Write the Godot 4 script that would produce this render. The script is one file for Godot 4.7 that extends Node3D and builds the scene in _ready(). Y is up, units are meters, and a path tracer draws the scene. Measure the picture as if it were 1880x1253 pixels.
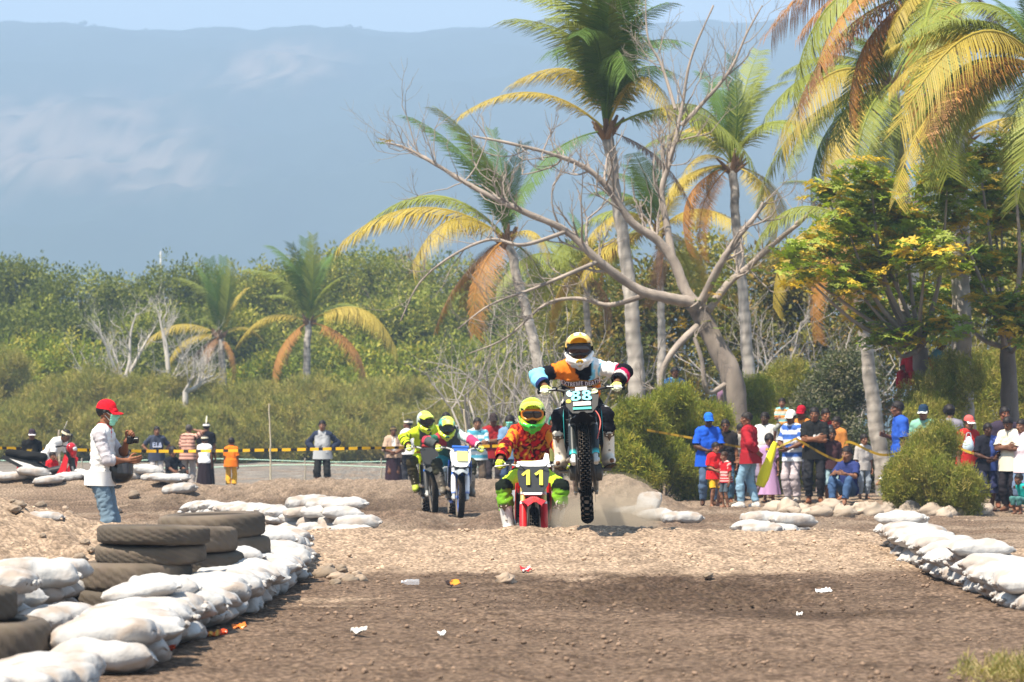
extends Node3D
func _ready() -> void:
	rng.seed = 77
	nz.seed = 3
	nz.frequency = .05
	nz.fractal_octaves = 3
	nzf.seed = 8
	nzf.frequency = .06
	# ---- camera, sky, sun, exposure
	var cam := Camera3D.new()
	cam.name = "camera"
	cam.position = EYE
	cam.rotation = Vector3(PITCH, 0, 0)
	cam.fov = rad_to_deg(2.0 * atan(626.5 / FPX))
	cam.near = .5
	cam.far = 12000.0
	var lens := CameraAttributesPhysical.new()
	lens.frustum_focal_length = 12.0 * FPX / 626.5
	lens.frustum_focus_distance = 33.0
	lens.frustum_near = .5
	lens.frustum_far = 12000.0
	lens.exposure_aperture = 5.0
	cam.attributes = lens
	add_child(cam)
	var env := Environment.new()
	env.background_mode = Environment.BG_SKY
	var sm := ProceduralSkyMaterial.new()
	sm.sky_top_color = Color(.47, .555, .655)
	sm.sky_horizon_color = Color(.67, .72, .735)
	sm.sky_curve = .16
	sm.ground_bottom_color = Color(.35, .3, .24)
	sm.ground_horizon_color = Color(.6, .6, .56)
	sm.sun_angle_max = 20.0
	sm.energy_multiplier = 1.0
	var sky := Sky.new()
	sky.sky_material = sm
	env.sky = sky
	env.tonemap_mode = Environment.TONE_MAPPER_LINEAR
	env.tonemap_exposure = EXPOSURE
	env.fog_enabled = true
	env.fog_density = FOG
	env.fog_light_color = Color(.74, .86, 1.0)
	env.volumetric_fog_enabled = true
	env.volumetric_fog_density = 0.0
	env.sdfgi_enabled = true
	env.ssao_enabled = true
	env.ssil_enabled = true
	var we := WorldEnvironment.new()
	we.environment = env
	we.name = "world_environment"
	add_child(we)
	var sun := DirectionalLight3D.new()
	sun.name = "sun"
	sun.light_energy = 1.45
	sun.light_color = Color(1.0, .955, .88)
	sun.light_angular_distance = .55
	sun.shadow_enabled = true
	add_child(sun)
	sun.look_at_from_position(Vector3.ZERO, Vector3(.34, -.87, -.34), Vector3.FORWARD)
	make_materials()
	var t0 := Time.get_ticks_msec()
	build_ground()
	build_mountain()
	print("ground ", Time.get_ticks_msec() - t0)
	make_leaves()
	build_plants()
	print("plants ", Time.get_ticks_msec() - t0)
	make_bags()
	build_objects()
	print("objects ", Time.get_ticks_msec() - t0)
	make_templates()
	build_riders()
	print("riders ", Time.get_ticks_msec() - t0)
	build_spectators()
	print("people ", Time.get_ticks_msec() - t0)
	scatter_clods()
	print("done ", Time.get_ticks_msec() - t0)

const EXPOSURE := 2.75
const FOG := 0.00062

func make_materials() -> void:
	var vc := {"vertex_color_use_as_albedo": true}
	var soiln := normal_tex(.02, 9.0, 1024, 4, 6)
	var soilc := noise_tex(.03, Color(.45, .45, .45), Color(1.0, 1.0, 1.0), 1024, 7, 6)
	mt("ground", W, .97, 0.0, vc.merged({"normal_enabled": true, "normal_texture": soiln, "normal_scale": 1.1, "albedo_texture": soilc, "uv1_triplanar": true, "uv1_world_triplanar": true, "uv1_scale": Vector3(.55, .55, .55), "metallic_specular": .15}))
	mt("ground_plain", W, .97, 0.0, vc.merged({"metallic_specular": .15}))
	mt("hill", W, 1.0, 0.0, vc.merged({"metallic_specular": .1}))
	mt("far_leaf", Color(.2, .26, .15), .9)
	mt("leaf", W, .55, 0.0, vc.merged({"backlight_enabled": true, "backlight": Color(.75, .8, .3), "metallic_specular": .3}))
	var barkn := normal_tex(.03, 7.0, 512, 14, 4)
	mt("bark", W, .92, 0.0, vc.merged({"normal_enabled": true, "normal_texture": barkn, "normal_scale": .8, "uv1_triplanar": true, "uv1_scale": Vector3(1.6, 1.6, 1.6)}))
	for f in [["green", Color(.33, .43, .17)], ["lime", Color(.5, .53, .22)], ["yellow", Color(.66, .58, .24)], ["orange", Color(.64, .45, .23)], ["brown", Color(.5, .36, .24)]]:
		mt("frond_" + f[0], f[1], .5, 0.0, vc.merged({"backlight_enabled": true, "backlight": Color(.5, .5, .2) if f[0] != "brown" else Color(.25, .18, .1), "metallic_specular": .35}))
	var clothn := normal_tex(.05, 3.0, 512, 24, 3)
	mt("cloth", W, .88, 0.0, vc.merged({"normal_enabled": true, "normal_texture": clothn, "normal_scale": .5, "uv1_triplanar": true, "uv1_scale": Vector3(4, 4, 4), "metallic_specular": .2}))
	mt("skin", W, .55, 0.0, vc.merged({"metallic_specular": .35}))
	mt("hair", W, .6, 0.0, vc)
	mt("gloss", W, .22, 0.0, vc)
	mt("paint", W, .3, 0.0, vc.merged({"clearcoat_enabled": true, "clearcoat": .5, "clearcoat_roughness": .15}))
	mt("plastic", W, .42, 0.0, vc)
	mt("print", W, .5, 0.0, vc)
	mt("metal", W, .42, .35, vc)
	mt("rubber", W, .8, 0.0, vc.merged({"normal_enabled": true, "normal_texture": clothn, "normal_scale": .4, "uv1_triplanar": true, "uv1_scale": Vector3(3, 3, 3), "metallic_specular": .25}))
	mt("lens", W, .12, 0.0, vc.merged({"metallic_specular": .6}))
	mt("sack", W, .75, 0.0, vc.merged({"normal_enabled": true, "normal_texture": normal_tex(.016, 8.0, 512, 44, 4), "normal_scale": .7, "uv1_triplanar": true, "uv1_scale": Vector3(1.5, 1.5, 1.5), "metallic_specular": .3}))
	mt("stone", W, .9, 0.0, vc.merged({"normal_enabled": true, "normal_texture": soiln, "normal_scale": .6, "uv1_triplanar": true, "uv1_scale": Vector3(2, 2, 2)}))
	mt("tape", W, .4, 0.0, vc.merged({"backlight_enabled": true, "backlight": Color(.4, .35, .1)}))
	mt("clear", Color(.93, .96, 1.0, .2), .12, 0.0, {"transparency": BaseMaterial3D.TRANSPARENCY_ALPHA})
# ---------------------------------------------------------------- camera and ground
const FPX := 6000.0
const EYE := Vector3(0, 1.3, 0)
const PITCH := 0.025579
func P(px: float, py: float, D: float) -> Vector3:     # where a spot of the photograph lies at a depth of D metres
	var d := Basis(Vector3.RIGHT, PITCH) * Vector3((px - 940.0) / FPX, (626.5 - py) / FPX, -1.0)
	return EYE + d * (D / -d.z)

func G(px: float, D: float) -> Vector3:
	var p := P(px, 780.0, D)
	return Vector3(p.x, gy(p.x, D), -D)

func gauss(v: float, m: float, s: float) -> float:
	return exp(-(v - m) * (v - m) / (s * s))

func gy(x: float, D: float) -> float:
	var h := -.2 * smoothstep(32.5, 34.0, D) + .04 * smoothstep(37.0, 41.0, D) - .11 * smoothstep(60.0, 70.0, D)
	var ramp := clampf((D - 27.2) / 5.2, 0.0, 1.0) * (.75 + .25 * smoothstep(27.0, 30.0, D)) * (1.0 - smoothstep(32.5, 34.0, D))
	h += (.265 + .015 * sin(x * 1.7)) * ramp * smoothstep(-2.7, -1.9, x) * (1.0 - .8 * smoothstep(3.2, 4.3, x))
	var heap := .12 * smoothstep(-2.0, -2.9, x) + .22 * smoothstep(-2.7, -3.9, x) + .22 * smoothstep(-3.8, -4.9, x)
	h += heap * gauss(D, 30.8, 1.5) * 1.05
	h += .23 * gauss(D, 46.0, 1.2) * smoothstep(-3.2, -2.4, x) * (1.0 - smoothstep(1.4, 2.3, x)) * (1.0 - .9 * gauss(x, -.77, .26))
	h += .47 * gauss(D, 58.5, 1.8) * (1.0 - smoothstep(1.0, 2.2, x)) * (1.0 - .22 * gauss(x, -5.3, .7))
	h += .62 * gauss(D, 54.5, 1.5) * gauss(x, 1.75, .85)
	h += .16 * gauss(D, 50.5, 1.5) * smoothstep(1.5, 2.4, x) * (1.0 - smoothstep(3.5, 5.0, x))
	h += .035 * smoothstep(21.5, 22.2, D) * (1.0 - smoothstep(22.2, 22.35, D)) * smoothstep(-1.1, -.7, x) * (1.0 - smoothstep(.1, .6, x))
	h += .03 * smoothstep(20.2, 20.9, D) * (1.0 - smoothstep(20.9, 21.0, D)) * smoothstep(.9, 1.4, x) * (1.0 - smoothstep(2.4, 3.0, x))
	h += .14 * gauss(D, 60.0, 4.0) * smoothstep(3.6, 5.0, x)
	return h

func ground_colour(x: float, D: float, a: float, b: float, c: float) -> Color:
	var soil := Color(.29, .2, .142)
	var churn := Color(.115, .077, .054)
	var sand := Color(.62, .452, .32)
	var tan := Color(.42, .31, .225)
	var mud := Color(.42, .375, .325)
	var col := soil
	var e := D + a * 1.6
	var dry := smoothstep(27.6, 28.3, e) * (1.0 - smoothstep(32.6, 33.6, e))
	if x < -2.2: dry = maxf(dry, smoothstep(26.5, 27.8, e + (x + 2.2) * .6) * (1.0 - smoothstep(32.5, 34.0, e)))
	# churned, damper soil on the landing side of the jump
	var ch := gauss(x, 1.3 + a * .6, 1.15) * gauss(D, 25.6 + b * 1.2, 2.6) + .8 * gauss(x, 2.1, .8) * gauss(D, 22.4 + a, .9)
	ch = smoothstep(.36, .5, ch + b * .7 + c * 1.3)
	col = col.lerp(churn, ch * .85)
	col = col.lerp(soil * 1.32, smoothstep(.05, .35, a + b * .5) * (1.0 - ch) * .6)
	var streak := gauss(D + a * .25, 24.3, .14) * smoothstep(-1.75, -1.5, x) * (1.0 - smoothstep(-1.0, -.6, x + b * .4)) + .7 * gauss(D + a * .2, 23.4, .08) * gauss(x, -1.35, .35)
	col = col.lerp(sand * .9, clampf(streak * (1.0 + c), 0.0, .85))
	col = col.lerp(sand, dry * (1.0 - .35 * smoothstep(.1, .4, b)))
	if D > 33.0:
		var mid := tan.lerp(soil, smoothstep(-.1, .3, a))
		var wet := gauss(D, 55.6, 1.7) * (1.0 - smoothstep(-1.0, 1.5, x)) * smoothstep(-9.0, -4.0, x)
		mid = mid.lerp(churn * 1.2, smoothstep(.3, .6, wet + b * .4) * .8)
		mid = mid.lerp(tan * 1.08, gauss(D, 59.0, 2.2) + gauss(D, 54.5, 1.6) * gauss(x, 1.7, 1.3))
		mid = mid.lerp(sand * .9, smoothstep(3.0, 5.5, x) * smoothstep(50.0, 54.0, D) * smoothstep(-.2, .3, b) * .7)
		col = col.lerp(mid, smoothstep(32.8, 34.2, e))
		col = col.lerp(mud.lerp(mud * .72, smoothstep(0.0, .4, b)).lerp(tan, smoothstep(.05, .3, a) * .7), smoothstep(61.0, 64.0, D) * (1.0 - smoothstep(2.0, 4.0, x)))
	return col * .87 * (1.0 + c * .6)

func build_ground() -> void:
	var xs := []
	var x := -5.8
	while x < 5.8:
		xs.append(x)
		x += .05
	var st := .08
	while x < 5200.0:
		xs.append(x)
		xs.push_front(-x)
		x += st
		st *= 1.22
	var ds := []
	var d := 3.0
	while d < 14.0:
		ds.append(d)
		d += .5
	while d < 34.0:
		ds.append(d)
		d += .05
	while d < 62.0:
		ds.append(d)
		d += .13
	while d < 140.0:
		ds.append(d)
		d += .45
	st = .6
	while d < 7000.0:
		ds.append(d)
		d += st
		st *= 1.09
	var mb := MB.new()
	var nx := xs.size()
	var nd := ds.size()
	var n1 := FastNoiseLite.new(); n1.seed = 5; n1.frequency = .35; n1.fractal_octaves = 4
	var n2 := FastNoiseLite.new(); n2.seed = 9; n2.frequency = 1.5; n2.fractal_octaves = 4
	var n3 := FastNoiseLite.new(); n3.seed = 12; n3.frequency = 7.0; n3.fractal_octaves = 3
	var hs := PackedFloat32Array()
	hs.resize(nx * nd)
	mb.v.resize(nx * nd)
	mb.n.resize(nx * nd)
	mb.c.resize(nx * nd)
	var i := 0
	for dd in ds:
		for xx in xs:
			if dd < 140.0 and absf(xx) < 30.0:
				var a := n1.get_noise_2d(xx, dd)
				var b := n2.get_noise_2d(xx, dd * .7)
				var c := n3.get_noise_2d(xx, dd)
				var rough := 1.0 + 2.2 * smoothstep(.3, .6, gauss(xx, 1.3, 1.3) * gauss(dd, 25.4, 2.6)) + 1.2 * smoothstep(27.5, 29.5, dd) + (1.5 if xx < -2.3 and dd > 26.5 else 0.0)
				mb.v[i] = Vector3(xx, gy(xx, dd) + a * .03 + b * .022 * rough + c * .011 * rough, -dd)
				mb.c[i] = ground_colour(xx, dd, a, b, c)
			else:
				mb.v[i] = Vector3(xx, gy(xx, dd), -dd)
				mb.c[i] = (Color(.36, .325, .28) * (1.0 + .25 * n2.get_noise_2d(xx * .3, dd * .2)) if dd < 134.0 and xx < 3.0 else Color(.36, .3, .24) if dd < 95.0 else Color(.2, .2, .13))
			i += 1
	for r in nd:
		for q in nx:
			var k := r * nx + q
			var l := mb.v[r * nx + maxi(q - 1, 0)]
			var rt := mb.v[r * nx + mini(q + 1, nx - 1)]
			var f := mb.v[mini(r + 1, nd - 1) * nx + q]
			var n := mb.v[maxi(r - 1, 0) * nx + q]
			mb.n[k] = (rt - l).cross(f - n).normalized()
	for r in nd - 1:
		for q in nx - 1:
			var k := r * nx + q
			mb.quad(k, k + 1, k + nx + 1, k + nx)
	var o := part(self, "ground", mb, M.ground)
	o.set_meta("kind", "structure")

func scatter_clods() -> void:
	# loose clods and pebbles lying on the soil: far too many to count
	var peb := []
	for q in 3:
		var m := MB.new()
		ball(m, Vector3.ZERO, Vector3(1, .7, .9), W, Basis(), 4, 6)
		for i in m.v.size():
			m.v[i] *= 1.0 + .45 * nz.get_noise_3d(m.v[i].x * 60.0 + q * 50, m.v[i].y * 60.0, m.v[i].z * 60.0)
		m.smooth()
		peb.append(m.mesh())
	for q in 3:
		var xf := []
		var cols := []
		for i in 6000:
			var D := 15.5 + pow(rng.randf(), 1.2) * 19.0
			var x := rr(-.19, .19) * D * .86 - .1
			if i % 5 == 0:
				D = rr(34.0, 62.0)
				x = rr(-.16, .16) * D
			var dens := nz.get_noise_2d(x * 9.0, D * 7.0)
			if dens < -.1 and rng.randf() < .7: continue
			var s := .003 + .017 * pow(rng.randf(), 9.0) + (.008 * pow(rng.randf(), 2.0) if D > 27.5 and D < 34.0 else 0.0) + (.015 * pow(rng.randf(), 2.0) if D > 34.0 else 0.0)
			var b := Basis.from_euler(Vector3(rr(-.4, .4), rr(0, TAU), rr(-.4, .4))) * s
			xf.append(Transform3D(b, Vector3(x, gy(x, D) + .004 + s * .1, -D)))
			var c := ground_colour(x, D, nz.get_noise_2d(x * 5, D * 5) * .3, 0, 0) * rr(.55, 1.1)
			cols.append(c)
		var o := multi(self, "loose_clods", peb[q], M.ground_plain, xf, cols)
		tag(o, ["small loose clods and pebbles strewn over the dirt track", "crumbs of dry soil scattered over the track", "little stones lying loose on the dirt"][q], "pebbles", "", "stuff")

func build_mountain() -> void:
	var mb := MB.new()
	var nf := FastNoiseLite.new(); nf.seed = 21; nf.frequency = .0018; nf.fractal_octaves = 6
	var n2 := FastNoiseLite.new(); n2.seed = 31; n2.frequency = .0066; n2.fractal_octaves = 5
	var top := [[-500.0, 20.0], [-100.0, 55.0], [0.0, 62.0], [120.0, 60.0], [250.0, 72.0], [400.0, 80.0], [520.0, 76.0], [640.0, 66.0], [750.0, 82.0], [850.0, 76.0], [950.0, 74.0], [1100.0, 68.0], [1300.0, 60.0], [1450.0, 50.0], [1600.0, 62.0], [1900.0, 40.0], [2500.0, 60.0]]
	var nx := 320
	var nd := 90
	for r in nd:
		var t := float(r) / (nd - 1)
		var D := lerpf(900.0, 3360.0, t)
		for q in nx:
			var u := lerpf(-500.0, 2500.0, float(q) / (nx - 1))
			var py := 60.0

			for s in top.size() - 1:
				if u >= top[s][0] and u <= top[s + 1][0]:
					py = lerpf(top[s][1], top[s + 1][1], smoothstep(0.0, 1.0, (u - top[s][0]) / (top[s + 1][0] - top[s][0])))
			var x := (u - 940.0) / FPX * 3000.0
			var yt := P(u, py, 3000.0).y
			var k := smoothstep(.0, .854, t)
			var y := yt * (pow(k, 1.25)) * (1.0 if t < .854 else 1.0 - (t - .854) * 1.4)
			var ridge := absf(nf.get_noise_2d(x * 1.4, D))
			y += (-ridge * 34.0 + n2.get_noise_2d(x, D) * 16.0) * sin(clampf(t / .854, 0.0, 1.0) * PI) + n2.get_noise_2d(x * 3.0, D * 2.0) * 2.0
			# dry grassland on the slopes between dark forest
			var cx := (x + 3400.0 * 0.0)
			var v := 780.0 - (y - 1.3) * FPX / D
			var g := gauss(u, 320.0, 210.0) * gauss(v, 255.0, 85.0) + .7 * gauss(u, 600.0, 110.0) * gauss(v, 115.0, 50.0) + .6 * gauss(u, 130.0, 110.0) * gauss(v, 350.0, 55.0) + .5 * gauss(u, 520.0, 90.0) * gauss(v, 320.0, 40.0)
			g = smoothstep(.15, .95, g * (1.0 + 1.2 * n2.get_noise_2d(x * 6.0, D * 4.0)) + .35 * n2.get_noise_2d(x * 2.2, D * 2.0) * g)
			var col := Color(.034, .048, .03).lerp(Color(.3, .22, .16), g * .5)
			mb.vert(Vector3(x, y - 1.0, -D), Vector3.UP, col)
	for r in nd - 1:
		for q in nx - 1:
			var k := r * nx + q
			mb.quad(k, k + 1, k + nx + 1, k + nx)
	mb.smooth()
	var o := part(self, "mountain", mb, M.hill)
	o.set_meta("kind", "structure")
	# the far wood along the crest, read as one ragged line
	var tree := MB.new()
	tube(tree, [Vector3.ZERO, Vector3(0, .75, 0)], [.06, .03], 4, lc("3a3a2c"))
	for i in 5:
		ball(tree, Vector3(rr(-.2, .2), rr(.62, .95), rr(-.2, .2)), Vector3(.25, .17, .25), W, Basis(), 4, 6)
	var low := MB.new()
	for i in 5:
		ball(low, Vector3(rr(-.5, .5), rr(.1, .4), rr(-.3, .3)), Vector3(.5, .4, .5), W, Basis(), 4, 6)
	var xf := []
	var xl := []
	var cols := []
	var row := int(.854 * (nd - 1)) - 1
	for i in 420:
		var q := int(rng.randf() * (nx - 2))
		var k := (row + int(rr(-2, 2))) * nx + q
		var p := mb.v[k].lerp(mb.v[k + 1], rng.randf())
		xl.append(Transform3D(Basis().scaled(Vector3(rr(5, 15), rr(3, 8), rr(5, 12))), p))
	for px in [62, 75, 88, 95, 103, 112, 133, 150, 158, 166, 176, 198, 206, 218, 264, 274, 283, 296, 303, 565, 600, 618, 640, 648, 660, 745, 760, 815, 880, 905]:
		var u := clampi(int((px + 500.0 + rr(-3, 3)) / 3000.0 * (nx - 1)), 0, nx - 2)
		var p := mb.v[(row + 1) * nx + u]
		var s := rr(8, 13)
		xf.append(Transform3D(Basis().scaled(Vector3(s * .8, s, s * .8)), p - Vector3(0, 1, 0)))
	tag(multi(self, "ridge_wood", low.mesh(), M.far_leaf, xl), "dark wood running along the hazy mountain crest", "forest", "", "stuff")
	tag(multi(self, "ridge_trees", tree.mesh(), M.far_leaf, xf), "tiny lone trees standing up from the far mountain crest", "forest", "", "stuff")
# ---------------------------------------------------------------- mesh helpers
class MB:
	var v := PackedVector3Array()
	var n := PackedVector3Array()
	var c := PackedColorArray()
	var ix := PackedInt32Array()
	func vert(p: Vector3, nn: Vector3, col: Color) -> int:
		v.append(p)
		n.append(nn)
		c.append(col)
		return v.size() - 1
	func tri(a: int, b: int, d: int) -> void:      # counter-clockwise seen from outside
		ix.append(a)
		ix.append(d)
		ix.append(b)
	func quad(a: int, b: int, d: int, e: int) -> void:
		tri(a, b, d)
		tri(a, d, e)
	func smooth() -> void:
		n.fill(Vector3.ZERO)
		for i in range(0, ix.size(), 3):
			var a := v[ix[i]]
			var fn := (v[ix[i + 2]] - a).cross(v[ix[i + 1]] - a)
			n[ix[i]] += fn
			n[ix[i + 1]] += fn
			n[ix[i + 2]] += fn
		for i in n.size():
			n[i] = n[i].normalized() if n[i].length_squared() > 1e-20 else Vector3.UP
	func paint(col: Color) -> MB:
		c.fill(col)
		return self
	func add(o: MB, t: Transform3D = Transform3D(), col = null) -> MB:
		var base := v.size()
		var nb := t.basis.inverse().transposed()
		for i in o.v.size():
			v.append(t * o.v[i])
			n.append((nb * o.n[i]).normalized())
			c.append(o.c[i] if col == null else col)
		if t.basis.determinant() < 0.0:
			for i in range(0, o.ix.size(), 3):
				ix.append(base + o.ix[i])
				ix.append(base + o.ix[i + 2])
				ix.append(base + o.ix[i + 1])
		else:
			for i in o.ix:
				ix.append(base + i)
		return self
	func mesh() -> ArrayMesh:
		var m := ArrayMesh.new()
		if ix.is_empty():
			return m
		var a := []
		a.resize(Mesh.ARRAY_MAX)
		a[Mesh.ARRAY_VERTEX] = v
		a[Mesh.ARRAY_NORMAL] = n
		a[Mesh.ARRAY_COLOR] = c
		a[Mesh.ARRAY_INDEX] = ix
		m.add_surface_from_arrays(Mesh.PRIMITIVE_TRIANGLES, a)
		return m

const W := Color(1, 1, 1)
var M := {}
var used_names := {}
var nz := FastNoiseLite.new()
var nzf := FastNoiseLite.new()
var rng := RandomNumberGenerator.new()

func lc(hex: String) -> Color:      # a base colour as a linear vertex colour
	return Color(hex).srgb_to_linear()

func rr(a: float, b: float) -> float:
	return rng.randf_range(a, b)

func mt(key: String, col: Color, rough := 0.85, metal := 0.0, extra := {}) -> StandardMaterial3D:
	var m := StandardMaterial3D.new()
	m.resource_name = key
	m.albedo_color = col
	m.roughness = rough
	m.metallic = metal
	m.metallic_specular = 0.4
	for k in extra:
		m.set(k, extra[k])
	M[key] = m
	return m

func noise_tex(freq: float, lo: Color, hi: Color, size := 512, sd := 1, oct := 5, kind := FastNoiseLite.TYPE_SIMPLEX) -> ImageTexture:
	var f := FastNoiseLite.new()
	f.seed = sd
	f.noise_type = kind
	f.frequency = freq
	f.fractal_octaves = oct
	var im: Image = f.get_seamless_image(size, size)
	var g := Image.create(size, size, false, Image.FORMAT_RGB8)
	for y in size:
		for x in size:
			g.set_pixel(x, y, lo.lerp(hi, im.get_pixel(x, y).r))
	return ImageTexture.create_from_image(g)

func normal_tex(freq: float, depth: float, size := 512, sd := 1, oct := 5) -> ImageTexture:
	var f := FastNoiseLite.new()
	f.seed = sd
	f.frequency = freq
	f.fractal_octaves = oct
	var im: Image = f.get_seamless_image(size, size)
	im.convert(Image.FORMAT_RGBA8)
	im.bump_map_to_normal_map(depth)
	return ImageTexture.create_from_image(im)

func numbered(called: String) -> String:
	if not used_names.has(called):
		used_names[called] = 0
		return called
	used_names[called] += 1
	return "%s_%03d" % [called, used_names[called]]

func tag(o: Node, label: String, category: String, group := "", kind := "") -> Node:
	if label: o.set_meta("label", label)
	if category: o.set_meta("category", category)
	if group: o.set_meta("group", group)
	if kind: o.set_meta("kind", kind)
	return o

func thing(called: String, at: Vector3, turn := 0.0, label := "", category := "", group := "") -> Node3D:
	var o := Node3D.new()
	o.name = numbered(called)
	add_child(o, true)
	o.position = at
	o.rotation.y = turn
	tag(o, label, category, group)
	return o

func part(parent: Node, called: String, mb, mat: Material, label := "") -> MeshInstance3D:
	var o := MeshInstance3D.new()
	o.name = called if parent != self else numbered(called)
	o.mesh = mb.mesh() if mb is MB else mb
	o.material_override = mat
	parent.add_child(o, true)
	if label: o.set_meta("label", label)
	return o

func multi(parent: Node, called: String, mesh: Mesh, mat: Material, xf: Array, cols: Array = []) -> MultiMeshInstance3D:
	var mm := MultiMesh.new()
	mm.transform_format = MultiMesh.TRANSFORM_3D
	mm.use_colors = cols.size() > 0
	mm.mesh = mesh
	mm.instance_count = xf.size()
	for i in xf.size():
		mm.set_instance_transform(i, xf[i])
		if cols.size() > 0:
			mm.set_instance_color(i, cols[i])
	var o := MultiMeshInstance3D.new()
	o.name = called if parent != self else numbered(called)
	o.multimesh = mm
	o.material_override = mat
	parent.add_child(o, true)
	o.set_meta("kind", "stuff")
	return o

func frame_of(dir: Vector3, hint: Vector3) -> Basis:    # y along dir, z near hint
	var y := dir.normalized()
	var x := y.cross(hint)
	if x.length() < 1e-4:
		x = y.cross(Vector3(0.31, 0.2, 0.93))
	x = x.normalized()
	return Basis(x, y, x.cross(y).normalized())

func tube(mb: MB, pts: Array, rad: Array, sides := 8, col := W, caps := true) -> MB:
	var k := pts.size()
	var hint := Vector3(0.13, 0.4, 0.91)
	var base := mb.v.size()
	var prev := Vector3.ZERO
	for i in k:
		var d: Vector3 = (pts[mini(i + 1, k - 1)] - pts[maxi(i - 1, 0)])
		if d.length() < 1e-6:
			d = Vector3.UP
		d = d.normalized()
		var x := d.cross(hint) if i == 0 else prev - d * prev.dot(d)
		if x.length() < 1e-4:
			x = d.cross(Vector3(0.9, 0.1, 0.2))
		x = x.normalized()
		prev = x
		var z := d.cross(x)
		var r: float = rad[mini(i, rad.size() - 1)]
		for j in sides:
			var a := TAU * j / sides
			var o := x * cos(a) + z * sin(a)
			mb.vert(pts[i] + o * r, o, col)
	for i in k - 1:
		for j in sides:
			var a := base + i * sides + j
			var b := base + i * sides + (j + 1) % sides
			mb.quad(a, b, b + sides, a + sides)
	if caps:
		for e in 2:
			var i := 0 if e == 0 else k - 1
			var d: Vector3 = (pts[0] - pts[1] if e == 0 else pts[k - 1] - pts[k - 2]).normalized()
			var m := mb.vert(pts[i] + d * float(rad[mini(i, rad.size() - 1)]) * 0.25, d, col)
			var s0 := mb.v.size()
			for j in sides:
				mb.vert(mb.v[base + i * sides + j], d, col)
			for j in sides:
				if e == 1: mb.tri(m, s0 + j, s0 + (j + 1) % sides)
				else: mb.tri(m, s0 + (j + 1) % sides, s0 + j)
	return mb

func spline(pts: Array, per := 6) -> Array:
	var out := []
	var k := pts.size()
	for i in k - 1:
		var p0: Vector3 = pts[maxi(i - 1, 0)]
		var p3: Vector3 = pts[mini(i + 2, k - 1)]
		for j in per:
			out.append(pts[i].cubic_interpolate(pts[i + 1], p0, p3, float(j) / per))
	out.append(pts[k - 1])
	return out

func box(mb: MB, at: Vector3, size: Vector3, col := W, bev := 0.008, basis := Basis()) -> MB:
	var h := size * 0.5
	var b: float = minf(bev, minf(h.x, minf(h.y, h.z)) * 0.45)
	var face := func(pts: Array) -> void:
		var q := []
		var nn: Vector3 = (pts[1] - pts[0]).cross(pts[2] - pts[0]).normalized()
		var mid := Vector3.ZERO
		for p in pts: mid += p
		if nn.dot(mid) < 0.0:
			pts.reverse()
			nn = -nn
		for p in pts: q.append(mb.vert(at + basis * p, basis * nn, col))
		if q.size() == 4: mb.quad(q[0], q[1], q[2], q[3])
		else: mb.tri(q[0], q[1], q[2])
	for ax in 3:
		var u := (ax + 1) % 3
		var w := (ax + 2) % 3
		for s in [-1.0, 1.0]:
			var pts := []
			for t in [[-1, -1], [1, -1], [1, 1], [-1, 1]]:
				var p := Vector3.ZERO
				p[ax] = s * h[ax]
				p[u] = t[0] * (h[u] - b)
				p[w] = t[1] * (h[w] - b)
				pts.append(p)
			face.call(pts)
			for s2 in [-1.0, 1.0]:
				var e := []
				for t in [[0, -1], [0, 1], [1, 1], [1, -1]]:
					var p := Vector3.ZERO
					p[ax] = s * (h[ax] - (b if t[0] == 1 else 0.0))
					p[u] = s2 * (h[u] - (0.0 if t[0] == 1 else b))
					p[w] = t[1] * (h[w] - b)
					e.append(p)
				face.call(e)
	for sx in [-1.0, 1.0]:
		for sy in [-1.0, 1.0]:
			for sz in [-1.0, 1.0]:
				face.call([Vector3(sx * h.x, sy * (h.y - b), sz * (h.z - b)), Vector3(sx * (h.x - b), sy * h.y, sz * (h.z - b)), Vector3(sx * (h.x - b), sy * (h.y - b), sz * h.z)])
	return mb

func lathe(mb: MB, prof: Array, segs := 24, xf := Transform3D(), col := W, a0 := 0.0, a1 := TAU) -> MB:   # profile of (radius, y), bottom to top outside
	var t := MB.new()
	var closed := absf(a1 - a0 - TAU) < 1e-3
	var cnt := segs if closed else segs + 1
	for i in cnt:
		var a := a0 + (a1 - a0) * i / segs
		for p in prof:
			t.vert(Vector3(cos(a) * p[0], p[1], sin(a) * p[0]), Vector3.UP, col)
	var k := prof.size()
	for i in segs:
		var i2 := (i + 1) % cnt
		for j in k - 1:
			t.quad(i * k + j, i * k + j + 1, i2 * k + j + 1, i2 * k + j)
	t.smooth()
	return mb.add(t, xf)

func ball(mb: MB, at: Vector3, r: Vector3, col := W, basis := Basis(), rings := 10, segs := 14) -> MB:
	var base := mb.v.size()
	for i in rings + 1:
		var p := PI * i / rings
		for j in segs:
			var a := TAU * j / segs
			var u := Vector3(sin(p) * cos(a), cos(p), sin(p) * sin(a))
			mb.vert(at + basis * (u * r), (basis * (u / r)).normalized(), col)
	for i in rings:
		for j in segs:
			var a := base + i * segs + j
			var b := base + i * segs + (j + 1) % segs
			mb.quad(a, b, b + segs, a + segs)
	return mb

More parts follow.
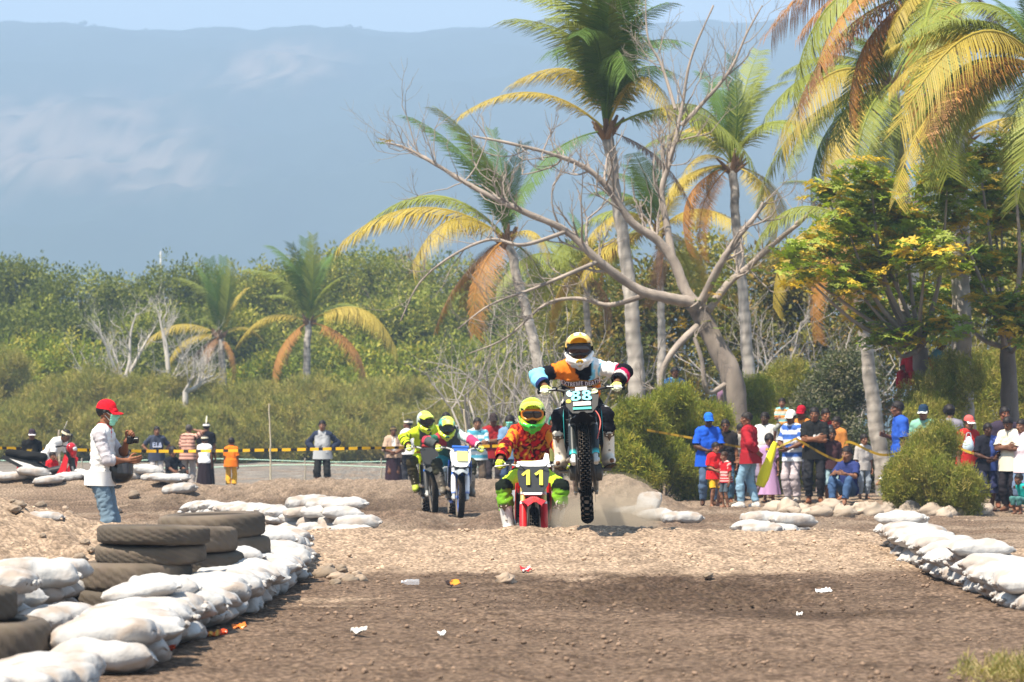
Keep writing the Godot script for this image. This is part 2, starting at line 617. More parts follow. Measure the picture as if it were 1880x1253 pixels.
func slab(mb: MB, poly: PackedVector2Array, thick: float, xf := Transform3D(), col := W) -> MB:    # polygon in xy, extruded along z
	var t := MB.new()
	var p := poly
	if Geometry2D.is_polygon_clockwise(p):
		p.reverse()
	var tr := Geometry2D.triangulate_polygon(p)
	for s in [1.0, -1.0]:
		var b := t.v.size()
		for q in p:
			t.vert(Vector3(q.x, q.y, s * thick * 0.5), Vector3(0, 0, s), col)
		for i in range(0, tr.size(), 3):
			var a0 := p[tr[i]]
			var up := (p[tr[i + 1]] - a0).cross(p[tr[i + 2]] - a0) > 0.0
			if up == (s > 0.0): t.tri(b + tr[i], b + tr[i + 1], b + tr[i + 2])
			else: t.tri(b + tr[i], b + tr[i + 2], b + tr[i + 1])
	for i in p.size():
		var q := p[i]
		var r := p[(i + 1) % p.size()]
		var nn := Vector3(r.y - q.y, q.x - r.x, 0).normalized()
		var a := t.vert(Vector3(q.x, q.y, -thick * 0.5), nn, col)
		var b := t.vert(Vector3(r.x, r.y, -thick * 0.5), nn, col)
		var d := t.vert(Vector3(r.x, r.y, thick * 0.5), nn, col)
		var e := t.vert(Vector3(q.x, q.y, thick * 0.5), nn, col)
		t.quad(a, b, d, e)
	return mb.add(t, xf)

func loft(mb: MB, rings: Array, col := W, closed := true, cap := false) -> MB:   # rings of equal point count, counter-clockwise seen from the end
	var t := MB.new()
	var k: int = rings[0].size()
	for r in rings:
		for p in r:
			t.vert(p, Vector3.UP, col)
	for i in rings.size() - 1:
		for j in (k if closed else k - 1):
			var j2 := (j + 1) % k
			t.quad(i * k + j, i * k + j2, (i + 1) * k + j2, (i + 1) * k + j)
	if cap:
		for e in 2:
			var i := 0 if e == 0 else rings.size() - 1
			var m := Vector3.ZERO
			for p in rings[i]: m += p / k
			var c0 := t.vert(m, Vector3.UP, col)
			for j in k:
				if e == 0: t.tri(c0, i * k + (j + 1) % k, i * k + j)
				else: t.tri(c0, i * k + j, i * k + (j + 1) % k)
	t.smooth()
	if closed:      # turn it right side out
		var mid := Vector3.ZERO
		for p in t.v: mid += p / t.v.size()
		var s := 0.0
		for i in t.v.size(): s += t.n[i].dot(t.v[i] - mid)
		if s < 0.0:
			for i in range(0, t.ix.size(), 3):
				var q := t.ix[i + 1]
				t.ix[i + 1] = t.ix[i + 2]
				t.ix[i + 2] = q
			t.smooth()
	return mb.add(t)

func text_mb(txt: String, height: float, depth: float, col: Color, bold := true) -> MB:
	var f := SystemFont.new()
	f.font_names = PackedStringArray(["Droid Sans"])
	f.font_weight = 700 if bold else 400
	var t := TextMesh.new()
	t.text = txt
	t.font = f
	t.font_size = 64
	t.pixel_size = height / 46.0
	t.depth = depth
	t.curve_step = 3.0
	var mb := MB.new()
	for s in t.get_surface_count():
		var a := t.surface_get_arrays(s)
		var vs: PackedVector3Array = a[Mesh.ARRAY_VERTEX]
		var ns: PackedVector3Array = a[Mesh.ARRAY_NORMAL]
		var ids = a[Mesh.ARRAY_INDEX]
		var b := mb.v.size()
		for i in vs.size():
			mb.vert(vs[i], ns[i], col)
		if ids == null or ids.size() == 0:
			for i in vs.size(): mb.ix.append(b + i)
		else:
			for i in ids: mb.ix.append(b + i)
	return mb

# ---------------------------------------------------------------- smooth bodies as surface nets
# a bone: [a, b, ra, rb] tapered capsule, or [centre, radii, basis] ellipsoid
func nets(bones: Array, cell: float, k: float) -> MB:
	var lo := Vector3.ONE * 1e9
	var hi := -lo
	for b in bones:
		if b.size() == 3:
			var r: float = maxf(b[1].x, maxf(b[1].y, b[1].z))
			lo = lo.min(b[0] - Vector3.ONE * r)
			hi = hi.max(b[0] + Vector3.ONE * r)
		else:
			var r: float = maxf(b[2], b[3])
			lo = lo.min(b[0].min(b[1]) - Vector3.ONE * r)
			hi = hi.max(b[0].max(b[1]) + Vector3.ONE * r)
	lo -= Vector3.ONE * cell * 3.0
	hi += Vector3.ONE * cell * 3.0
	var nx := int(ceil((hi.x - lo.x) / cell)) + 1
	var ny := int(ceil((hi.y - lo.y) / cell)) + 1
	var nzz := int(ceil((hi.z - lo.z) / cell)) + 1
	var g := PackedFloat32Array()
	g.resize(nx * ny * nzz)
	g.fill(1.0)
	var sy := nx
	var sz := nx * ny
	var pad := k + cell * 1.6
	for b in bones:
		var blo: Vector3
		var bhi: Vector3
		var ell: bool = b.size() == 3
		var a: Vector3 = b[0]
		var ab := Vector3.ZERO
		var ra := 0.0
		var dr := 0.0
		var inv := 0.0
		var er := Vector3.ONE
		var eb := Basis()
		var emin := 0.0
		if ell:
			er = b[1]
			eb = (b[2] as Basis).transposed()
			emin = minf(er.x, minf(er.y, er.z))
			var ext := Vector3.ZERO
			for ax in 3:
				ext[ax] = sqrt(pow(b[2].x[ax] * er.x, 2) + pow(b[2].y[ax] * er.y, 2) + pow(b[2].z[ax] * er.z, 2))
			blo = a - ext
			bhi = a + ext
		else:
			ab = b[1] - a
			ra = b[2]
			dr = b[3] - ra
			inv = 1.0 / maxf(ab.length_squared(), 1e-9)
			blo = (a - Vector3.ONE * ra).min(b[1] - Vector3.ONE * b[3])
			bhi = (a + Vector3.ONE * ra).max(b[1] + Vector3.ONE * b[3])
		var x0 := maxi(int((blo.x - pad - lo.x) / cell), 0)
		var y0 := maxi(int((blo.y - pad - lo.y) / cell), 0)
		var z0 := maxi(int((blo.z - pad - lo.z) / cell), 0)
		var x1 := mini(int((bhi.x + pad - lo.x) / cell) + 1, nx - 1)
		var y1 := mini(int((bhi.y + pad - lo.y) / cell) + 1, ny - 1)
		var z1 := mini(int((bhi.z + pad - lo.z) / cell) + 1, nzz - 1)
		for z in range(z0, z1 + 1):
			for y in range(y0, y1 + 1):
				var at := z * sz + y * sy + x0
				var p := Vector3(lo.x + x0 * cell, lo.y + y * cell, lo.z + z * cell) - a
				for x in range(x0, x1 + 1):
					var d: float
					if ell:
						var q := eb * p
						var qn := q / er
						var l0 := qn.length()
						var l1 := (qn / er).length()
						d = l0 * (l0 - 1.0) / l1 if l1 > 1e-5 else -emin
					else:
						var t := clampf(p.dot(ab) * inv, 0.0, 1.0)
						d = (p - ab * t).length() - ra - dr * t
					var o := g[at]
					var h := k - absf(o - d)
					if h > 0.0:
						g[at] = minf(o, d) - h * h * 0.25 / k
					elif d < o:
						g[at] = d
					at += 1
					p.x += cell
	var out := MB.new()
	var idx := PackedInt32Array()
	idx.resize(g.size())
	idx.fill(-1)
	var near := cell * 2.6
	var offs := [0, 1, sy, sy + 1, sz, sz + 1, sz + sy, sz + sy + 1]
	var o1: int = sy
	var o2: int = sz
	for z in nzz - 1:
		for y in ny - 1:
			var at := z * sz + y * sy
			for x in nx - 1:
				var v0 := g[at]
				if v0 < near and v0 > -near:
					var v1 := g[at + 1]
					var v2 := g[at + o1]
					var v3 := g[at + o1 + 1]
					var v4 := g[at + o2]
					var v5 := g[at + o2 + 1]
					var v6 := g[at + o2 + o1]
					var v7 := g[at + o2 + o1 + 1]
					var s := int(v0 < 0.0) + int(v1 < 0.0) + int(v2 < 0.0) + int(v3 < 0.0) + int(v4 < 0.0) + int(v5 < 0.0) + int(v6 < 0.0) + int(v7 < 0.0)
					if s > 0 and s < 8:
						var sum := Vector3.ZERO
						var cnt := 0
						if (v0 < 0.0) != (v1 < 0.0): sum += Vector3(v0 / (v0 - v1), 0, 0); cnt += 1
						if (v2 < 0.0) != (v3 < 0.0): sum += Vector3(v2 / (v2 - v3), 1, 0); cnt += 1
						if (v4 < 0.0) != (v5 < 0.0): sum += Vector3(v4 / (v4 - v5), 0, 1); cnt += 1
						if (v6 < 0.0) != (v7 < 0.0): sum += Vector3(v6 / (v6 - v7), 1, 1); cnt += 1
						if (v0 < 0.0) != (v2 < 0.0): sum += Vector3(0, v0 / (v0 - v2), 0); cnt += 1
						if (v1 < 0.0) != (v3 < 0.0): sum += Vector3(1, v1 / (v1 - v3), 0); cnt += 1
						if (v4 < 0.0) != (v6 < 0.0): sum += Vector3(0, v4 / (v4 - v6), 1); cnt += 1
						if (v5 < 0.0) != (v7 < 0.0): sum += Vector3(1, v5 / (v5 - v7), 1); cnt += 1
						if (v0 < 0.0) != (v4 < 0.0): sum += Vector3(0, 0, v0 / (v0 - v4)); cnt += 1
						if (v1 < 0.0) != (v5 < 0.0): sum += Vector3(1, 0, v1 / (v1 - v5)); cnt += 1
						if (v2 < 0.0) != (v6 < 0.0): sum += Vector3(0, 1, v2 / (v2 - v6)); cnt += 1
						if (v3 < 0.0) != (v7 < 0.0): sum += Vector3(1, 1, v3 / (v3 - v7)); cnt += 1
						var gr := Vector3(v1 + v3 + v5 + v7 - v0 - v2 - v4 - v6, v2 + v3 + v6 + v7 - v0 - v1 - v4 - v5, v4 + v5 + v6 + v7 - v0 - v1 - v2 - v3)
						idx[at] = out.vert(lo + (Vector3(x, y, z) + sum / cnt) * cell, gr.normalized(), W)
				at += 1
	for z in range(1, nzz - 1):
		for y in range(1, ny - 1):
			var at := z * sz + y * sy + 1
			for x in range(1, nx - 1):
				var v0 := g[at]
				if v0 < near and v0 > -near and idx[at] >= 0:
					var inside := v0 < 0.0
					if inside != (g[at + 1] < 0.0):
						if not inside: out.quad(idx[at], idx[at - sz], idx[at - sz - sy], idx[at - sy])
						else: out.quad(idx[at], idx[at - sy], idx[at - sz - sy], idx[at - sz])
					if inside != (g[at + sy] < 0.0):
						if not inside: out.quad(idx[at], idx[at - 1], idx[at - 1 - sz], idx[at - sz])
						else: out.quad(idx[at], idx[at - sz], idx[at - 1 - sz], idx[at - 1])
					if inside != (g[at + sz] < 0.0):
						if not inside: out.quad(idx[at], idx[at - sy], idx[at - sy - 1], idx[at - 1])
						else: out.quad(idx[at], idx[at - 1], idx[at - sy - 1], idx[at - sy])
				at += 1
	return out

# the piece of a mesh where s > 0, cut cleanly along s = 0, moved out by off along its normals
func clipped(src: MB, s: PackedFloat32Array, off: PackedFloat32Array, col: PackedColorArray) -> MB:
	var out := MB.new()
	var mp := PackedInt32Array()
	mp.resize(src.v.size())
	mp.fill(-1)
	var cuts := {}
	for i in range(0, src.ix.size(), 3):
		var t := [src.ix[i], src.ix[i + 1], src.ix[i + 2]]
		var ins := 0
		for q in t:
			if s[q] > 0.0: ins += 1
		if ins == 0:
			continue
		var poly := []
		for e in 3:
			var a: int = t[e]
			var b: int = t[(e + 1) % 3]
			if s[a] > 0.0:
				if mp[a] < 0:
					mp[a] = out.vert(src.v[a] + src.n[a] * off[a], src.n[a], col[a])
				poly.append(mp[a])
			if (s[a] > 0.0) != (s[b] > 0.0):
				var key := mini(a, b) * 1000003 + maxi(a, b)
				if not cuts.has(key):
					var u := s[a] / (s[a] - s[b])
					var nn := src.n[a].lerp(src.n[b], u).normalized()
					cuts[key] = out.vert(src.v[a].lerp(src.v[b], u) + nn * lerpf(off[a], off[b], u), nn, col[a] if s[a] > 0.0 else col[b])
				poly.append(cuts[key])
		for e in range(1, poly.size() - 1):
			out.ix.append(poly[0])
			out.ix.append(poly[e])
			out.ix.append(poly[e + 1])
	return out
# ---------------------------------------------------------------- plants
var leaf_broad: ArrayMesh
var leaf_fine: ArrayMesh
var leaf_big: ArrayMesh
var fronds := []

func leaf(mb: MB, p: Vector3, dir: Vector3, up: Vector3, L: float, w: float, col: Color, fold := .25) -> void:
	var d := dir.normalized()
	var s := d.cross(up)
	if s.length() < .01: s = d.cross(Vector3.RIGHT)
	s = s.normalized()
	var n := s.cross(d).normalized()
	var a := mb.vert(p, n, col)
	var m := mb.vert(p + d * L * .55 - n * L * .04, n, col)
	var l := mb.vert(p + d * L * .5 - s * w * .5 + n * w * fold, (n + s * .4).normalized(), col)
	var r := mb.vert(p + d * L * .5 + s * w * .5 + n * w * fold, (n - s * .4).normalized(), col)
	var t := mb.vert(p + d * L - n * L * .14, n, col)
	mb.tri(a, m, l)
	mb.tri(l, m, t)
	mb.tri(a, r, m)
	mb.tri(m, r, t)

func rdir() -> Vector3:
	var z := rr(-1, 1)
	var a := rr(0, TAU)
	var r := sqrt(1.0 - z * z)
	return Vector3(r * cos(a), z, r * sin(a))

func make_leaves() -> void:
	var m := MB.new()
	for i in 17:
		var o := rdir() * pow(rng.randf(), .5) * .2
		var d := (o.normalized() + Vector3.UP * .35 + rdir() * .5).normalized()
		leaf(m, o, d, Vector3.UP + rdir() * .6, rr(.085, .13), rr(.04, .06), W * rr(.75, 1.2))
	leaf_broad = m.mesh()
	m = MB.new()
	for i in 26:
		var o := Vector3(rr(-.1, .1), rr(-.12, .1), rr(-.1, .1))
		var d := (Vector3.UP * rr(.4, 1.3) + rdir() * .75).normalized()
		leaf(m, o, d, rdir(), rr(.13, .26), rr(.009, .016), W * rr(.75, 1.25), .1)
	for i in 8:
		var o := rdir() * .16
		leaf(m, o, o.normalized() + Vector3.UP * .4, rdir(), rr(.04, .07), .022, W * rr(.8, 1.3))
	leaf_fine = m.mesh()
	m = MB.new()
	for w in 3:
		var c := Vector3(rr(-.2, .2), rr(-.04, .06), rr(-.2, .2))
		for i in 7:
			var a := TAU * i / 7.0 + rr(-.3, .3)
			leaf(m, c, Vector3(cos(a), rr(-.15, .5), sin(a)), Vector3.UP + rdir() * .3, rr(.17, .26), rr(.09, .13), W * rr(.8, 1.15), .12)
	leaf_big = m.mesh()
	for q in 5:
		fronds.append(make_frond([.5, .75, .95, 1.15, .6][q], [.9, 1.0, 1.1, 1.0, .75][q], q))

# a coconut frond one metre long along z, arched in y
func make_frond(droop: float, width: float, q: int) -> ArrayMesh:
	var mb := MB.new()
	var pts := []
	var rad := []
	for i in 15:
		var t := i / 14.0
		pts.append(Vector3(0, 4.0 * t * (1.0 - t) * .25, t))
		rad.append(lerpf(.011, .002, t))
	tube(mb, pts, rad, 5, Color(1.25, 1.1, .8), false)
	var n := 80
	for i in n:
		var t := lerpf(.13, .995, i / (n - 1.0))
		var p := Vector3(0, 4.0 * t * (1.0 - t) * .25, t)
		var tan := Vector3(0, (4.0 - 8.0 * t) * .25, 1).normalized()
		var L := .26 * width * (.45 + .55 * sin(clampf(t * 1.12, 0.0, 1.0) * PI * .86)) * rr(.85, 1.1)
		if rng.randf() < .05: continue
		for s in [-1.0, 1.0]:
			var dr: float = droop * rr(.8, 1.2)
			var side := (Vector3(s, 0, 0) * cos(dr * .55) + tan * (.55 + .35 * t) + Vector3.DOWN * sin(dr * .55)).normalized()
			var side2 := (side + Vector3.DOWN * dr * 1.0 + Vector3(rr(-.1, .1), 0, rr(-.1, .1))).normalized()
			var m := p + side * L * .5
			var e := m + side2 * L * .5
			var w := .0078
			var nn := side.cross(tan).normalized()
			if nn.y < 0.0: nn = -nn
			var c := W * rr(.75, 1.2)
			var b := mb.vert(p - tan * w * .5, nn, c)
			mb.vert(p + tan * w * .5, nn, c)
			mb.vert(m - tan * w * .6, nn, c)
			mb.vert(m + tan * w * .6, nn, c)
			mb.vert(e, nn, c)
			if s < 0.0:
				mb.quad(b, b + 2, b + 3, b + 1)
				mb.tri(b + 2, b + 4, b + 3)
			else:
				mb.quad(b, b + 1, b + 3, b + 2)
				mb.tri(b + 2, b + 3, b + 4)
	return mb.mesh()

func palm(label: String, base: Vector3, heart: Vector3, tips: Array, r0: float, bend := Vector3.ZERO, group := "coconut palms") -> Node3D:
	var root := thing("palm_tree", base, 0.0, label, "palm tree", group)
	var mb := MB.new()
	var pts := []
	var rad := []
	var rel := heart - base
	var n := 90
	for i in n + 1:
		var t := float(i) / n
		pts.append(rel * t + bend * sin(t * PI) + Vector3(nz.get_noise_1d(t * 90.0), 0, nz.get_noise_1d(t * 90.0 + 300.0)) * .05)
		rad.append((r0 * lerpf(1.0, .62, smoothstep(0.0, .9, t)) + .3 * r0 * exp(-t * 14.0)) * (1.0 + (.05 if i % 3 == 0 else -.02)))
	tube(mb, pts, rad, 14, W)
	for i in mb.v.size():
		mb.c[i] = Color(.40, .36, .318) * (.95 + .7 * nz.get_noise_3d(mb.v[i].x * 120, mb.v[i].y * 60, mb.v[i].z * 120)) * (.72 if (i / 14) % 3 == 1 else 1.0)
	part(root, "trunk", mb, M.bark)
	var cr := MB.new()
	for i in 16:
		var a := rr(0, TAU)
		var d := Vector3(cos(a), rr(-.1, 1.3), sin(a)).normalized()
		tube(cr, [rel - Vector3.UP * .25, rel + d * rr(.2, .5)], [r0 * .45, r0 * .12], 6, Color(.22, .13, .07) * rr(.7, 1.3))
	part(root, "crown_shaft", cr, M.bark)
	for t in tips:
		var v: Vector3 = t[0] - heart
		var L := v.length()
		var arch: float = t[1]
		var y := Vector3.UP - v.normalized() * v.normalized().dot(Vector3.UP)
		if y.length() < .25: y = (v.cross(Vector3(.4, 0, 1))).cross(v)
		if y.length() < .001: y = Vector3.BACK
		y = y.normalized()
		var x := y.cross(v.normalized()).normalized()
		x = x.rotated(v.normalized(), t[3] if t.size() > 3 else 0.0)
		y = v.normalized().cross(x)
		var fm := MeshInstance3D.new()
		fm.name = "frond"
		fm.mesh = fronds[rng.randi() % 5]
		fm.material_override = M["frond_" + t[2]]
		root.add_child(fm, true)
		var wid := L if t.size() < 5 else L * float(t[4])
		fm.transform = Transform3D(Basis(x * wid, y * L * arch * 4.0, v), rel - Vector3.UP * .05)
	return root

func bare(mb: MB, p: Vector3, d: Vector3, L: float, r: float, depth: int, spread: float, col: Color, upw := .12) -> void:
	var pts := [p]
	var q := p
	var dir := d.normalized()
	var n := 5 if depth > 1 else 4
	for i in n:
		dir = (dir + rdir() * .22 + Vector3.UP * upw).normalized()
		q += dir * L / n
		pts.append(q)
	var rad := []
	for i in n + 1: rad.append(lerpf(r, r * .55, float(i) / n))
	tube(mb, pts, rad, 6 if r > .02 else 4, col * rr(.8, 1.15), false)
	if depth <= 0: return
	var kids := 3 if depth > 1 else 4
	for i in kids:
		var at: Vector3 = pts[n] if i == 0 else pts[1 + rng.randi() % n]
		bare(mb, at, (dir + rdir() * spread).normalized(), L * rr(.45, .75), r * rr(.42, .6), depth - 1, spread, col, upw)

func limb(mb: MB, pts: Array, r0: float, r1: float, col: Color, twig := 0, twl := .8, spread := .9) -> void:
	var sp := spline(pts, 6)
	var rad := []
	for i in sp.size(): rad.append(lerpf(r0, r1, float(i) / (sp.size() - 1)) * (1.0 + .1 * nz.get_noise_1d(i * 17.0)))
	var c0 := mb.v.size()
	tube(mb, sp, rad, 12 if r0 > .06 else 7, col)
	for i in range(c0, mb.v.size()):
		var p := mb.v[i]
		var f := nz.get_noise_3d(p.x * 130.0, p.y * 60.0, p.z * 130.0)
		mb.c[i] = col * (1.0 + .55 * f + .35 * nzf.get_noise_3d(p.x * 30.0, p.y * 30.0, p.z * 30.0))
		if r0 > .06: mb.v[i] += mb.n[i] * f * .12 * r0
	for i in twig:
		var k := int(lerpf(sp.size() * .25, sp.size() - 1.0, rng.randf()))
		var dir: Vector3 = (sp[mini(k + 1, sp.size() - 1)] - sp[maxi(k - 1, 0)]).normalized()
		bare(mb, sp[k], (dir * .6 + rdir() * spread + Vector3.UP * .15).normalized(), twl * rr(.5, 1.2), rad[k] * rr(.28, .5), 2, .8, col)

# a leafy crown: clumps spread over lumpy blobs, each blob [centre, radii]
func crown(root: Node3D, blobs: Array, count: int, mesh: ArrayMesh, size: float, tints: Array, inner := .4, called := "crown") -> void:
	var xf := []
	var cols := []
	var area := []
	var tot := 0.0
	for b in blobs:
		tot += pow(b[1].x * b[1].y * b[1].z, .667)
		area.append(tot)
	var tries := 0
	while xf.size() < count and tries < count * 4:
		tries += 1
		var w := rng.randf() * tot
		var bi := 0
		while area[bi] < w: bi += 1
		var b: Array = blobs[bi]
		var d := rdir()
		var lump: float = 1.0 + .35 * nz.get_noise_3d(d.x * 130.0 + b[0].x * 37.0, d.y * 130.0, d.z * 130.0 + b[0].z * 19.0)
		var f := pow(rng.randf(), inner) * lump
		var p: Vector3 = b[0] + d * b[1] * f
		var deep := false
		for o in blobs:
			if o != b and ((p - o[0]) / o[1]).length() < .62: deep = true
		if deep and rng.randf() < .75: continue
		var s := size * rr(.65, 1.3)
		var bs := Basis.from_euler(Vector3(rr(-.5, .5), rr(0, TAU), rr(-.5, .5))) * s
		xf.append(Transform3D(bs, p))
		var tn: Color = tints[rng.randi() % tints.size()]
		cols.append(tn * rr(.75, 1.25))
	multi(root, called, mesh, M.leaf, xf, cols)

func leafy(called: String, label: String, cat: String, base: Vector3, H: float, rad: float, nb: int, count: int, mesh: ArrayMesh, size: float, tints: Array, group: String, low := .35, trunk_col := Color(.2, .16, .12)) -> Node3D:
	var root := thing(called, base, 0.0, label, cat, group)
	var blobs := []
	for i in nb:
		var a := TAU * i / nb + rr(-.5, .5)
		var t := float(i) / maxf(nb - 1.0, 1.0)
		var rr0 := rad * rr(.36, .58)
		var rad2 := rad * .62 * sqrt(rng.randf()) * (1.0 - .45 * t)
		blobs.append([Vector3(cos(a) * rad2, lerpf(H * low, H - rr0 * .75, pow(t, .8)), sin(a) * rad2), Vector3(rr0, rr0 * .75, rr0)])
	var mb := MB.new()
	for b in blobs:
		var mid: Vector3 = b[0] * .45 + Vector3(rr(-.1, .1), 0, rr(-.1, .1))
		tube(mb, spline([Vector3(rr(-.08, .08), -.05, rr(-.08, .08)) * rad, mid, b[0]], 4), [.045 * H * .35, .02 * H * .35, .012], 6, trunk_col * rr(.8, 1.2))
	part(root, "trunk", mb, M.bark)
	crown(root, blobs, count, mesh, size, tints)
	return root
func build_plants() -> void:
	var dark := [Color(0.146, 0.169, 0.029), Color(0.200, 0.224, 0.034), Color(0.251, 0.262, 0.042), Color(0.117, 0.142, 0.027)]
	var mid := [Color(0.238, 0.264, 0.040), Color(0.303, 0.313, 0.049), Color(0.174, 0.207, 0.033), Color(0.367, 0.332, 0.055)]
	var olive := [Color(0.309, 0.300, 0.070), Color(0.393, 0.346, 0.084), Color(0.248, 0.254, 0.062), Color(0.452, 0.363, 0.104)]
	var lime := [Color(0.258, 0.302, 0.035), Color(0.355, 0.378, 0.045), Color(0.198, 0.241, 0.030), Color(0.435, 0.378, 0.050)]
	# mangroves behind the mud flat: [px, py of the top, D, crown radius, tint]
	var rows := [
		[-60, 470, 128, 3.6, 0], [20, 478, 126, 2.6, 0], [118, 492, 122, 3.0, 0], [215, 512, 124, 2.8, 1], [300, 478, 122, 3.0, 0], [385, 492, 124, 2.8, 1], [470, 482, 122, 2.7, 1], [545, 462, 124, 3.0, 1], [630, 452, 122, 3.2, 1], [715, 462, 124, 3.0, 1], [800, 470, 120, 3.0, 1], [885, 486, 122, 3.0, 1], [970, 480, 118, 3.0, 0],
		[-20, 560, 114, 2.6, 0], [75, 560, 112, 2.6, 0], [165, 575, 114, 2.4, 0], [255, 560, 113, 2.6, 1], [345, 575, 112, 2.4, 0], [430, 570, 113, 2.4, 1], [660, 540, 112, 2.8, 1], [745, 530, 113, 2.8, 1], [830, 545, 112, 2.6, 1], [915, 560, 112, 2.6, 0], [1000, 560, 110, 2.6, 1],
		[30, 610, 106, 2.3, 2], [110, 625, 105, 2.0, 2], [520, 640, 106, 1.9, 0], [480, 655, 105, 1.7, 2], [640, 630, 106, 2.2, 2], [720, 640, 105, 2.2, 2], [800, 620, 106, 2.3, 1], [880, 640, 105, 2.2, 2], [960, 630, 104, 2.2, 1]]
	var labs := ["dark green mangrove tree in the belt behind the mud flat", "mid green mangrove tree in the belt behind the mud flat", "bright green young mangrove in front of the taller belt"]
	for r in rows:
		r[2] *= 1.42
		r[3] *= 1.42
		var g := G(r[0], r[2])
		var H: float = P(r[0], r[1], r[2]).y - g.y
		leafy("mangrove_tree", labs[r[4]], "tree", g, H, r[3] * 1.25, 9, 1700, leaf_broad, 2.0, [dark, mid, lime][r[4]], "mangrove trees behind the flat", .2)
	# feathery grey-green shrubs along the edge of the flat
	for r in [[-20, 640, 98, 1.8], [60, 712, 97, 1.4], [140, 676, 97, 1.7], [215, 735, 94, 1.2], [235, 690, 98, 1.6], [320, 668, 98, 1.7], [300, 745, 93, 1.2], [405, 712, 96, 1.5], [480, 740, 94, 1.2], [470, 700, 98, 1.5], [560, 692, 95, 1.8], [625, 735, 93, 1.3], [655, 700, 97, 1.6], [720, 690, 95, 1.7], [775, 742, 92, 1.1], [800, 705, 97, 1.6], [860, 725, 95, 1.4], [930, 690, 96, 1.6], [1010, 712, 95, 1.5], [1090, 690, 94, 1.6], [390, 752, 92, 1.0], [50, 752, 93, 1.0]]:
		r[2] *= 1.42
		r[3] *= 1.42
		var g := G(r[0], r[2])
		var H: float = P(r[0], r[1], r[2]).y - g.y
		leafy("feathery_shrub", "feathery olive shrub at the far edge of the flat", "shrub", g, H, r[3] * 1.15, 8, 1600, leaf_fine, 1.65, olive, "feathery shrubs edging the flat", .16, Color(.16, .13, .1))
	# the mixed dry wood behind the crowd on the right
	for r in [[1080, 430, 100, 2.6, 1], [1180, 470, 96, 2.4, 2], [1290, 420, 98, 2.6, 1], [1400, 450, 95, 2.4, 2], [1500, 400, 96, 2.6, 1], [1620, 380, 94, 2.8, 2], [1740, 350, 92, 2.8, 1], [1860, 330, 92, 2.8, 2], [1950, 360, 90, 2.6, 1]]:
		var g := G(r[0], r[2])
		var H: float = P(r[0], r[1], r[2]).y - g.y
		leafy("wood_tree", "dry yellow-green tree in the wood behind the right-hand crowd", "tree", g, H, r[3], 9, 620, leaf_broad, 1.7, olive if r[4] == 1 else [Color(.2, .19, .05), Color(.25, .22, .05), Color(.13, .15, .04), Color(.3, .2, .05)], "trees of the wood on the right", .25)
	# shrubs on the right, [px, top, D, radius, mesh, tint, label]
	for r in [[1215, 705, 64, .95, 0, "bushy bright green shrub right of the leading rider"], [1150, 735, 63, .75, 0, "low green shrub at the foot of the tall palm"], [1285, 745, 65, .75, 0, "green shrub beside the man in the blue cap"], [1370, 690, 72, 1.1, 0, "green shrub behind the blue-capped man and the red sweater"], [1440, 660, 78, 1.3, 1, "olive shrub behind the middle of the right-hand crowd"], [1545, 640, 76, 1.3, 2, "pale dusty shrub left of the leaning palm trunk"], [1715, 775, 52.5, .72, 1, "olive shrub in front of the people near the leaning trunk"], [1660, 840, 53.5, .42, 1, "small shrub growing left of the larger olive one in front of the crowd"], [1800, 640, 68, 1.2, 1, "tall olive bush behind the right end of the crowd"], [1885, 600, 67, 1.3, 1, "tall olive bush at the right edge of the picture"], [1745, 645, 59.2, 1.0, 1, "olive bush below the people up in the tree"], [1060, 730, 80, 1.2, 0, "green shrub far behind the leading rider"]]:
		var g := G(r[0], r[2])
		var H: float = P(r[0], r[1], r[2]).y - g.y
		leafy("shrub", r[5], "shrub", g, H, r[3] * 1.1, 9, 1500, leaf_fine if r[4] != 2 else leaf_broad, .62 if r[2] < 60 else .85, [mid + lime, olive + mid, [Color(.16, .17, .1), Color(.22, .2, .13), Color(.12, .14, .07)]][r[4]], "", .14, Color(.16, .13, .1))
	# ---- coconut palms
	var tips := []
	var D := 70.0
	for t in [[845, 207, -.8, .2, "yellow"], [950, 143, .6, .34, "yellow"], [944, 30, -.5, .26, "lime"], [944, 384, -1.4, .14, "green"], [968, -20, .9, .26, "lime"], [990, -60, -2.0, .26, "green"], [1030, -95, 1.6, .24, "green"], [1075, -70, -2.6, .22, "lime"], [1110, -130, 1.0, .16, "green"], [1150, -60, -2.6, .22, "green"], [1195, -70, 1.6, .24, "green"], [1225, 0, -1.6, .26, "green"], [1245, 70, 1.4, .26, "green"], [1238, 130, -2.0, .26, "green"], [1242, 232, -2.2, .42, "yellow"], [1380, 290, -.6, .24, "lime"], [1268, 372, -.5, .12, "brown"], [1015, 90, 2.6, .26, "green"], [1185, 70, 2.8, .26, "green"], [1060, 60, -3.0, .3, "green"], [1000, 30, -2.2, .3, "lime"], [1150, 130, -3.0, .34, "green"]]:
		tips.append([P(t[0], t[1], D + t[2]), t[3], t[4], 0.0, .75 if t[4] == "brown" else 1.0])
	palm("tall coconut palm right behind the leading rider, its grey trunk leaning left", G(1178, 69.5), P(1113, 236, D), tips, .205, Vector3(.16, 0, 0))
	tips = []
	D = 78.0
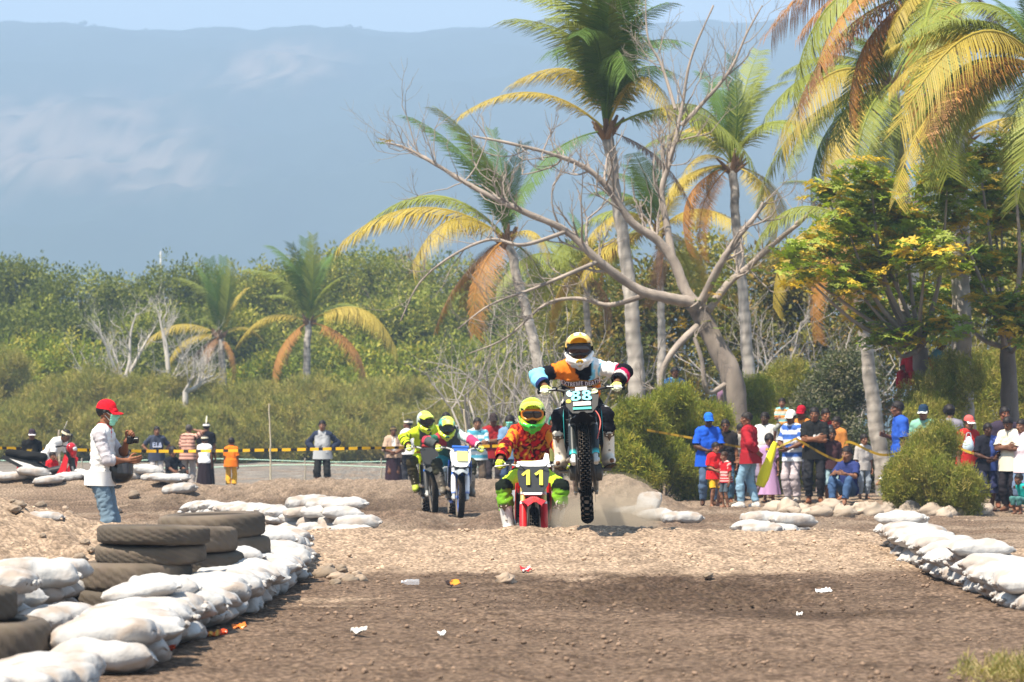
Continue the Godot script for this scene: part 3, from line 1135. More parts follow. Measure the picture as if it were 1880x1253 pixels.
	for t in [[628, 440, -.5, .2, "yellow"], [655, 425, 1.0, .26, "lime"], [757, 483, -1.2, .3, "yellow"], [756, 212, .5, .12, "green"], [800, 195, -.8, .14, "lime"], [836, 228, 1.5, .12, "green"], [905, 235, .4, .1, "green"], [960, 260, -.6, .12, "green"], [985, 330, 1.0, .2, "green"], [870, 290, -1.8, .2, "green"], [800, 600, .3, .1, "orange"], [870, 610, -1.2, .2, "orange"], [1010, 470, -.8, .3, "yellow"], [1000, 610, 1.0, .24, "lime"], [850, 560, 1.4, .16, "brown"]]:
		tips.append([P(t[0], t[1], D + t[2]), t[3], t[4]])
	palm("coconut palm with a dark leaning trunk behind the bare tree branches", G(1012, 77.5), P(930, 436, D), tips, .18, Vector3(.2, 0, 0))
	tips = []
	D = 142.0
	for t in [[452, 492, -.6, .2, "lime"], [490, 541, .8, .2, "lime"], [500, 450, .8, .16, "green"], [536, 446, -.8, .1, "green"], [561, 436, .3, .05, "green"], [575, 430, -.4, .06, "lime"], [614, 456, .5, .1, "green"], [630, 505, -.6, .14, "lime"], [700, 604, .4, .3, "lime"], [728, 642, -.8, .3, "yellow"], [674, 712, -.4, .2, "orange"], [500, 712, -.6, .16, "orange"], [525, 668, .4, .14, "brown"], [438, 626, .6, .22, "yellow"], [600, 470, 1.6, .2, "green"], [520, 480, -1.8, .2, "green"]]:
		tips.append([P(t[0], t[1], D + t[2]), t[3], t[4]])
	palm("short coconut palm with orange dead fronds in front of the mangroves", G(556, D), P(566, 590, D), tips, .24)
	tips = []
	D = 146.0
	for t in [[330, 508, -.4, .22, "lime"], [366, 490, .8, .12, "green"], [384, 474, -.6, .06, "green"], [410, 470, .4, .05, "green"], [424, 478, -.3, .08, "lime"], [450, 528, .6, .1, "yellow"], [264, 628, -.5, .2, "yellow"], [352, 590, .9, .26, "lime"], [482, 622, .6, .26, "yellow"], [310, 660, -.8, .2, "yellow"], [340, 700, .3, .16, "brown"], [430, 695, -.5, .14, "orange"], [372, 690, -1.0, .2, "brown"]]:
		tips.append([P(t[0], t[1], D + t[2]), t[3], t[4]])
	palm("coconut palm left of the orange-fronded one, beside the bleached dead tree", G(416, D), P(405, 616, D), tips, .24)
	# right-hand palms; their crowns reach over the top of the picture
	var right := [
		["large coconut palm at the top right with long orange-brown hanging fronds", 1772, 61.0, 1752, -30, .24, [[1466, 190, -.5, .16, "brown"], [1472, 52, .8, .2, "orange"], [1630, 74, -1.2, .2, "yellow"], [1560, 215, -.4, .2, "orange"], [1545, -40, 1.0, .2, "lime"], [1600, 150, 1.5, .25, "brown"], [1690, 250, -1.5, .2, "orange"], [1730, 260, .8, .16, "orange"], [1640, -80, -.4, .2, "green"], [1900, 20, -.8, .25, "lime"], [1860, 160, .8, .2, "brown"], [1505, 110, -1.6, .2, "orange"]]],
		["coconut palm at the right edge with pale green sweeping fronds", 1925, 57.0, 1912, 120, .25, [[1632, 160, -1.0, .22, "yellow"], [1640, 80, .5, .2, "yellow"], [1690, 322, -.8, .2, "lime"], [1700, 60, -.4, .24, "lime"], [1760, 290, 1.0, .2, "lime"], [1720, 200, 1.4, .22, "lime"], [1800, -20, .4, .14, "green"], [1870, -60, -.6, .1, "green"], [1850, 330, -.8, .2, "lime"], [1700, 240, -1.8, .2, "orange"], [1990, 60, 0, .2, "green"]]],
		["coconut palm with drooping lime fronds left of the top-right one", 1712, 71.0, 1640, 148, .22, [[1440, 128, .5, .2, "lime"], [1405, 210, -.6, .22, "lime"], [1443, 305, -.8, .16, "lime"], [1500, 60, 1.0, .2, "green"], [1490, 380, .6, .2, "green"], [1535, 330, -1.2, .2, "lime"], [1580, 30, .4, .14, "green"], [1660, 0, -.5, .12, "green"], [1590, 420, .4, .2, "lime"], [1740, 60, .8, .2, "green"], [1560, 270, 1.5, .24, "orange"], [1700, 330, -.5, .2, "yellow"]]],
		["leaning pale palm trunk rising behind the right-hand crowd", 1628, 66.0, 1556, 400, .2, [[1390, 440, .5, .26, "lime"], [1420, 560, -.6, .24, "yellow"], [1500, 620, -.5, .14, "orange"], [1440, 330, .8, .2, "lime"], [1530, 300, -.4, .1, "green"], [1590, 300, .4, .1, "green"], [1680, 430, .6, .26, "lime"], [1560, 560, -1.0, .2, "orange"], [1650, 340, -.4, .16, "lime"]]],
		["pale palm trunk standing right of the bare tree's leaning stem", 1392, 80.0, 1344, 300, .21, [[1190, 260, .5, .24, "lime"], [1230, 200, -.5, .2, "lime"], [1290, 130, .8, .12, "green"], [1345, 100, -.4, .08, "green"], [1400, 130, .4, .12, "lime"], [1470, 220, -.8, .22, "lime"], [1210, 420, .6, .24, "yellow"], [1290, 470, -.4, .18, "orange"], [1450, 420, .8, .2, "yellow"], [1250, 330, -1.0, .26, "yellow"]]],
		["thin palm trunk far behind the bare tree's crown", 1216, 90.0, 1212, 420, .18, [[1060, 420, .5, .24, "lime"], [1090, 350, -.5, .2, "green"], [1150, 300, .8, .14, "green"], [1210, 280, -.4, .08, "green"], [1280, 310, .4, .14, "lime"], [1340, 400, -.8, .22, "yellow"], [1100, 520, .6, .2, "orange"], [1190, 560, -.4, .16, "brown"], [1300, 530, .8, .2, "yellow"], [1050, 560, .6, .2, "yellow"]]],
		["slim palm at the back of the wood, right of the leaning trunk", 1776, 84.0, 1770, 250, .22, [[1600, 300, .5, .24, "lime"], [1650, 200, -.5, .2, "lime"], [1720, 120, .8, .12, "green"], [1790, 110, -.4, .1, "green"], [1860, 180, .4, .2, "lime"], [1920, 300, -.8, .22, "yellow"], [1680, 400, .6, .2, "orange"], [1830, 400, -.4, .2, "yellow"]]],
		["palm in the depth of the wood behind the bare tree's left limb", 1090, 92.0, 1075, 500, .17, [[960, 520, .5, .24, "lime"], [990, 440, -.5, .2, "lime"], [1050, 390, .8, .12, "green"], [1110, 400, -.4, .1, "yellow"], [1170, 450, .4, .2, "lime"], [1190, 540, -.8, .22, "yellow"], [1010, 610, .6, .2, "orange"], [1120, 610, -.4, .2, "brown"]]]]
	for r in right:
		tips = []
		for t in r[6]:
			tips.append([P(t[0], t[1], r[2] + t[2]), t[3], t[4], rr(-.25, .25)])
			if t[4] != "brown" and r[1] != 1628:
				tips.append([P(t[0] + rr(-60, 60), t[1] + rr(-20, 70), r[2] + t[2] + rr(-2.2, 2.2)), t[3] + rr(-.03, .08), ["green", "lime", "lime", "yellow", t[4]][rng.randi() % 5], rr(-.4, .4)])
		palm(r[0], G(r[1], r[2]), P(r[3], r[4], r[2]), tips, r[5] * .85)
	# ---- the large almost bare tree whose limbs cross the middle of the picture
	D = 66.0
	var base := G(1352, D)
	var Q := func(px, py, dz): return P(px, py, D + dz) - base
	var root := thing("bare_tree", base, 0.0, "large almost leafless tree with a dark leaning stem and long reaching limbs", "tree")
	var bc := Color(.3, .25, .21)
	var mb := MB.new()
	limb(mb, [Vector3(.05, -.1, 0), Q.call(1352, 790, 0), Q.call(1345, 700, 0), Q.call(1318, 640, .1), Q.call(1288, 580, .1), Q.call(1272, 556, 0)], .27, .17, bc * .75)
	part(root, "trunk", mb, M.bark)
	var limbs := [
		[[[1272, 556, 0], [1215, 545, -.2], [1165, 528, -.3], [1100, 480, -.6], [1040, 425, -.7], [960, 388, -.9], [880, 350, -.9], [800, 302, -.8], [745, 272, -.7], [708, 262, -.6]], .12, .015, 26, .9],
		[[[1290, 570, 0], [1262, 540, .2], [1236, 478, .3], [1205, 440, .3], [1160, 408, .2], [1120, 350, .1], [1075, 308, 0], [1010, 282, -.2], [930, 262, -.3], [868, 250, -.3]], .13, .015, 22, .9],
		[[[1236, 478, .3], [1222, 400, .5], [1215, 350, .6], [1232, 290, .6], [1252, 200, .8], [1268, 110, .8], [1310, 10, .8]], .085, .014, 20, .9],
		[[[1252, 230, .7], [1290, 190, .5], [1340, 130, .4], [1372, 60, .4], [1400, 10, .4]], .05, .012, 12, .8],
		[[[1240, 200, .8], [1215, 120, 1.2], [1190, 70, 1.2], [1185, -10, 1.3]], .04, .012, 10, .7],
		[[[1286, 560, 0], [1320, 490, -.4], [1352, 440, -.4], [1388, 396, -.3], [1402, 372, -.3]], .09, .03, 8, .6],
		[[[1300, 570, 0], [1338, 520, .4], [1372, 492, .5], [1430, 440, .6], [1480, 398, .6], [1500, 362, .6]], .09, .025, 10, .7],
		[[[1460, 412, .6], [1500, 384, .5], [1535, 362, .5]], .04, .014, 6, .6],
		[[[1100, 480, -.6], [1040, 505, -1.0], [980, 530, -1.0], [900, 560, -1.2], [840, 605, -1.2]], .05, .01, 18, .8],
		[[[1040, 425, -.7], [960, 450, -1.4], [900, 440, -1.5], [830, 470, -1.6], [770, 520, -1.6], [735, 590, -1.6]], .045, .01, 18, .8],
		[[[1190, 540, -.2], [1120, 560, .4], [1060, 548, .5], [1000, 560, .5], [930, 620, .4], [860, 650, .4]], .06, .01, 18, .8],
		[[[1280, 600, 0], [1240, 640, -.6], [1215, 690, -.6], [1222, 760, -.5]], .075, .05, 3, .4],
		[[[1340, 700, 0], [1300, 720, -.5], [1288, 660, -.6], [1275, 620, -.6]], .06, .04, 4, .4]]
	for l in limbs:
		mb = MB.new()
		var pts := []
		for p in l[0]: pts.append(Q.call(p[0], p[1], p[2]))
		limb(mb, pts, l[1], l[2], bc, l[3], l[4])
		part(root, "limb", mb, M.bark)
	var lx := []
	var lcx := []
	for s in [[1290, 560], [1300, 550], [1320, 545], [1285, 590], [1330, 520], [1340, 560], [1265, 585], [712, 266], [1255, 600], [1310, 530], [1310, 600], [1400, 500], [1440, 520]]:
		for i in 2:
			lx.append(Transform3D(Basis.from_euler(Vector3(rr(-.4, .4), rr(0, TAU), 0)) * rr(.3, .55), Q.call(s[0] + rr(-14, 14), s[1] + rr(-8, 8), rr(-.4, .4))))
			lcx.append([Color(.3, .3, .05), Color(.45, .28, .04), Color(.2, .26, .05)][rng.randi() % 3])
	multi(root, "leaves", leaf_big, M.leaf, lx, lcx)
	# ---- broad-leaved trees with yellowing leaves on the right
	for r in [
		["broad-leaved tree with yellowing leaves above the leaning palm trunk", 1690, 60.0, [[1520, 350, 40, 20], [1600, 330, 60, 28], [1560, 420, 60, 26], [1660, 400, 70, 30], [1520, 460, 55, 24], [1610, 480, 70, 26], [1700, 470, 70, 30], [1570, 520, 60, 24], [1680, 545, 70, 24], [1600, 580, 40, 20], [1740, 330, 60, 26], [1490, 510, 40, 18], [1450, 470, 40, 18], [1640, 430, 60, 30], [1580, 380, 50, 24], [1720, 600, 60, 24], [1640, 620, 50, 20]], 1500],
		["broad-leaved tree with orange leaves at the right edge", 1850, 61.0, [[1800, 300, 60, 26], [1860, 280, 50, 24], [1760, 400, 50, 22], [1840, 400, 60, 26], [1880, 480, 55, 26], [1800, 480, 55, 24], [1850, 560, 60, 26], [1900, 380, 50, 30], [1770, 540, 50, 24], [1820, 350, 60, 26], [1880, 600, 60, 26]], 1200]]:
		var b0 := G(r[1], r[2])
		var tr := thing("almond_tree", b0, 0.0, r[0], "tree", "broad-leaved trees with yellow leaves")
		var blobs := []
		mb = MB.new()
		var fork := P(r[1], 640, r[2]) - b0
		limb(mb, [Vector3(0, -.1, 0), fork * .5 + Vector3(.05, 0, 0), fork], .2, .14, Color(.16, .135, .12))
		for b in r[3]:
			var c := P(b[0], b[1], r[2] + rr(-1.6, 1.6)) - b0
			blobs.append([c, Vector3(b[2] * 1.25, b[3] * 1.7, b[2] * 1.25) / 98.0])
			limb(mb, [fork, fork.lerp(c, .5) + Vector3(rr(-.2, .2), -.25, rr(-.2, .2)), c + Vector3(0, -.1, 0)], .06, .015, Color(.24, .2, .165))
		part(tr, "trunk", mb, M.bark)
		crown(tr, blobs, r[4], leaf_big, .5, [Color(.24, .32, .05), Color(.3, .38, .06), Color(.19, .27, .045), Color(.34, .4, .08), Color(.27, .34, .055), Color(.55, .4, .05), Color(.62, .42, .05)], .75)
	# ---- bleached dead trees and twiggy growth
	for r in [["bleached dead tree standing among the mangroves on the left", 225, 712, 140.0, [[170, 590], [250, 575], [160, 690], [205, 640], [285, 600]], 4], ["smaller bleached dead tree between the left palms", 310, 712, 139.0, [[345, 640], [300, 610], [375, 660], [330, 655], [290, 570]], 4], ["bleached dead branch lying right of the dead trees", 340, 720, 136.0, [[392, 690], [380, 700], [360, 690]], 3]]:
		var b1 := P(r[1], r[2], r[3])
		var g1 := G(r[1], r[3])
		var dt := thing("dead_tree", g1, 0.0, r[0], "tree")
		mb = MB.new()
		var top := b1 - g1
		limb(mb, [Vector3(0, -.1, 0), top * .5, top], .16, .12, Color(.42, .38, .33))
		part(dt, "trunk", mb, M.bark)
		for e in r[4]:
			mb = MB.new()
			var tip := P(e[0], e[1], r[3] + rr(-.6, .6)) - g1
			limb(mb, [top, top.lerp(tip, .35) + Vector3(rr(-.1, .1), -.05, 0), top.lerp(tip, .7) + Vector3(rr(-.12, .12), .05, 0), tip], .1, .02, Color(.47, .43, .38), 7, 1.05)
			part(dt, "branch", mb, M.bark)
	for r in [["grey leafless tangle of twigs behind the second rider's helmet", 1010, 640, 72.0, 9, 2.2], ["grey leafless thicket below the palms behind the crowd", 1440, 600, 84.0, 12, 2.4], ["grey twiggy thicket left of the dark leaning trunk", 900, 640, 86.0, 9, 2.0], ["dry branch stuck upright beside the far spectators", 852, 770, 80.0, 4, .9], ["dry leafless scrub behind the leaning pale trunk", 1500, 640, 82.0, 10, 2.2], ["dry scrub at the right edge below the orange leaves", 1830, 640, 72.0, 9, 1.8]]:
		var g2 := G(r[1], r[3])
		var tw := thing("dry_thicket", g2, 0.0, r[0], "bush")
		mb = MB.new()
		var hh: float = P(r[1], r[2], r[3]).y - g2.y
		for i in r[4]:
			bare(mb, Vector3(rr(-.4, .4), -.05, rr(-.4, .4)) * r[5] * .6, (Vector3.UP * 1.1 + rdir() * .7).normalized(), hh * rr(.5, .75), .05 if hh > 2.0 else .035, 3, .85, Color(.33, .295, .26), .08)
		part(tw, "branches", mb, M.bark)
	# dry grass at the bottom right corner
	var gx := []
	var gc := []
	for i in 90:
		var x := 2.62 + rr(-.4, .5) * rng.randf()
		var dd := 16.7 + rr(-.3, .35)
		gx.append(Transform3D(Basis.from_euler(Vector3(rr(-.3, .3), rr(0, TAU), rr(-.3, .3))) * rr(.25, .55), Vector3(x, gy(x, dd) + .02, -dd)))
		gc.append([Color(.42, .33, .14), Color(.5, .4, .2), Color(.3, .3, .1)][rng.randi() % 3])
	tag(multi(self, "dry_grass", leaf_fine, M.leaf, gx, gc), "dry yellow grass tufts at the bottom right of the track", "grass", "", "stuff")
# ---------------------------------------------------------------- sandbags, tyres, litter
var bags := []

func make_bags() -> void:
	for q in 6:
		var mb := MB.new()
		var nu := 40
		var nv := 28
		var rings := []
		for i in nu + 1:
			var t := (i / float(nu)) * 2.0 - 1.0
			var ring := []
			var at := absf(t)
			var w := .165 * (1.0 - .3 * pow(at, 6.0)) * (1.0 + .07 * sin(t * 3.0 + q))
			var h := .085 * pow(maxf(1.0 - pow(at, 3.4 + q * .3), .0), .55) + .008
			for j in nv:
				var a := TAU * j / nv
				var cx := signf(cos(a)) * pow(absf(cos(a)), .8)
				var sy := signf(sin(a)) * pow(absf(sin(a)), .85)
				var y := sy * h * (1.0 if sy > 0.0 else .72)
				var z := cx * w
				var x := t * (.27 + .01 * sin(a * 2.0 + q))
				var fold := nz.get_noise_3d(x * 75.0 + q * 40.0, y * 60.0, z * 75.0) * .026 + (absf(nzf.get_noise_3d(x * 55.0, y * 120.0 + q * 20.0, z * 190.0)) - .2) * .026 * (.3 + at * at)
				ring.append(Vector3(x, y + fold + .062, z * (1.0 + fold * 3.0)))
			rings.append(ring)
		loft(mb, rings, W, true, true)
		# the gathered, tied mouth of the sack
		var ear := MB.new()
		for e in 5:
			var a := lerpf(-.9, .9, e / 4.0)
			tube(ear, [Vector3(.255, .062, .045 * a), Vector3(.285, .066 + .008 * cos(e * 2.0), .06 * a), Vector3(.29 + .006 * sin(e * 5.0), .067 + .006 * sin(e * 3.0 + q), .07 * a)], [.018, .016, .012], 6, W)
		mb.add(ear)
		for i in mb.v.size():
			var p := mb.v[i]
			var dirt := smoothstep(.0, .45, nz.get_noise_3d(p.x * 70.0 + q * 90.0, p.y * 70.0, p.z * 70.0) + .12)
			mb.c[i] = (Color(.44, .428, .415).lerp(Color(.35, .27, .21), clampf(dirt * (.25 + .12 * q), 0.0, .8))) * (1.0 - .03 * q)
		bags.append(mb.mesh())

func bag(at: Vector3, yaw: float, label: String, group: String, sc := 1.0, tilt := 0.0, roll := 0.0) -> void:
	var o := part(self, "sandbag", bags[rng.randi() % bags.size()], M.sack)
	o.transform = Transform3D(Basis(Vector3.UP, yaw) * Basis(Vector3.BACK, tilt) * Basis(Vector3.RIGHT, roll) * Basis().scaled(Vector3(sc * rr(.92, 1.08), sc * rr(.85, 1.12), sc * rr(.92, 1.1))), at)
	tag(o, label, "sandbag", group)

func bag_wall(path: Array, layers: Array, cross: float, label: String, group: String, sc := 1.0) -> void:
	var sp := []
	for i in path.size() - 1:
		var k := 12
		for j in k: sp.append(path[i].lerp(path[i + 1], float(j) / k))
	sp.append(path[-1])
	for L in layers.size():
		var step: float = .31 * sc
		var run := step * (.2 + .5 * (L % 2))
		for i in sp.size() - 1:
			var a: Vector3 = sp[i]
			var b: Vector3 = sp[i + 1]
			var len := (b - a).length()
			while run < len:
				var p := a.lerp(b, run / len)
				var dir := (b - a).normalized()
				var yaw := atan2(-dir.z, dir.x) + PI / 2.0 + cross + rr(-.16, .16)
				var sd := Vector3(dir.z, 0, -dir.x)
				p += sd * (rr(-.05, .05) + layers[L])
				p.y = gy(p.x, -p.z) + L * .12 * sc + rr(-.008, .012)
				bag(p, yaw if rng.randf() < .8 else yaw + PI, label + (", lying on top" if L == layers.size() - 1 and layers.size() > 1 else ", in the bottom course" if layers.size() > 1 else ""), group, sc, rr(-.11, .11), rr(-.14, .14))
				run += step * rr(.9, 1.1)
			run -= len

func tyre(at: Vector3, R: float, wd: float, tiltx: float, tiltz: float, label: String, tread := 1.0) -> void:
	var mb := MB.new()
	var segs := 96
	var prof := [[.56, -.36], [.58, -.46], [.7, -.5], [.88, -.5], [.965, -.42], [1.0, -.3], [1.0, -.12], [1.0, 0.0], [1.0, .12], [1.0, .3], [.965, .42], [.88, .5], [.7, .5], [.58, .46], [.56, .36]]
	var k := prof.size()
	for i in segs:
		var a := TAU * i / segs
		for j in k:
			var r: float = prof[j][0] * R
			var y: float = prof[j][1] * wd
			if j >= 4 and j <= 10:
				var g := (i / 2 + (j % 2)) % 2 == 0
				r -= (.012 if g else 0.0) * tread
			r *= 1.0 + .006 * nz.get_noise_2d(a * 30.0, y * 100.0 + at.x * 30.0)
			mb.vert(Vector3(cos(a) * r, y, sin(a) * r), Vector3.UP, W)
	for i in segs:
		var i2 := (i + 1) % segs
		for j in k - 1:
			mb.quad(i * k + j, i * k + j + 1, i2 * k + j + 1, i2 * k + j)
	mb.smooth()
	for i in mb.v.size():
		var p := mb.v[i]
		var dust := smoothstep(-.1, .45, nz.get_noise_3d(p.x * 25.0 + at.z * 7.0, p.y * 60.0, p.z * 25.0))
		mb.c[i] = Color(.05, .044, .038).lerp(Color(.2, .155, .115), .28 + dust * .4)
	var root := thing("tyre", at + Vector3(0, wd * .5, 0), rr(0, TAU), label, "tyre", "used tyres stacked as a barrier")
	root.rotation.x = tiltx
	root.rotation.z = tiltz
	part(root, "tread", mb, M.rubber)
	var bd := MB.new()
	for s in [-1.0, 1.0]:
		lathe(bd, [[R * .545, s * wd * .36 - .012], [R * .585, s * wd * .44 - .006], [R * .6, s * wd * .47], [R * .575, s * wd * .475], [R * .54, s * wd * .4], [R * .545, s * wd * .36 - .012]], 40, Transform3D(), Color(.06, .05, .042))
		lathe(bd, [[R * .78, s * wd * .498], [R * .8, s * wd * .515], [R * .82, s * wd * .498]], 48, Transform3D(), Color(.08, .066, .052))
	part(root, "bead", bd, M.rubber)

func rock(at: Vector3, s: Vector3, col: Color, label: String, group: String) -> void:
	var mb := MB.new()
	ball(mb, Vector3.ZERO, Vector3.ONE, col, Basis(), 9, 12)
	var sd := rr(0, 900)
	for i in mb.v.size():
		var p := mb.v[i]
		var f := 1.0 + .5 * nz.get_noise_3d(p.x * 45.0 + sd, p.y * 45.0, p.z * 45.0) + .18 * nz.get_noise_3d(p.x * 140.0 + sd, p.y * 140.0, p.z * 140.0)
		mb.v[i] = p * s * f
		mb.c[i] = col * (1.0 + .4 * nz.get_noise_3d(p.x * 90.0, p.y * 90.0 + sd, p.z * 90.0))
	mb.smooth()
	var o := part(self, "rock", mb, M.stone)
	o.position = at + Vector3(0, s.y * .35, 0)
	o.rotation.y = rr(0, TAU)
	tag(o, label, "rock", group)

func wrapper(at: Vector3, sx: float, sz: float, fn: Callable, label: String, called := "wrapper", mat: Material = null) -> void:
	var mb := MB.new()
	var rings := []
	for i in 9:
		var ring := []
		for j in 9:
			var u := i / 8.0 - .5
			var w := j / 8.0 - .5
			ring.append(Vector3(u * sx, .014 + .02 * nz.get_noise_2d(u * 160.0 + at.x * 50.0, w * 160.0) + .03 * absf(u) * .6 + .02 * absf(w), -w * sz))
		rings.append(ring)
	loft(mb, rings, W, false)
	mb.add(MB.new().add(mb), Transform3D(Basis(), Vector3(0, -.0025, 0)))
	for i in mb.v.size(): mb.c[i] = fn.call(mb.v[i])
	var o := part(self, called, mb, M.gloss if mat == null else mat)
	o.position = at + Vector3(0, .008, 0)
	o.rotation = Vector3(.3, rr(-.6, .6), .1)
	tag(o, label, "litter")

# flat barrier tape hung along points; printed stripes
func tape(pts: Array, wd: float, c1: Color, c2: Color, period: float, label: String, twist := 1.0) -> void:
	var sp := spline(pts, 40)
	var mb := MB.new()
	var run := 0.0
	var last: Vector3 = sp[0]
	var acc := []
	for i in sp.size():
		run += (sp[i] - last).length()
		last = sp[i]
		acc.append(run)
	for i in sp.size() - 1:
		var st := maxi(1, int((acc[i + 1] - acc[i]) / (period * .25)))
		for k in st:
			var f0 := float(k) / st
			var f1 := float(k + 1) / st
			var s0: float = lerpf(acc[i], acc[i + 1], f0)
			var col := c1 if fmod(s0, period) < period * .66 else c2
			var q := []
			for f in [f0, f1]:
				var p: Vector3 = sp[i].lerp(sp[i + 1], f)
				var s: float = lerpf(acc[i], acc[i + 1], f)
				var an := .5 * sin(s * .9) * twist + .35 * sin(s * 2.3 + 1.0) * twist
				var u := Vector3(0, cos(an), sin(an)) * wd * .5
				var nn := Vector3(0, -sin(an), cos(an))
				q.append(mb.vert(p - u, nn, col))
				q.append(mb.vert(p + u, nn, col))
			mb.quad(q[0], q[2], q[3], q[1])
	var o := part(self, "barrier_tape", mb, M.tape)
	tag(o, label, "barrier tape")

func pole(a: Vector3, b: Vector3, r: float, col: Color, label: String, called := "pole") -> void:
	var mb := MB.new()
	var pts := []
	var rad := []
	for i in 13:
		var t := i / 12.0
		pts.append((b - a) * t + Vector3(nz.get_noise_1d(t * 80.0), 0, 0) * .03)
		rad.append(r * (1.0 - .3 * t) * (1.15 if i % 3 == 0 else 1.0))
	tube(mb, pts, rad, 8, col)
	var o := part(self, called, mb, M.bark)
	o.position = a
	tag(o, label, "pole")

func scooter(at: Vector3, turn: float) -> void:
	var root := thing("scooter", at, turn, "red, white and black underbone scooter parked behind the sandbag row", "scooter")
	var V := func(x, y, z): return Vector3(x, y, z)
	var C := {"tyre": lc("262422"), "rim": lc("3a3a3a")}
	wheel(root, V.call(0, .28, .62), .28, .042, 26, [[0.0, .04, .03, 0.0], [.7, .02, .03, .5], [-.7, .02, .03, .5]], C, .06)
	wheel(root, V.call(0, .28, -.62), .28, .048, 26, [[0.0, .05, .03, 0.0], [.7, .02, .03, .5], [-.7, .02, .03, .5]], C, .06)
	var red := lc("c01c26")
	var white := lc("e8e6e2")
	var black := lc("1d1d1f")
	var side := Transform3D(Basis(Vector3.UP, -PI / 2.0), Vector3.ZERO)
	for s in [-1.0, 1.0]:
		var m := MB.new()
		slab(m, PackedVector2Array([Vector2(.1, .55), Vector2(-.2, .72), Vector2(-.85, .86), Vector2(-.88, .8), Vector2(-.5, .62), Vector2(-.1, .44)]), .012, Transform3D(side.basis, V.call(s * .13, 0, 0)), black)
		part(root, "side_panel", m, M.paint)
		m = MB.new()
		slab(m, PackedVector2Array([Vector2(.02, .54), Vector2(-.3, .69), Vector2(-.72, .8), Vector2(-.4, .64), Vector2(-.04, .47)]), .006, Transform3D(side.basis, V.call(s * .142, 0, 0)), white)
		part(root, "stripe", m, M.paint)
		m = MB.new()
		slab(m, PackedVector2Array([Vector2(.42, .88), Vector2(.3, .62), Vector2(.1, .36), Vector2(.2, .3), Vector2(.44, .5), Vector2(.5, .8)]), .012, Transform3D(Basis(Vector3.UP, -PI / 2.0 + s * .35), V.call(s * .1, 0, .03)), red)
		part(root, "leg_shield", m, M.paint)
		m = MB.new()
		tube(m, [V.call(s * .04, 1.02, .4), V.call(s * .2, 1.04, .36), V.call(s * .33, 1.02, .28)], [.013, .013, .019], 8, black)
		tube(m, [V.call(s * .2, 1.04, .36), V.call(s * .24, 1.2, .38)], [.006], 5, black)
		ball(m, V.call(s * .25, 1.23, .38), V.call(.06, .038, .014), black, Basis(), 6, 10)
		part(root, "handlebar", m, M.gloss)
	var st := nets([[V.call(0, .82, -.1), V.call(0, .9, -.78), .09, .08], [V.call(0, .84, -.35), V.call(.13, .06, .25), Basis()]], .02, .04)
	part(root, "seat", st.paint(black), M.cloth)
	var fr := nets([[V.call(0, .98, .42), V.call(0, .6, .5), .07, .06], [V.call(0, .6, .3), V.call(0, .5, -.2), .08, .09], [V.call(0, .38, -.05), V.call(.11, .1, .17), Basis()], [V.call(0, .6, -.3), V.call(0, .75, -.7), .1, .05]], .02, .05)
	part(root, "frame_cover", fr.paint(black), M.plastic)
	var hl := nets([[V.call(0, 1.0, .46), V.call(.13, .1, .09), Basis()], [V.call(0, .9, .5), V.call(.09, .1, .06), Basis()]], .016, .04)
	part(root, "front_cowl", hl.paint(red), M.paint)
	var lm := MB.new()
	ball(lm, V.call(0, .98, .53), V.call(.09, .05, .035), lc("dfe4e6"), Basis(), 8, 12)
	part(root, "headlight", lm, M.gloss)
	var ff := MB.new()
	var rings := []
	for i in 9:
		var a := lerpf(-.4, 2.0, i / 8.0)
		var ring := []
		for j in 5:
			var u := j / 4.0 * 2.0 - 1.0
			ring.append(V.call(-u * .06, .28 + cos(a) * (.33 - .03 * u * u), .62 + sin(a) * (.33 - .03 * u * u)))
		rings.append(ring)
	loft(ff, rings, white, false)
	for i in ff.v.size():
		if ff.v[i].z > .84: ff.c[i] = red
	part(root, "front_fender", ff, M.paint)
	var fk := MB.new()
	for s in [-1.0, 1.0]:
		fk = MB.new()
		tube(fk, [V.call(s * .06, .28, .62), V.call(s * .06, .65, .5)], [.02], 8, lc("8a8a8a"))
		part(root, "fork_leg", fk, M.metal)
		fk = MB.new()
		tube(fk, [V.call(s * .11, .28, -.62), V.call(s * .11, .68, -.55)], [.022], 8, red)
		part(root, "rear_shock", fk, M.metal)
		fk = MB.new()
		tube(fk, [V.call(s * .08, .36, -.1), V.call(s * .08, .28, -.62)], [.022], 8, black)
		part(root, "swingarm", fk, M.metal)
	var ex := MB.new()
	tube(ex, [V.call(-.12, .3, .0), V.call(-.14, .28, -.3), V.call(-.14, .34, -.75)], [.02, .035, .05], 10, lc("5a5a5a"))
	part(root, "exhaust", ex, M.metal)
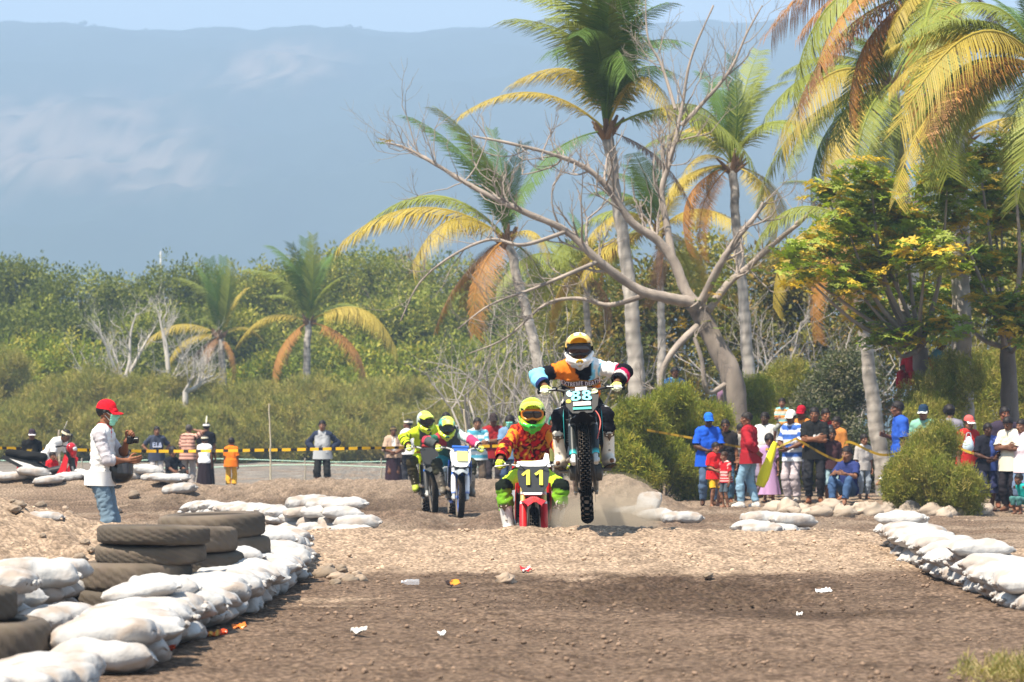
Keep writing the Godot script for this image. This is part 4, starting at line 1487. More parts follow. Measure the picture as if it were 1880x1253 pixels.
func build_objects() -> void:
	# near left wall beside the track
	var path := []
	bag_wall([G(-60, 15.0), G(40, 15.7), G(130, 16.5)], [0.0], 0.0, "white sandbag at the low near end of the long left wall", "near bags of the long left wall", 1.0)
	for q in [[222, 16.9], [300, 19.0], [385, 21.0], [452, 23.0], [505, 25.0], [535, 27.0], [548, 28.6], [540, 29.8]]:
		path.append(G(q[0] - 40.0, q[1]))
	bag_wall(path, [.02, -.03], 0.0, "white sandbag in the long wall between the tyres and the track", "sandbags of the long left wall", 1.0)
	for q in [[530, 28.0, .25], [560, 27.0, .0], [470, 24.8, .25], [300, 19.6, .25], [340, 20.2, .25]]:
		var g := G(q[0] - 40.0, q[1])
		bag(g + Vector3(0, q[2], 0), rr(-.2, .2), "white sandbag thrown on top of the long left wall", "loose bags on the long left wall", .85, rr(-.15, .15))
	# short wall at the far left
	bag_wall([G(-60, 20.6), G(40, 21.6), G(105, 22.8)], [0.0, 0.0], .5, "white sandbag in the short wall left of the front tyre stack", "sandbags of the short left wall", 1.0)
	for q in [[60, 21.4, .24, .3], [-10, 20.8, .24, -.2], [112, 20.9, .0, 1.1], [95, 21.8, .24, 1.0]]:
		bag(G(q[0], q[1]) + Vector3(0, q[2], 0), q[3], "white sandbag lying loose on the short wall left of the front tyre stack", "loose bags on the short left wall", 1.05, rr(-.1, .1))
	# right wall
	path = []
	for q in [[1925, 22.6], [1890, 23.6], [1850, 25.0], [1800, 26.6], [1745, 28.4], [1690, 30.0], [1668, 31.0]]:
		path.append(G(q[0], q[1]))
	bag_wall(path, [-.02, .03], 0.05, "white sandbag in the wall on the right side of the track", "sandbags of the right wall", 1.0)
	for q in [[1655, 30.4, .25], [1800, 26.0, .25]]:
		bag(G(q[0], q[1]) + Vector3(0, q[2], 0), rr(-.5, .5), "white sandbag lying loose on the right wall", "loose bags on the right wall", .85, rr(-.12, .12))
	# middle distance
	path = []
	for q in [[358, 51.5], [420, 50.0], [480, 48.4], [522, 47.0]]: path.append(G(q[0], q[1]))
	bag_wall(path, [0.0, 0.0], .2, "white sandbag in the low row left of the bag stack", "sandbags of the low middle row", .95)
	for L in 4:
		for i in 4 - L / 2:
			var g := G(548 + i * 34 + L * 6, 43.6 - i * .5 + (.2 if L % 2 else 0.0))
			bag(g + Vector3(0, L * .112, 0), rr(-.3, .3), "white sandbag in the stack beyond the jump, left of the riders", "sandbags of the stack beyond the jump", 1.05, rr(-.1, .1))
	for i in 12:
		var g := G(-10 + i * 33, 58.0 + rr(-.4, .4))
		if i == 11: g = G(330, 57.2)
		bag(g + Vector3(0, .01, 0), rr(-.35, .35), "white sandbag in the row on the berm behind the man in the red cap", "sandbags on the left berm", 1.05, rr(-.12, .12))
	for q in [[270, 58.2, .12], [300, 57.6, .1], [60, 58.0, .11]]:
		bag(G(q[0], q[1]) + Vector3(0, q[2], 0), .2, "white sandbag lying on top of the row on the left berm", "upper sandbags on the left berm", 1.05, -.1)
	for q in [[1162, 49.6, 0.0, .3, "bulging white sandbag on the dirt bank right of the leading rider"], [1190, 49.2, .1, 1.3, "white sandbag standing on end on the dirt bank"], [1205, 48.6, 0.0, -.1, "flat white sandbag in front of the bulging one on the dirt bank"], [1252, 48.0, 0.0, .1, "rightmost white sandbag on the dirt bank right of the leading rider"]]:
		bag(G(q[0], q[1]) + Vector3(0, q[2], 0), q[3], q[4], "", 1.15, .7 if q[2] > .05 else 0.0)
	for q in [[1375, 45.0, 0.0, 1.0], [1400, 44.6, .1, .2], [1440, 44.2, 0.0, .1], [1425, 43.4, 0.0, -.1], [1455, 43.6, .1, .3], [1380, 44.0, 0.0, .6], [1400, 43.2, 0, -.2]]:
		bag(G(q[0], q[1]) + Vector3(0, q[2], 0), q[3], "white sandbag in the heap behind the jump, in front of the red sweater", "sandbags of the small right heap", 1.05, rr(-.1, .1))
	bag(G(78, 30.6) + Vector3(0, -.09, 0), .3, "half-buried white sandbag on the sand heap at the left", "", .7)
	# tyres
	for q in [[262, 22.6, [[.40, .16, -.12], [.40, .2, -.06], [.385, .13, .06], [.39, .13, .08]], "front tyre stack"], [345, 24.3, [[.38, .18, 0.0], [.39, .18, .03], [.39, .19, -.02]], "second tyre stack"], [396, 26.2, [[.4, .21, 0.0], [.42, .2, .02], [.43, .19, -.03]], "rear tyre stack"], [5, 17.9, [[.36, .29, 0.0], [.36, .17, -.2]], "stack at the left edge"]]:
		var y := 0.0
		var names := ["bottom", "second", "third", "top"]
		var k := 0
		for t in q[2]:
			var g := G(q[0] + t[2] * 250.0, q[1] + rr(-.05, .05))
			if q[3] == "stack at the left edge":
				g = Vector3(-2.76 - (.18 if k > 0 else 0.0), 0, -17.05)
				g.y = gy(g.x, 17.05)
			var wn: String = "top" if k == q[2].size() - 1 else names[k]
			tyre(g + Vector3(0, y, 0), t[0], t[1], rr(-.03, .03), rr(-.04, .04), "dusty %s tyre of the %s" % [wn, q[3]])
			y += t[1] * .97
			k += 1
	tyre(G(310, 25.6), .38, .17, .05, .06, "dusty tyre lying behind the front tyre stack")
	tyre(G(452, 27.2), .36, .16, .1, .9, "dusty tyre leaning at the end of the rear tyre stack")
	# rocks
	var rc := [Color(.27, .205, .15), Color(.33, .25, .185), Color(.22, .17, .125)]
	for q in [[598, 27.5, .09], [620, 27.3, .07], [642, 26.9, .08], [660, 27.0, .06], [590, 27.9, .06], [604, 28.4, .05], [628, 28.2, .05], [655, 27.8, .04], [928, 26.9, .07], [1300, 27.6, .04], [615, 26.6, .05]]:
		var s: float = q[2] * rr(.8, 1.2)
		rock(G(q[0], q[1]), Vector3(s * 1.25, s * .7, s), rc[rng.randi() % 3], "brown stone lying at the foot of the jump" if q[0] < 800 else "brown stone standing on the dark soil near the red packet" if q[0] < 1000 else "small stone on the right of the jump face", "stones by the end of the long wall" if q[0] < 800 else "")
	for i in 26:
		var px := 1430.0 + i * 15.0 + rr(-6, 6)
		var dd := rr(51.0, 54.5)
		var s := rr(.09, .2)
		rock(G(px, dd), Vector3(s * 1.3, s * .8, s), Color(.37, .3, .235) * rr(.75, 1.1), "pale rock in the row below the crowd's feet", "pale rocks edging the crowd")
	for i in 16:
		var px := rr(20.0, 420.0)
		var dd := rr(52.0, 57.0) if i % 2 else rr(29.0, 31.0)
		var s := rr(.05, .1) * (1.0 if i % 2 else .6)
		rock(G(px, dd), Vector3(s * 1.2, s * .8, s), rc[rng.randi() % 3], "stone lying on the left berm" if i % 2 else "stone on the sand heap at the left", "stones on the left berm" if i % 2 else "stones on the sand heap")
	# litter
	wrapper(G(832, 26.2), .11, .1, func(p): return lc("d98a2a") if p.x * 1.0 + nz.get_noise_2d(p.x * 300, p.z * 300) * .05 > -.01 else lc("33251a"), "crumpled orange and dark wrapper on the track")
	wrapper(G(966, 28.0), .09, .09, func(p): return lc("c22a2c") if absf(p.x + p.z) > .012 else lc("e9dcd8"), "crumpled red packet at the foot of the jump")
	wrapper(G(394, 19.9), .16, .06, func(p): return lc("d8502a") if fmod(absf(p.x) * 40.0, 1.0) < .6 else lc("e8c060"), "orange wrapper lying along the long sandbag wall")
	wrapper(G(312, 18.6), .07, .06, func(p): return lc("d8502a"), "small orange scrap near the front of the sandbag wall")
	wrapper(G(440, 20.6), .09, .05, func(p): return lc("e07a30"), "torn orange scrap by the sandbag wall")
	wrapper(G(812, 19.9), .05, .04, func(p): return lc("eeeeea"), "small white paper scrap on the near track", "paper_scrap")
	wrapper(G(1512, 25.0), .12, .07, func(p): return lc("e6e6e6"), "crumpled clear plastic scrap on the right of the track", "plastic_scrap", M.gloss)
	wrapper(G(1468, 21.9), .04, .04, func(p): return lc("f0eeea"), "white scrap on the dark soil at the right", "paper_scrap")
	wrapper(G(660, 20.2), .1, .06, func(p): return lc("c9c6c0"), "greyish plastic film lying on the near track", "plastic_scrap")
	var bt := thing("plastic_bottle", G(756, 26.3) + Vector3(0, .035, 0), .15, "clear plastic bottle lying on the track", "bottle")
	var m := MB.new()
	lathe(m, [[0.0, -.08], [.028, -.08], [.031, -.07], [.029, -.03], [.031, 0.0], [.029, .03], [.031, .05], [.014, .085], [.013, .1], [0.0, .1]], 18, Transform3D(Basis(Vector3.BACK, PI / 2.0), Vector3.ZERO), W)
	part(bt, "bottle", m, M.clear)
	bt.scale = Vector3.ONE * .75
	m = MB.new()
	tube(m, [Vector3(-.098, 0, 0), Vector3(-.112, 0, 0)], [.0155], 10, lc("dfe8f0"))
	part(bt, "cap", m, M.plastic)
	# barrier tapes, poles, ropes
	var Y := lc("d8a81c")
	var K := lc("1f1c18")
	tape([P(-40, 822, 66), P(120, 826, 66), P(300, 829, 66), P(480, 827, 66.5), P(640, 824, 67), P(800, 821, 68), P(960, 819, 69)], .06, Y, K, .28, "yellow and black barrier tape strung across the left side", .5)
	tape([P(1188, 790, 61), P(1290, 808, 59), P(1400, 826, 58), P(1462, 806, 56.6)], .042, lc("c7a136"), lc("8a7430"), .5, "yellow barrier tape between the green shrub and the crowd", .7)
	tape([P(1462, 806, 56.4), P(1540, 846, 55.6), P(1556, 812, 55.4), P(1625, 836, 55), P(1720, 814, 54.6), P(1800, 836, 54.4), P(1890, 846, 54.2)], .045, lc("c7a136"), lc("8a7430"), .5, "yellow barrier tape held in front of the right-hand crowd", .7)
	pole(G(498, 66), P(494, 742, 66), .02, Color(.45, .39, .28), "thin bamboo pole carrying the left tape", "bamboo_pole")
	pole(G(868, 67), P(852, 752, 67), .025, Color(.5, .42, .3), "bamboo pole behind the blue bike", "bamboo_pole")
	pole(G(108, 66), P(108, 790, 66), .03, Color(.4, .34, .25), "thin pole behind the parked scooter", "bamboo_pole")
	for r in [["pale green rope strung low across the flat", 846, 86.0, 0, 760], ["second pale green rope strung below the first", 857, 84.0, 200, 900]]:
		var rm := MB.new()
		var pts := []
		for i in 13:
			var u := i / 12.0
			pts.append(P(lerpf(r[3], r[4], u), r[1] + 6.0 * sin(u * PI * 3.0) * .5, r[2]))
		tube(rm, spline(pts, 4), [.014], 5, lc("a9c7b4"))
		tag(part(self, "rope", rm, M.cloth), r[0], "rope")
	for px in [150, 240, 560, 700]:
		pole(G(px, 85), P(px, 842, 85), .025, Color(.36, .31, .24), {150: "short rope post behind the red-capped man", 240: "short rope post left of the navy tee", 560: "short rope post left of the raglan shirt", 700: "short rope post left of the shawled spectator"}[px], "rope_post")
	scooter(G(88, 61.5), 1.35)
	pole(G(297, 190), P(295, 462, 190), .08, Color(.7, .7, .68), "white mast rising above the mangroves", "mast")
	# dust thrown up behind the leading bike
	var fm := FogMaterial.new()
	fm.resource_name = "dust"
	fm.albedo = Color(.93, .86, .76)
	fm.density = .42
	for q in [[1105, 950, 33.4, Vector3(1.1, .44, .9)], [1140, 935, 34.2, Vector3(.9, .6, .9)], [1065, 955, 34.0, Vector3(.9, .44, .9)], [1030, 945, 34.8, Vector3(.8, .5, .8)]]:
		for k in 4:
			var fv := FogVolume.new()
			fv.name = numbered("dust_cloud")
			fv.shape = RenderingServer.FOG_VOLUME_SHAPE_ELLIPSOID
			fv.size = q[3] * [1.15, .9, .68, .45][k] * Vector3(rr(.9, 1.15), rr(.85, 1.1), 1.0)
			fv.material = fm
			add_child(fv, true)
			fv.position = P(q[0] + rr(-9, 9), q[1] + rr(-6, 6) + k * 4.0, q[2])
			tag(fv, "dust raised from the jump behind the leading bike", "dust", "", "stuff")
# ---------------------------------------------------------------- motocross bikes
func block(mb: MB, xf: Transform3D, s: Vector3, col: Color) -> void:
	for ax in 3:
		for sg in [-1.0, 1.0]:
			var nn := Vector3.ZERO
			nn[ax] = sg
			var u := Vector3.ZERO
			u[(ax + 1) % 3] = 1.0
			var w := Vector3.ZERO
			w[(ax + 2) % 3] = sg
			var q := []
			for t in [[-1, -1], [1, -1], [1, 1], [-1, 1]]:
				q.append(mb.vert(xf * ((nn + u * t[0] + w * t[1]) * s * .5), (xf.basis * nn).normalized(), col))
			mb.quad(q[0], q[1], q[2], q[3])

func wheel(parent: Node3D, at: Vector3, R: float, tr: float, knobs: int, rows: Array, C: Dictionary, disc_side: float) -> Node3D:
	var wn := Node3D.new()
	wn.name = "wheel"
	parent.add_child(wn, true)
	wn.position = at
	var side := Transform3D(Basis(Vector3.BACK, PI / 2.0), Vector3.ZERO)   # lathe axis y becomes x
	var ty := MB.new()
	var prof := []
	for i in 17:
		var a := PI * 2.0 * i / 16.0
		prof.append([R - tr * 1.05 + cos(a) * tr * .92, sin(a) * tr])
	lathe(ty, prof, 56, side, C.tyre)
	for i in knobs:
		for r in rows:
			var a: float = TAU * (i + r[3]) / knobs
			var out := Vector3(0, cos(a), sin(a))
			var tan := Vector3(0, -sin(a), cos(a))
			var dir := (out * cos(r[0]) + Vector3.RIGHT * sin(r[0])).normalized()
			var bas := Basis(tan.cross(dir).normalized(), dir, tan)
			var c0 := out * (R - tr * 1.05) + dir * tr * .96
			block(ty, Transform3D(bas, c0), Vector3(r[1] * 1.12, tr * .17, r[2] * 1.15), C.tyre * rr(.95, 1.2))
	part(wn, "tyre", ty, M.rubber)
	var rm := MB.new()
	var Rr := R - tr * 2.05
	lathe(rm, [[Rr - .012, -.016], [Rr + .012, -.026], [Rr + .016, -.02], [Rr + .002, 0], [Rr + .016, .02], [Rr + .012, .026], [Rr - .012, .016], [Rr - .014, 0], [Rr - .012, -.016]], 40, side, C.rim)
	part(wn, "rim", rm, M.metal)
	var hb := MB.new()
	lathe(hb, [[.0, -.075], [.03, -.075], [.032, -.05], [.018, -.03], [.018, .03], [.032, .05], [.03, .075], [.0, .075]], 16, side, C.rim)
	part(wn, "hub", hb, M.metal)
	var sp := MB.new()
	for i in 32:
		var a := TAU * i / 32.0
		var s := 1.0 if i % 2 == 0 else -1.0
		tube(sp, [Vector3(s * .042, cos(a + .3 * s) * .03, sin(a + .3 * s) * .03), Vector3(0, cos(a) * Rr, sin(a) * Rr)], [.0018], 4, lc("a8a8a8"), false)
	part(wn, "spokes", sp, M.metal)
	var dc := MB.new()
	lathe(dc, [[.07, -.0015], [.13, -.0015], [.13, .0015], [.07, .0015], [.07, -.0015]], 28, Transform3D(side.basis, Vector3(disc_side, 0, 0)), lc("9a9a98"))
	part(wn, "brake_disc", dc, M.metal)
	return wn

func bike(T: Transform3D, C: Dictionary, label: String) -> Node3D:
	var root := thing("motorbike", Vector3.ZERO, 0.0, label, "motorbike", "racing motocross bikes")
	root.transform = T
	var V := func(x, y, z): return Vector3(x, y, z)
	var fa := Vector3(0, .345, .74)
	var ra := Vector3(0, .335, -.74)
	var up := (Vector3(0, 1.03, .41) - fa).normalized()
	wheel(root, fa, .345, .05, 44, [[0.0, .02, .032, 0.0], [.5, .018, .032, .5], [-.5, .018, .032, .5], [1.0, .016, .03, 0.0], [-1.0, .016, .03, 0.0]], C, -.07)
	wheel(root, ra, .335, .064, 28, [[-.22, .034, .03, 0.0], [.22, .034, .03, 0.0], [.66, .028, .03, .5], [-.66, .028, .03, .5], [1.1, .02, .03, 0.0], [-1.1, .02, .03, 0.0]], C, .09)
	var fb := frame_of(up, Vector3.BACK)
	for s in [1.0, -1.0]:
		var o := Vector3(s * .108, 0, 0)
		var lg := MB.new()
		tube(lg, [fa + o + up * .42, fa + o + up * .5, fa + o + up * .78], [.029, .029, .029], 14, C.fork_up)
		tube(lg, [fa + o + up * .40, fa + o + up * .435], [.034, .034], 14, C.fork_seal)
		tube(lg, [fa + o + up * .1, fa + o + up * .42], [.0235], 14, C.fork_low)
		var fk := part(root, "fork_leg", lg, M.metal)
		var cl := MB.new()
		box(cl, fa + o + up * .02, Vector3(.045, .13, .06), lc("b9b9b4"), .012, fb)
		tube(cl, [fa + o * 1.05 - Vector3(s * .02, 0, 0), fa + o + Vector3(s * .032, 0, 0)], [.026, .022], 12, lc("c9c9c4"))
		part(fk, "axle_clamp", cl, M.metal)
		var gd := MB.new()
		var rings := []
		for i in 7:
			var t := i / 6.0
			var ring := []
			for j in 7:
				var a := lerpf(-1.3, 1.3, j / 6.0)
				var w := .036 + .004 * sin(t * PI)
				ring.append(fa + o + up * lerpf(.06, .4, t) + Vector3(sin(a) * w, 0, 0) + fb.z * (cos(a) * w + .004))
			rings.append(ring)
		loft(gd, rings, W, false)
		for i in gd.v.size():
			gd.c[i] = C.guard.call((gd.v[i] - fa).dot(up), s)
		part(fk, "fork_guard", gd, M.plastic)
	for u in [.52, .76]:
		var tc := MB.new()
		box(tc, fa + up * u, Vector3(.27, .04, .075), C.clamp, .012, fb)
		part(root, "triple_clamp", tc, M.metal)
	# front fender
	var fd := MB.new()
	var rings := []
	for i in 15:
		var t := i / 14.0
		var z := lerpf(.36, 1.08, t)
		var y := .765 + .02 * sin(t * 2.2) - .11 * pow(maxf(t - .45, 0.0), 1.5)
		var w := .075 + .045 * sin(clampf(t * 1.15, 0.0, 1.0) * PI) * (1.0 if t < .85 else 1.0 - (t - .85) * 4.5) + (.012 if t < .4 else 0.0)
		w = maxf(w, .03)
		var ring := []
		for j in 9:
			var u := j / 8.0 * 2.0 - 1.0
			ring.append(Vector3(-u * w, y - .035 * pow(absf(u), 2.6) + (.012 if absf(u) < .3 else 0.0), z))
		rings.append(ring)
	loft(fd, rings, C.fender, false)
	fd.add(MB.new().add(fd), Transform3D(Basis(), Vector3(0, -.005, 0)), C.fender)
	part(root, "front_fender", fd, M.plastic)
	# number plate
	var pp := PackedVector2Array()
	for q in C.get("plate_shape", [[-.135, .13], [-.05, .115], [.05, .115], [.135, .13], [.15, .06], [.135, -.06], [.085, -.145], [0, -.16], [-.085, -.145], [-.135, -.06], [-.15, .06]]):
		pp.append(Vector2(q[0], q[1]))
	var ptr := Transform3D(Basis(Vector3.RIGHT, -.42), Vector3(0, .985, .565)).scaled_local(Vector3(1.12, 1.12, 1.0))
	var pm := MB.new()
	slab(pm, pp, .008, Transform3D(), C.plate)
	for i in pm.v.size():
		pm.v[i].z -= pm.v[i].x * pm.v[i].x * 1.6
	var pl := part(root, "number_plate", pm, M.plastic)
	pl.transform = ptr
	for t in C.plate_text:
		var tm := text_mb(t[0], t[1], .004, t[2])
		for i in tm.v.size():
			tm.v[i].x *= t[4]
			tm.v[i] += Vector3(t[5] if t.size() > 5 else 0.0, t[3], .007)
			tm.v[i].z -= tm.v[i].x * tm.v[i].x * 1.6
		part(pl, "number", tm, M.print)
	for t in C.get("stickers", []):
		var sm := MB.new()
		var poly := PackedVector2Array()
		for j in (4 if t[4] == "rect" else 14):
			if t[4] == "rect": poly.append(Vector2([-1, 1, 1, -1][j] * t[2], [-1, -1, 1, 1][j] * t[3]))
			else: poly.append(Vector2(cos(TAU * j / 14) * t[2], sin(TAU * j / 14) * t[3]))
		slab(sm, poly, .003, Transform3D(Basis(), Vector3(t[0], t[1], .0055 - t[0] * t[0] * 1.6)), t[5])
		part(pl, "sticker", sm, M.print)
	if C.has("plate_top"):
		var pt := MB.new()
		slab(pt, PackedVector2Array([Vector2(-.16, .12), Vector2(.16, .12), Vector2(.15, .17), Vector2(.14, .25), Vector2(.11, .26), Vector2(.09, .19), Vector2(-.02, .175), Vector2(-.15, .175)]), .012, Transform3D(Basis(), Vector3(0, 0, -.03)), C.plate_top)
		slab(pt, PackedVector2Array([Vector2(-.09, -.16), Vector2(.07, -.16), Vector2(.08, -.14), Vector2(-.1, -.14)]), .012, Transform3D(Basis(), Vector3(0, -.01, -.0)), C.plate_top)
		part(pl, "plate_trim", pt, M.plastic)
	# handlebar
	var hbz := .42
	var hb := MB.new()
	tube(hb, spline([V.call(-.41, 1.115, hbz - .05), V.call(-.28, 1.125, hbz - .025), V.call(-.16, 1.1, hbz), V.call(-.07, 1.05, hbz + .005), V.call(.07, 1.05, hbz + .005), V.call(.16, 1.1, hbz), V.call(.28, 1.125, hbz - .025), V.call(.41, 1.115, hbz - .05)], 4), [.0135], 10, C.bar)
	var bar := part(root, "handlebar", hb, M.metal)
	if C.get("pad", true):
		var pd := MB.new()
		tube(pd, [V.call(-.13, 1.13, hbz + .01), V.call(.13, 1.13, hbz + .01)], [.03], 10, C.pad_col)
		part(bar, "bar_pad", pd, M.plastic)
	for s in [1.0, -1.0]:
		var gm := MB.new()
		tube(gm, [V.call(s * .30, 1.124, hbz - .028), V.call(s * .405, 1.116, hbz - .048), V.call(s * .425, 1.115, hbz - .05)], [.018, .018, .022], 10, C.get("grip", lc("1c1c1c")))
		part(bar, "grip", gm, M.rubber)
		var lv := MB.new()
		box(lv, V.call(s * .26, 1.13, hbz + .0), V.call(.05, .035, .04), lc("2a2a2a"), .008)
		tube(lv, [V.call(s * .25, 1.12, hbz + .03), V.call(s * .32, 1.11, hbz + .055), V.call(s * .40, 1.1, hbz + .035)], [.006, .006, .007], 6, lc("c8c8c4"))
		part(bar, "lever", lv, M.metal)
	var cb := MB.new()
	for s in [1.0, -1.0]:
		tube(cb, spline([V.call(s * .25, 1.12, .44), V.call(s * .16, 1.13, .53), V.call(s * .05, 1.0, .5), V.call(s * .04, .8, .45)], 5), [.0045], 5, lc("181818"))
	if C.has("hose"):
		tube(cb, spline([V.call(.03, .83, .56), V.call(.12, .86, .58), V.call(.17, .74, .62), V.call(.13, .56, .68)], 6), [.006], 6, C.hose)
	part(root, "cables", cb, M.plastic)
	# tank, seat, shrouds, side panels
	var tk := nets([[V.call(0, .86, .2), V.call(.1, .12, .16), Basis()], [V.call(0, .82, .02), V.call(.095, .11, .16), Basis()]], .016, .05)
	part(root, "fuel_tank", tk.paint(C.tank), M.plastic)
	var st := MB.new()
	rings = []
	for i in 13:
		var t := i / 12.0
		var z := lerpf(.18, -.68, t)
		var y := .95 - .02 * sin(t * PI) + .015 * t
		var w := .055 + .035 * sin(clampf(t * 1.3, 0.0, 1.0) * PI * .8)
		var ring := []
		for j in 10:
			var a := TAU * j / 10.0
			ring.append(Vector3(cos(a) * w, y - .04 + sin(a) * (.045 if sin(a) > 0.0 else .05), z))
		rings.append(ring)
	loft(st, rings, C.seat, true, true)
	part(root, "seat", st, M.cloth)
	for s in [1.0, -1.0]:
		var sh := MB.new()
		slab(sh, PackedVector2Array([Vector2(.46, .84), Vector2(.4, .93), Vector2(.12, .93), Vector2(-.1, .82), Vector2(-.02, .72), Vector2(.18, .64), Vector2(.34, .5), Vector2(.44, .56)]), .008, Transform3D(Basis(Vector3.UP, -PI / 2.0), Vector3.ZERO), W)
		for i in sh.v.size():
			var p := sh.v[i]
			p.x = s * (.115 + .07 * clampf((p.z - .0) / .44, 0.0, 1.0) + (.004 if p.x > 0 else 0.0))
			sh.v[i] = p
			sh.c[i] = C.shroud.call(p)
		sh.smooth()
		part(root, "radiator_shroud", sh, M.plastic)
		var rd := MB.new()
		box(rd, V.call(s * .115, .7, .36), V.call(.11, .26, .035), lc("2c2c2c"), .006, Basis(Vector3.RIGHT, .25))
		for j in 9:
			box(rd, V.call(s * .115, .6 + j * .025, .385 + (.6 + j * .025 - .7) * .25 * -1.0 + 0.0), V.call(.105, .006, .012), lc("4a4a4a"), .002)
		part(root, "radiator", rd, M.metal)
		var sp := MB.new()
		slab(sp, PackedVector2Array([Vector2(-.12, .82), Vector2(-.05, .7), Vector2(-.3, .58), Vector2(-.52, .66), Vector2(-.62, .88), Vector2(-.3, .9)]), .008, Transform3D(Basis(Vector3.UP, -PI / 2.0), Vector3(s * .125, 0, 0)), C.side)
		part(root, "side_panel", sp, M.plastic)
		var pg := MB.new()
		box(pg, V.call(s * .205, .4, -.06), V.call(.11, .02, .06), lc("6a6a66"), .005)
		tube(pg, [V.call(s * .1, .42, -.06), V.call(s * .17, .405, -.06)], [.014], 6, lc("4a4a48"))
		part(root, "footpeg", pg, M.metal)
	var rf := MB.new()
	rings = []
	for i in 9:
		var t := i / 8.0
		var ring := []
		for j in 7:
			var u := j / 6.0 * 2.0 - 1.0
			ring.append(Vector3(-u * (.1 - .025 * t), .9 + .05 * t - .03 * u * u, lerpf(-.5, -1.06, t)))
		rings.append(ring)
	loft(rf, rings, C.rear, false)
	rf.add(MB.new().add(rf), Transform3D(Basis(), Vector3(0, -.006, 0)), C.rear)
	part(root, "rear_fender", rf, M.plastic)
	var fr := MB.new()
	for s in [1.0, -1.0]:
		tube(fr, spline([V.call(s * .03, .93, .43), V.call(s * .1, .82, .2), V.call(s * .125, .62, -.12), V.call(s * .11, .36, -.16)], 5), [.024], 8, C.frame)
		tube(fr, spline([V.call(s * .025, .82, .47), V.call(s * .06, .5, .36), V.call(s * .08, .27, .22), V.call(s * .1, .27, -.1)], 5), [.02], 8, C.frame)
		tube(fr, [V.call(s * .1, .8, -.1), V.call(s * .09, .88, -.62)], [.014], 6, C.frame)
		tube(fr, [V.call(s * .12, .45, -.14), V.call(s * .08, .84, -.5)], [.013], 6, C.frame)
	part(root, "frame", fr, M.metal)
	var en := nets([[V.call(0, .36, .06), V.call(.13, .1, .15), Basis()], [V.call(-.02, .4, .02), V.call(.1, .11, .13), Basis()], [V.call(0, .45, .12), V.call(0, .68, .18), .085, .075]], .02, .05)
	var em := MB.new().add(en.paint(lc("3a3a3a")))
	for j in 6:
		box(em, V.call(0, .5 + j * .03, .14 + j * .008), V.call(.18, .008, .18), lc("55554f"), .003)
	tube(em, [V.call(.1, .36, .04), V.call(.16, .36, .04)], [.09, .085], 18, lc("4c4a46"))
	tube(em, [V.call(-.1, .36, .06), V.call(-.15, .36, .06)], [.08, .075], 18, lc("46443f"))
	part(root, "engine", em, M.metal)
	var ex := MB.new()
	tube(ex, spline([V.call(.02, .6, .26), V.call(-.03, .52, .36), V.call(-.13, .46, .26), V.call(-.16, .5, .0), V.call(-.15, .66, -.3), V.call(-.15, .72, -.42)], 6), [.026], 8, lc("8a7d70"))
	tube(ex, [V.call(-.15, .71, -.38), V.call(-.155, .74, -.48), V.call(-.15, .82, -.82), V.call(-.15, .83, -.86)], [.03, .05, .052, .03], 12, lc("8f8f8c"))
	part(root, "exhaust", ex, M.metal)
	var sw := MB.new()
	for s in [1.0, -1.0]:
		tube(sw, [V.call(s * .09, .42, -.15), V.call(s * .1, .38, -.45), V.call(s * .1, .335, -.76)], [.035, .03, .028], 8, lc("9a9a96"))
		box(sw, V.call(s * .105, .335, -.76), V.call(.03, .07, .12), lc("9a9a96"), .008)
	tube(sw, [V.call(-.1, .41, -.2), V.call(.1, .41, -.2)], [.03], 8, lc("9a9a96"))
	part(root, "swingarm", sw, M.metal)
	var shk := MB.new()
	tube(shk, [V.call(0, .42, -.2), V.call(0, .78, -.14)], [.02], 8, lc("777777"))
	for j in 10:
		lathe(shk, [[.026, -.007], [.042, 0], [.026, .007]], 14, Transform3D(Basis(), V.call(0, .48 + j * .026, -.19 + j * .0043)), C.spring)
	part(root, "rear_shock", shk, M.metal)
	return root

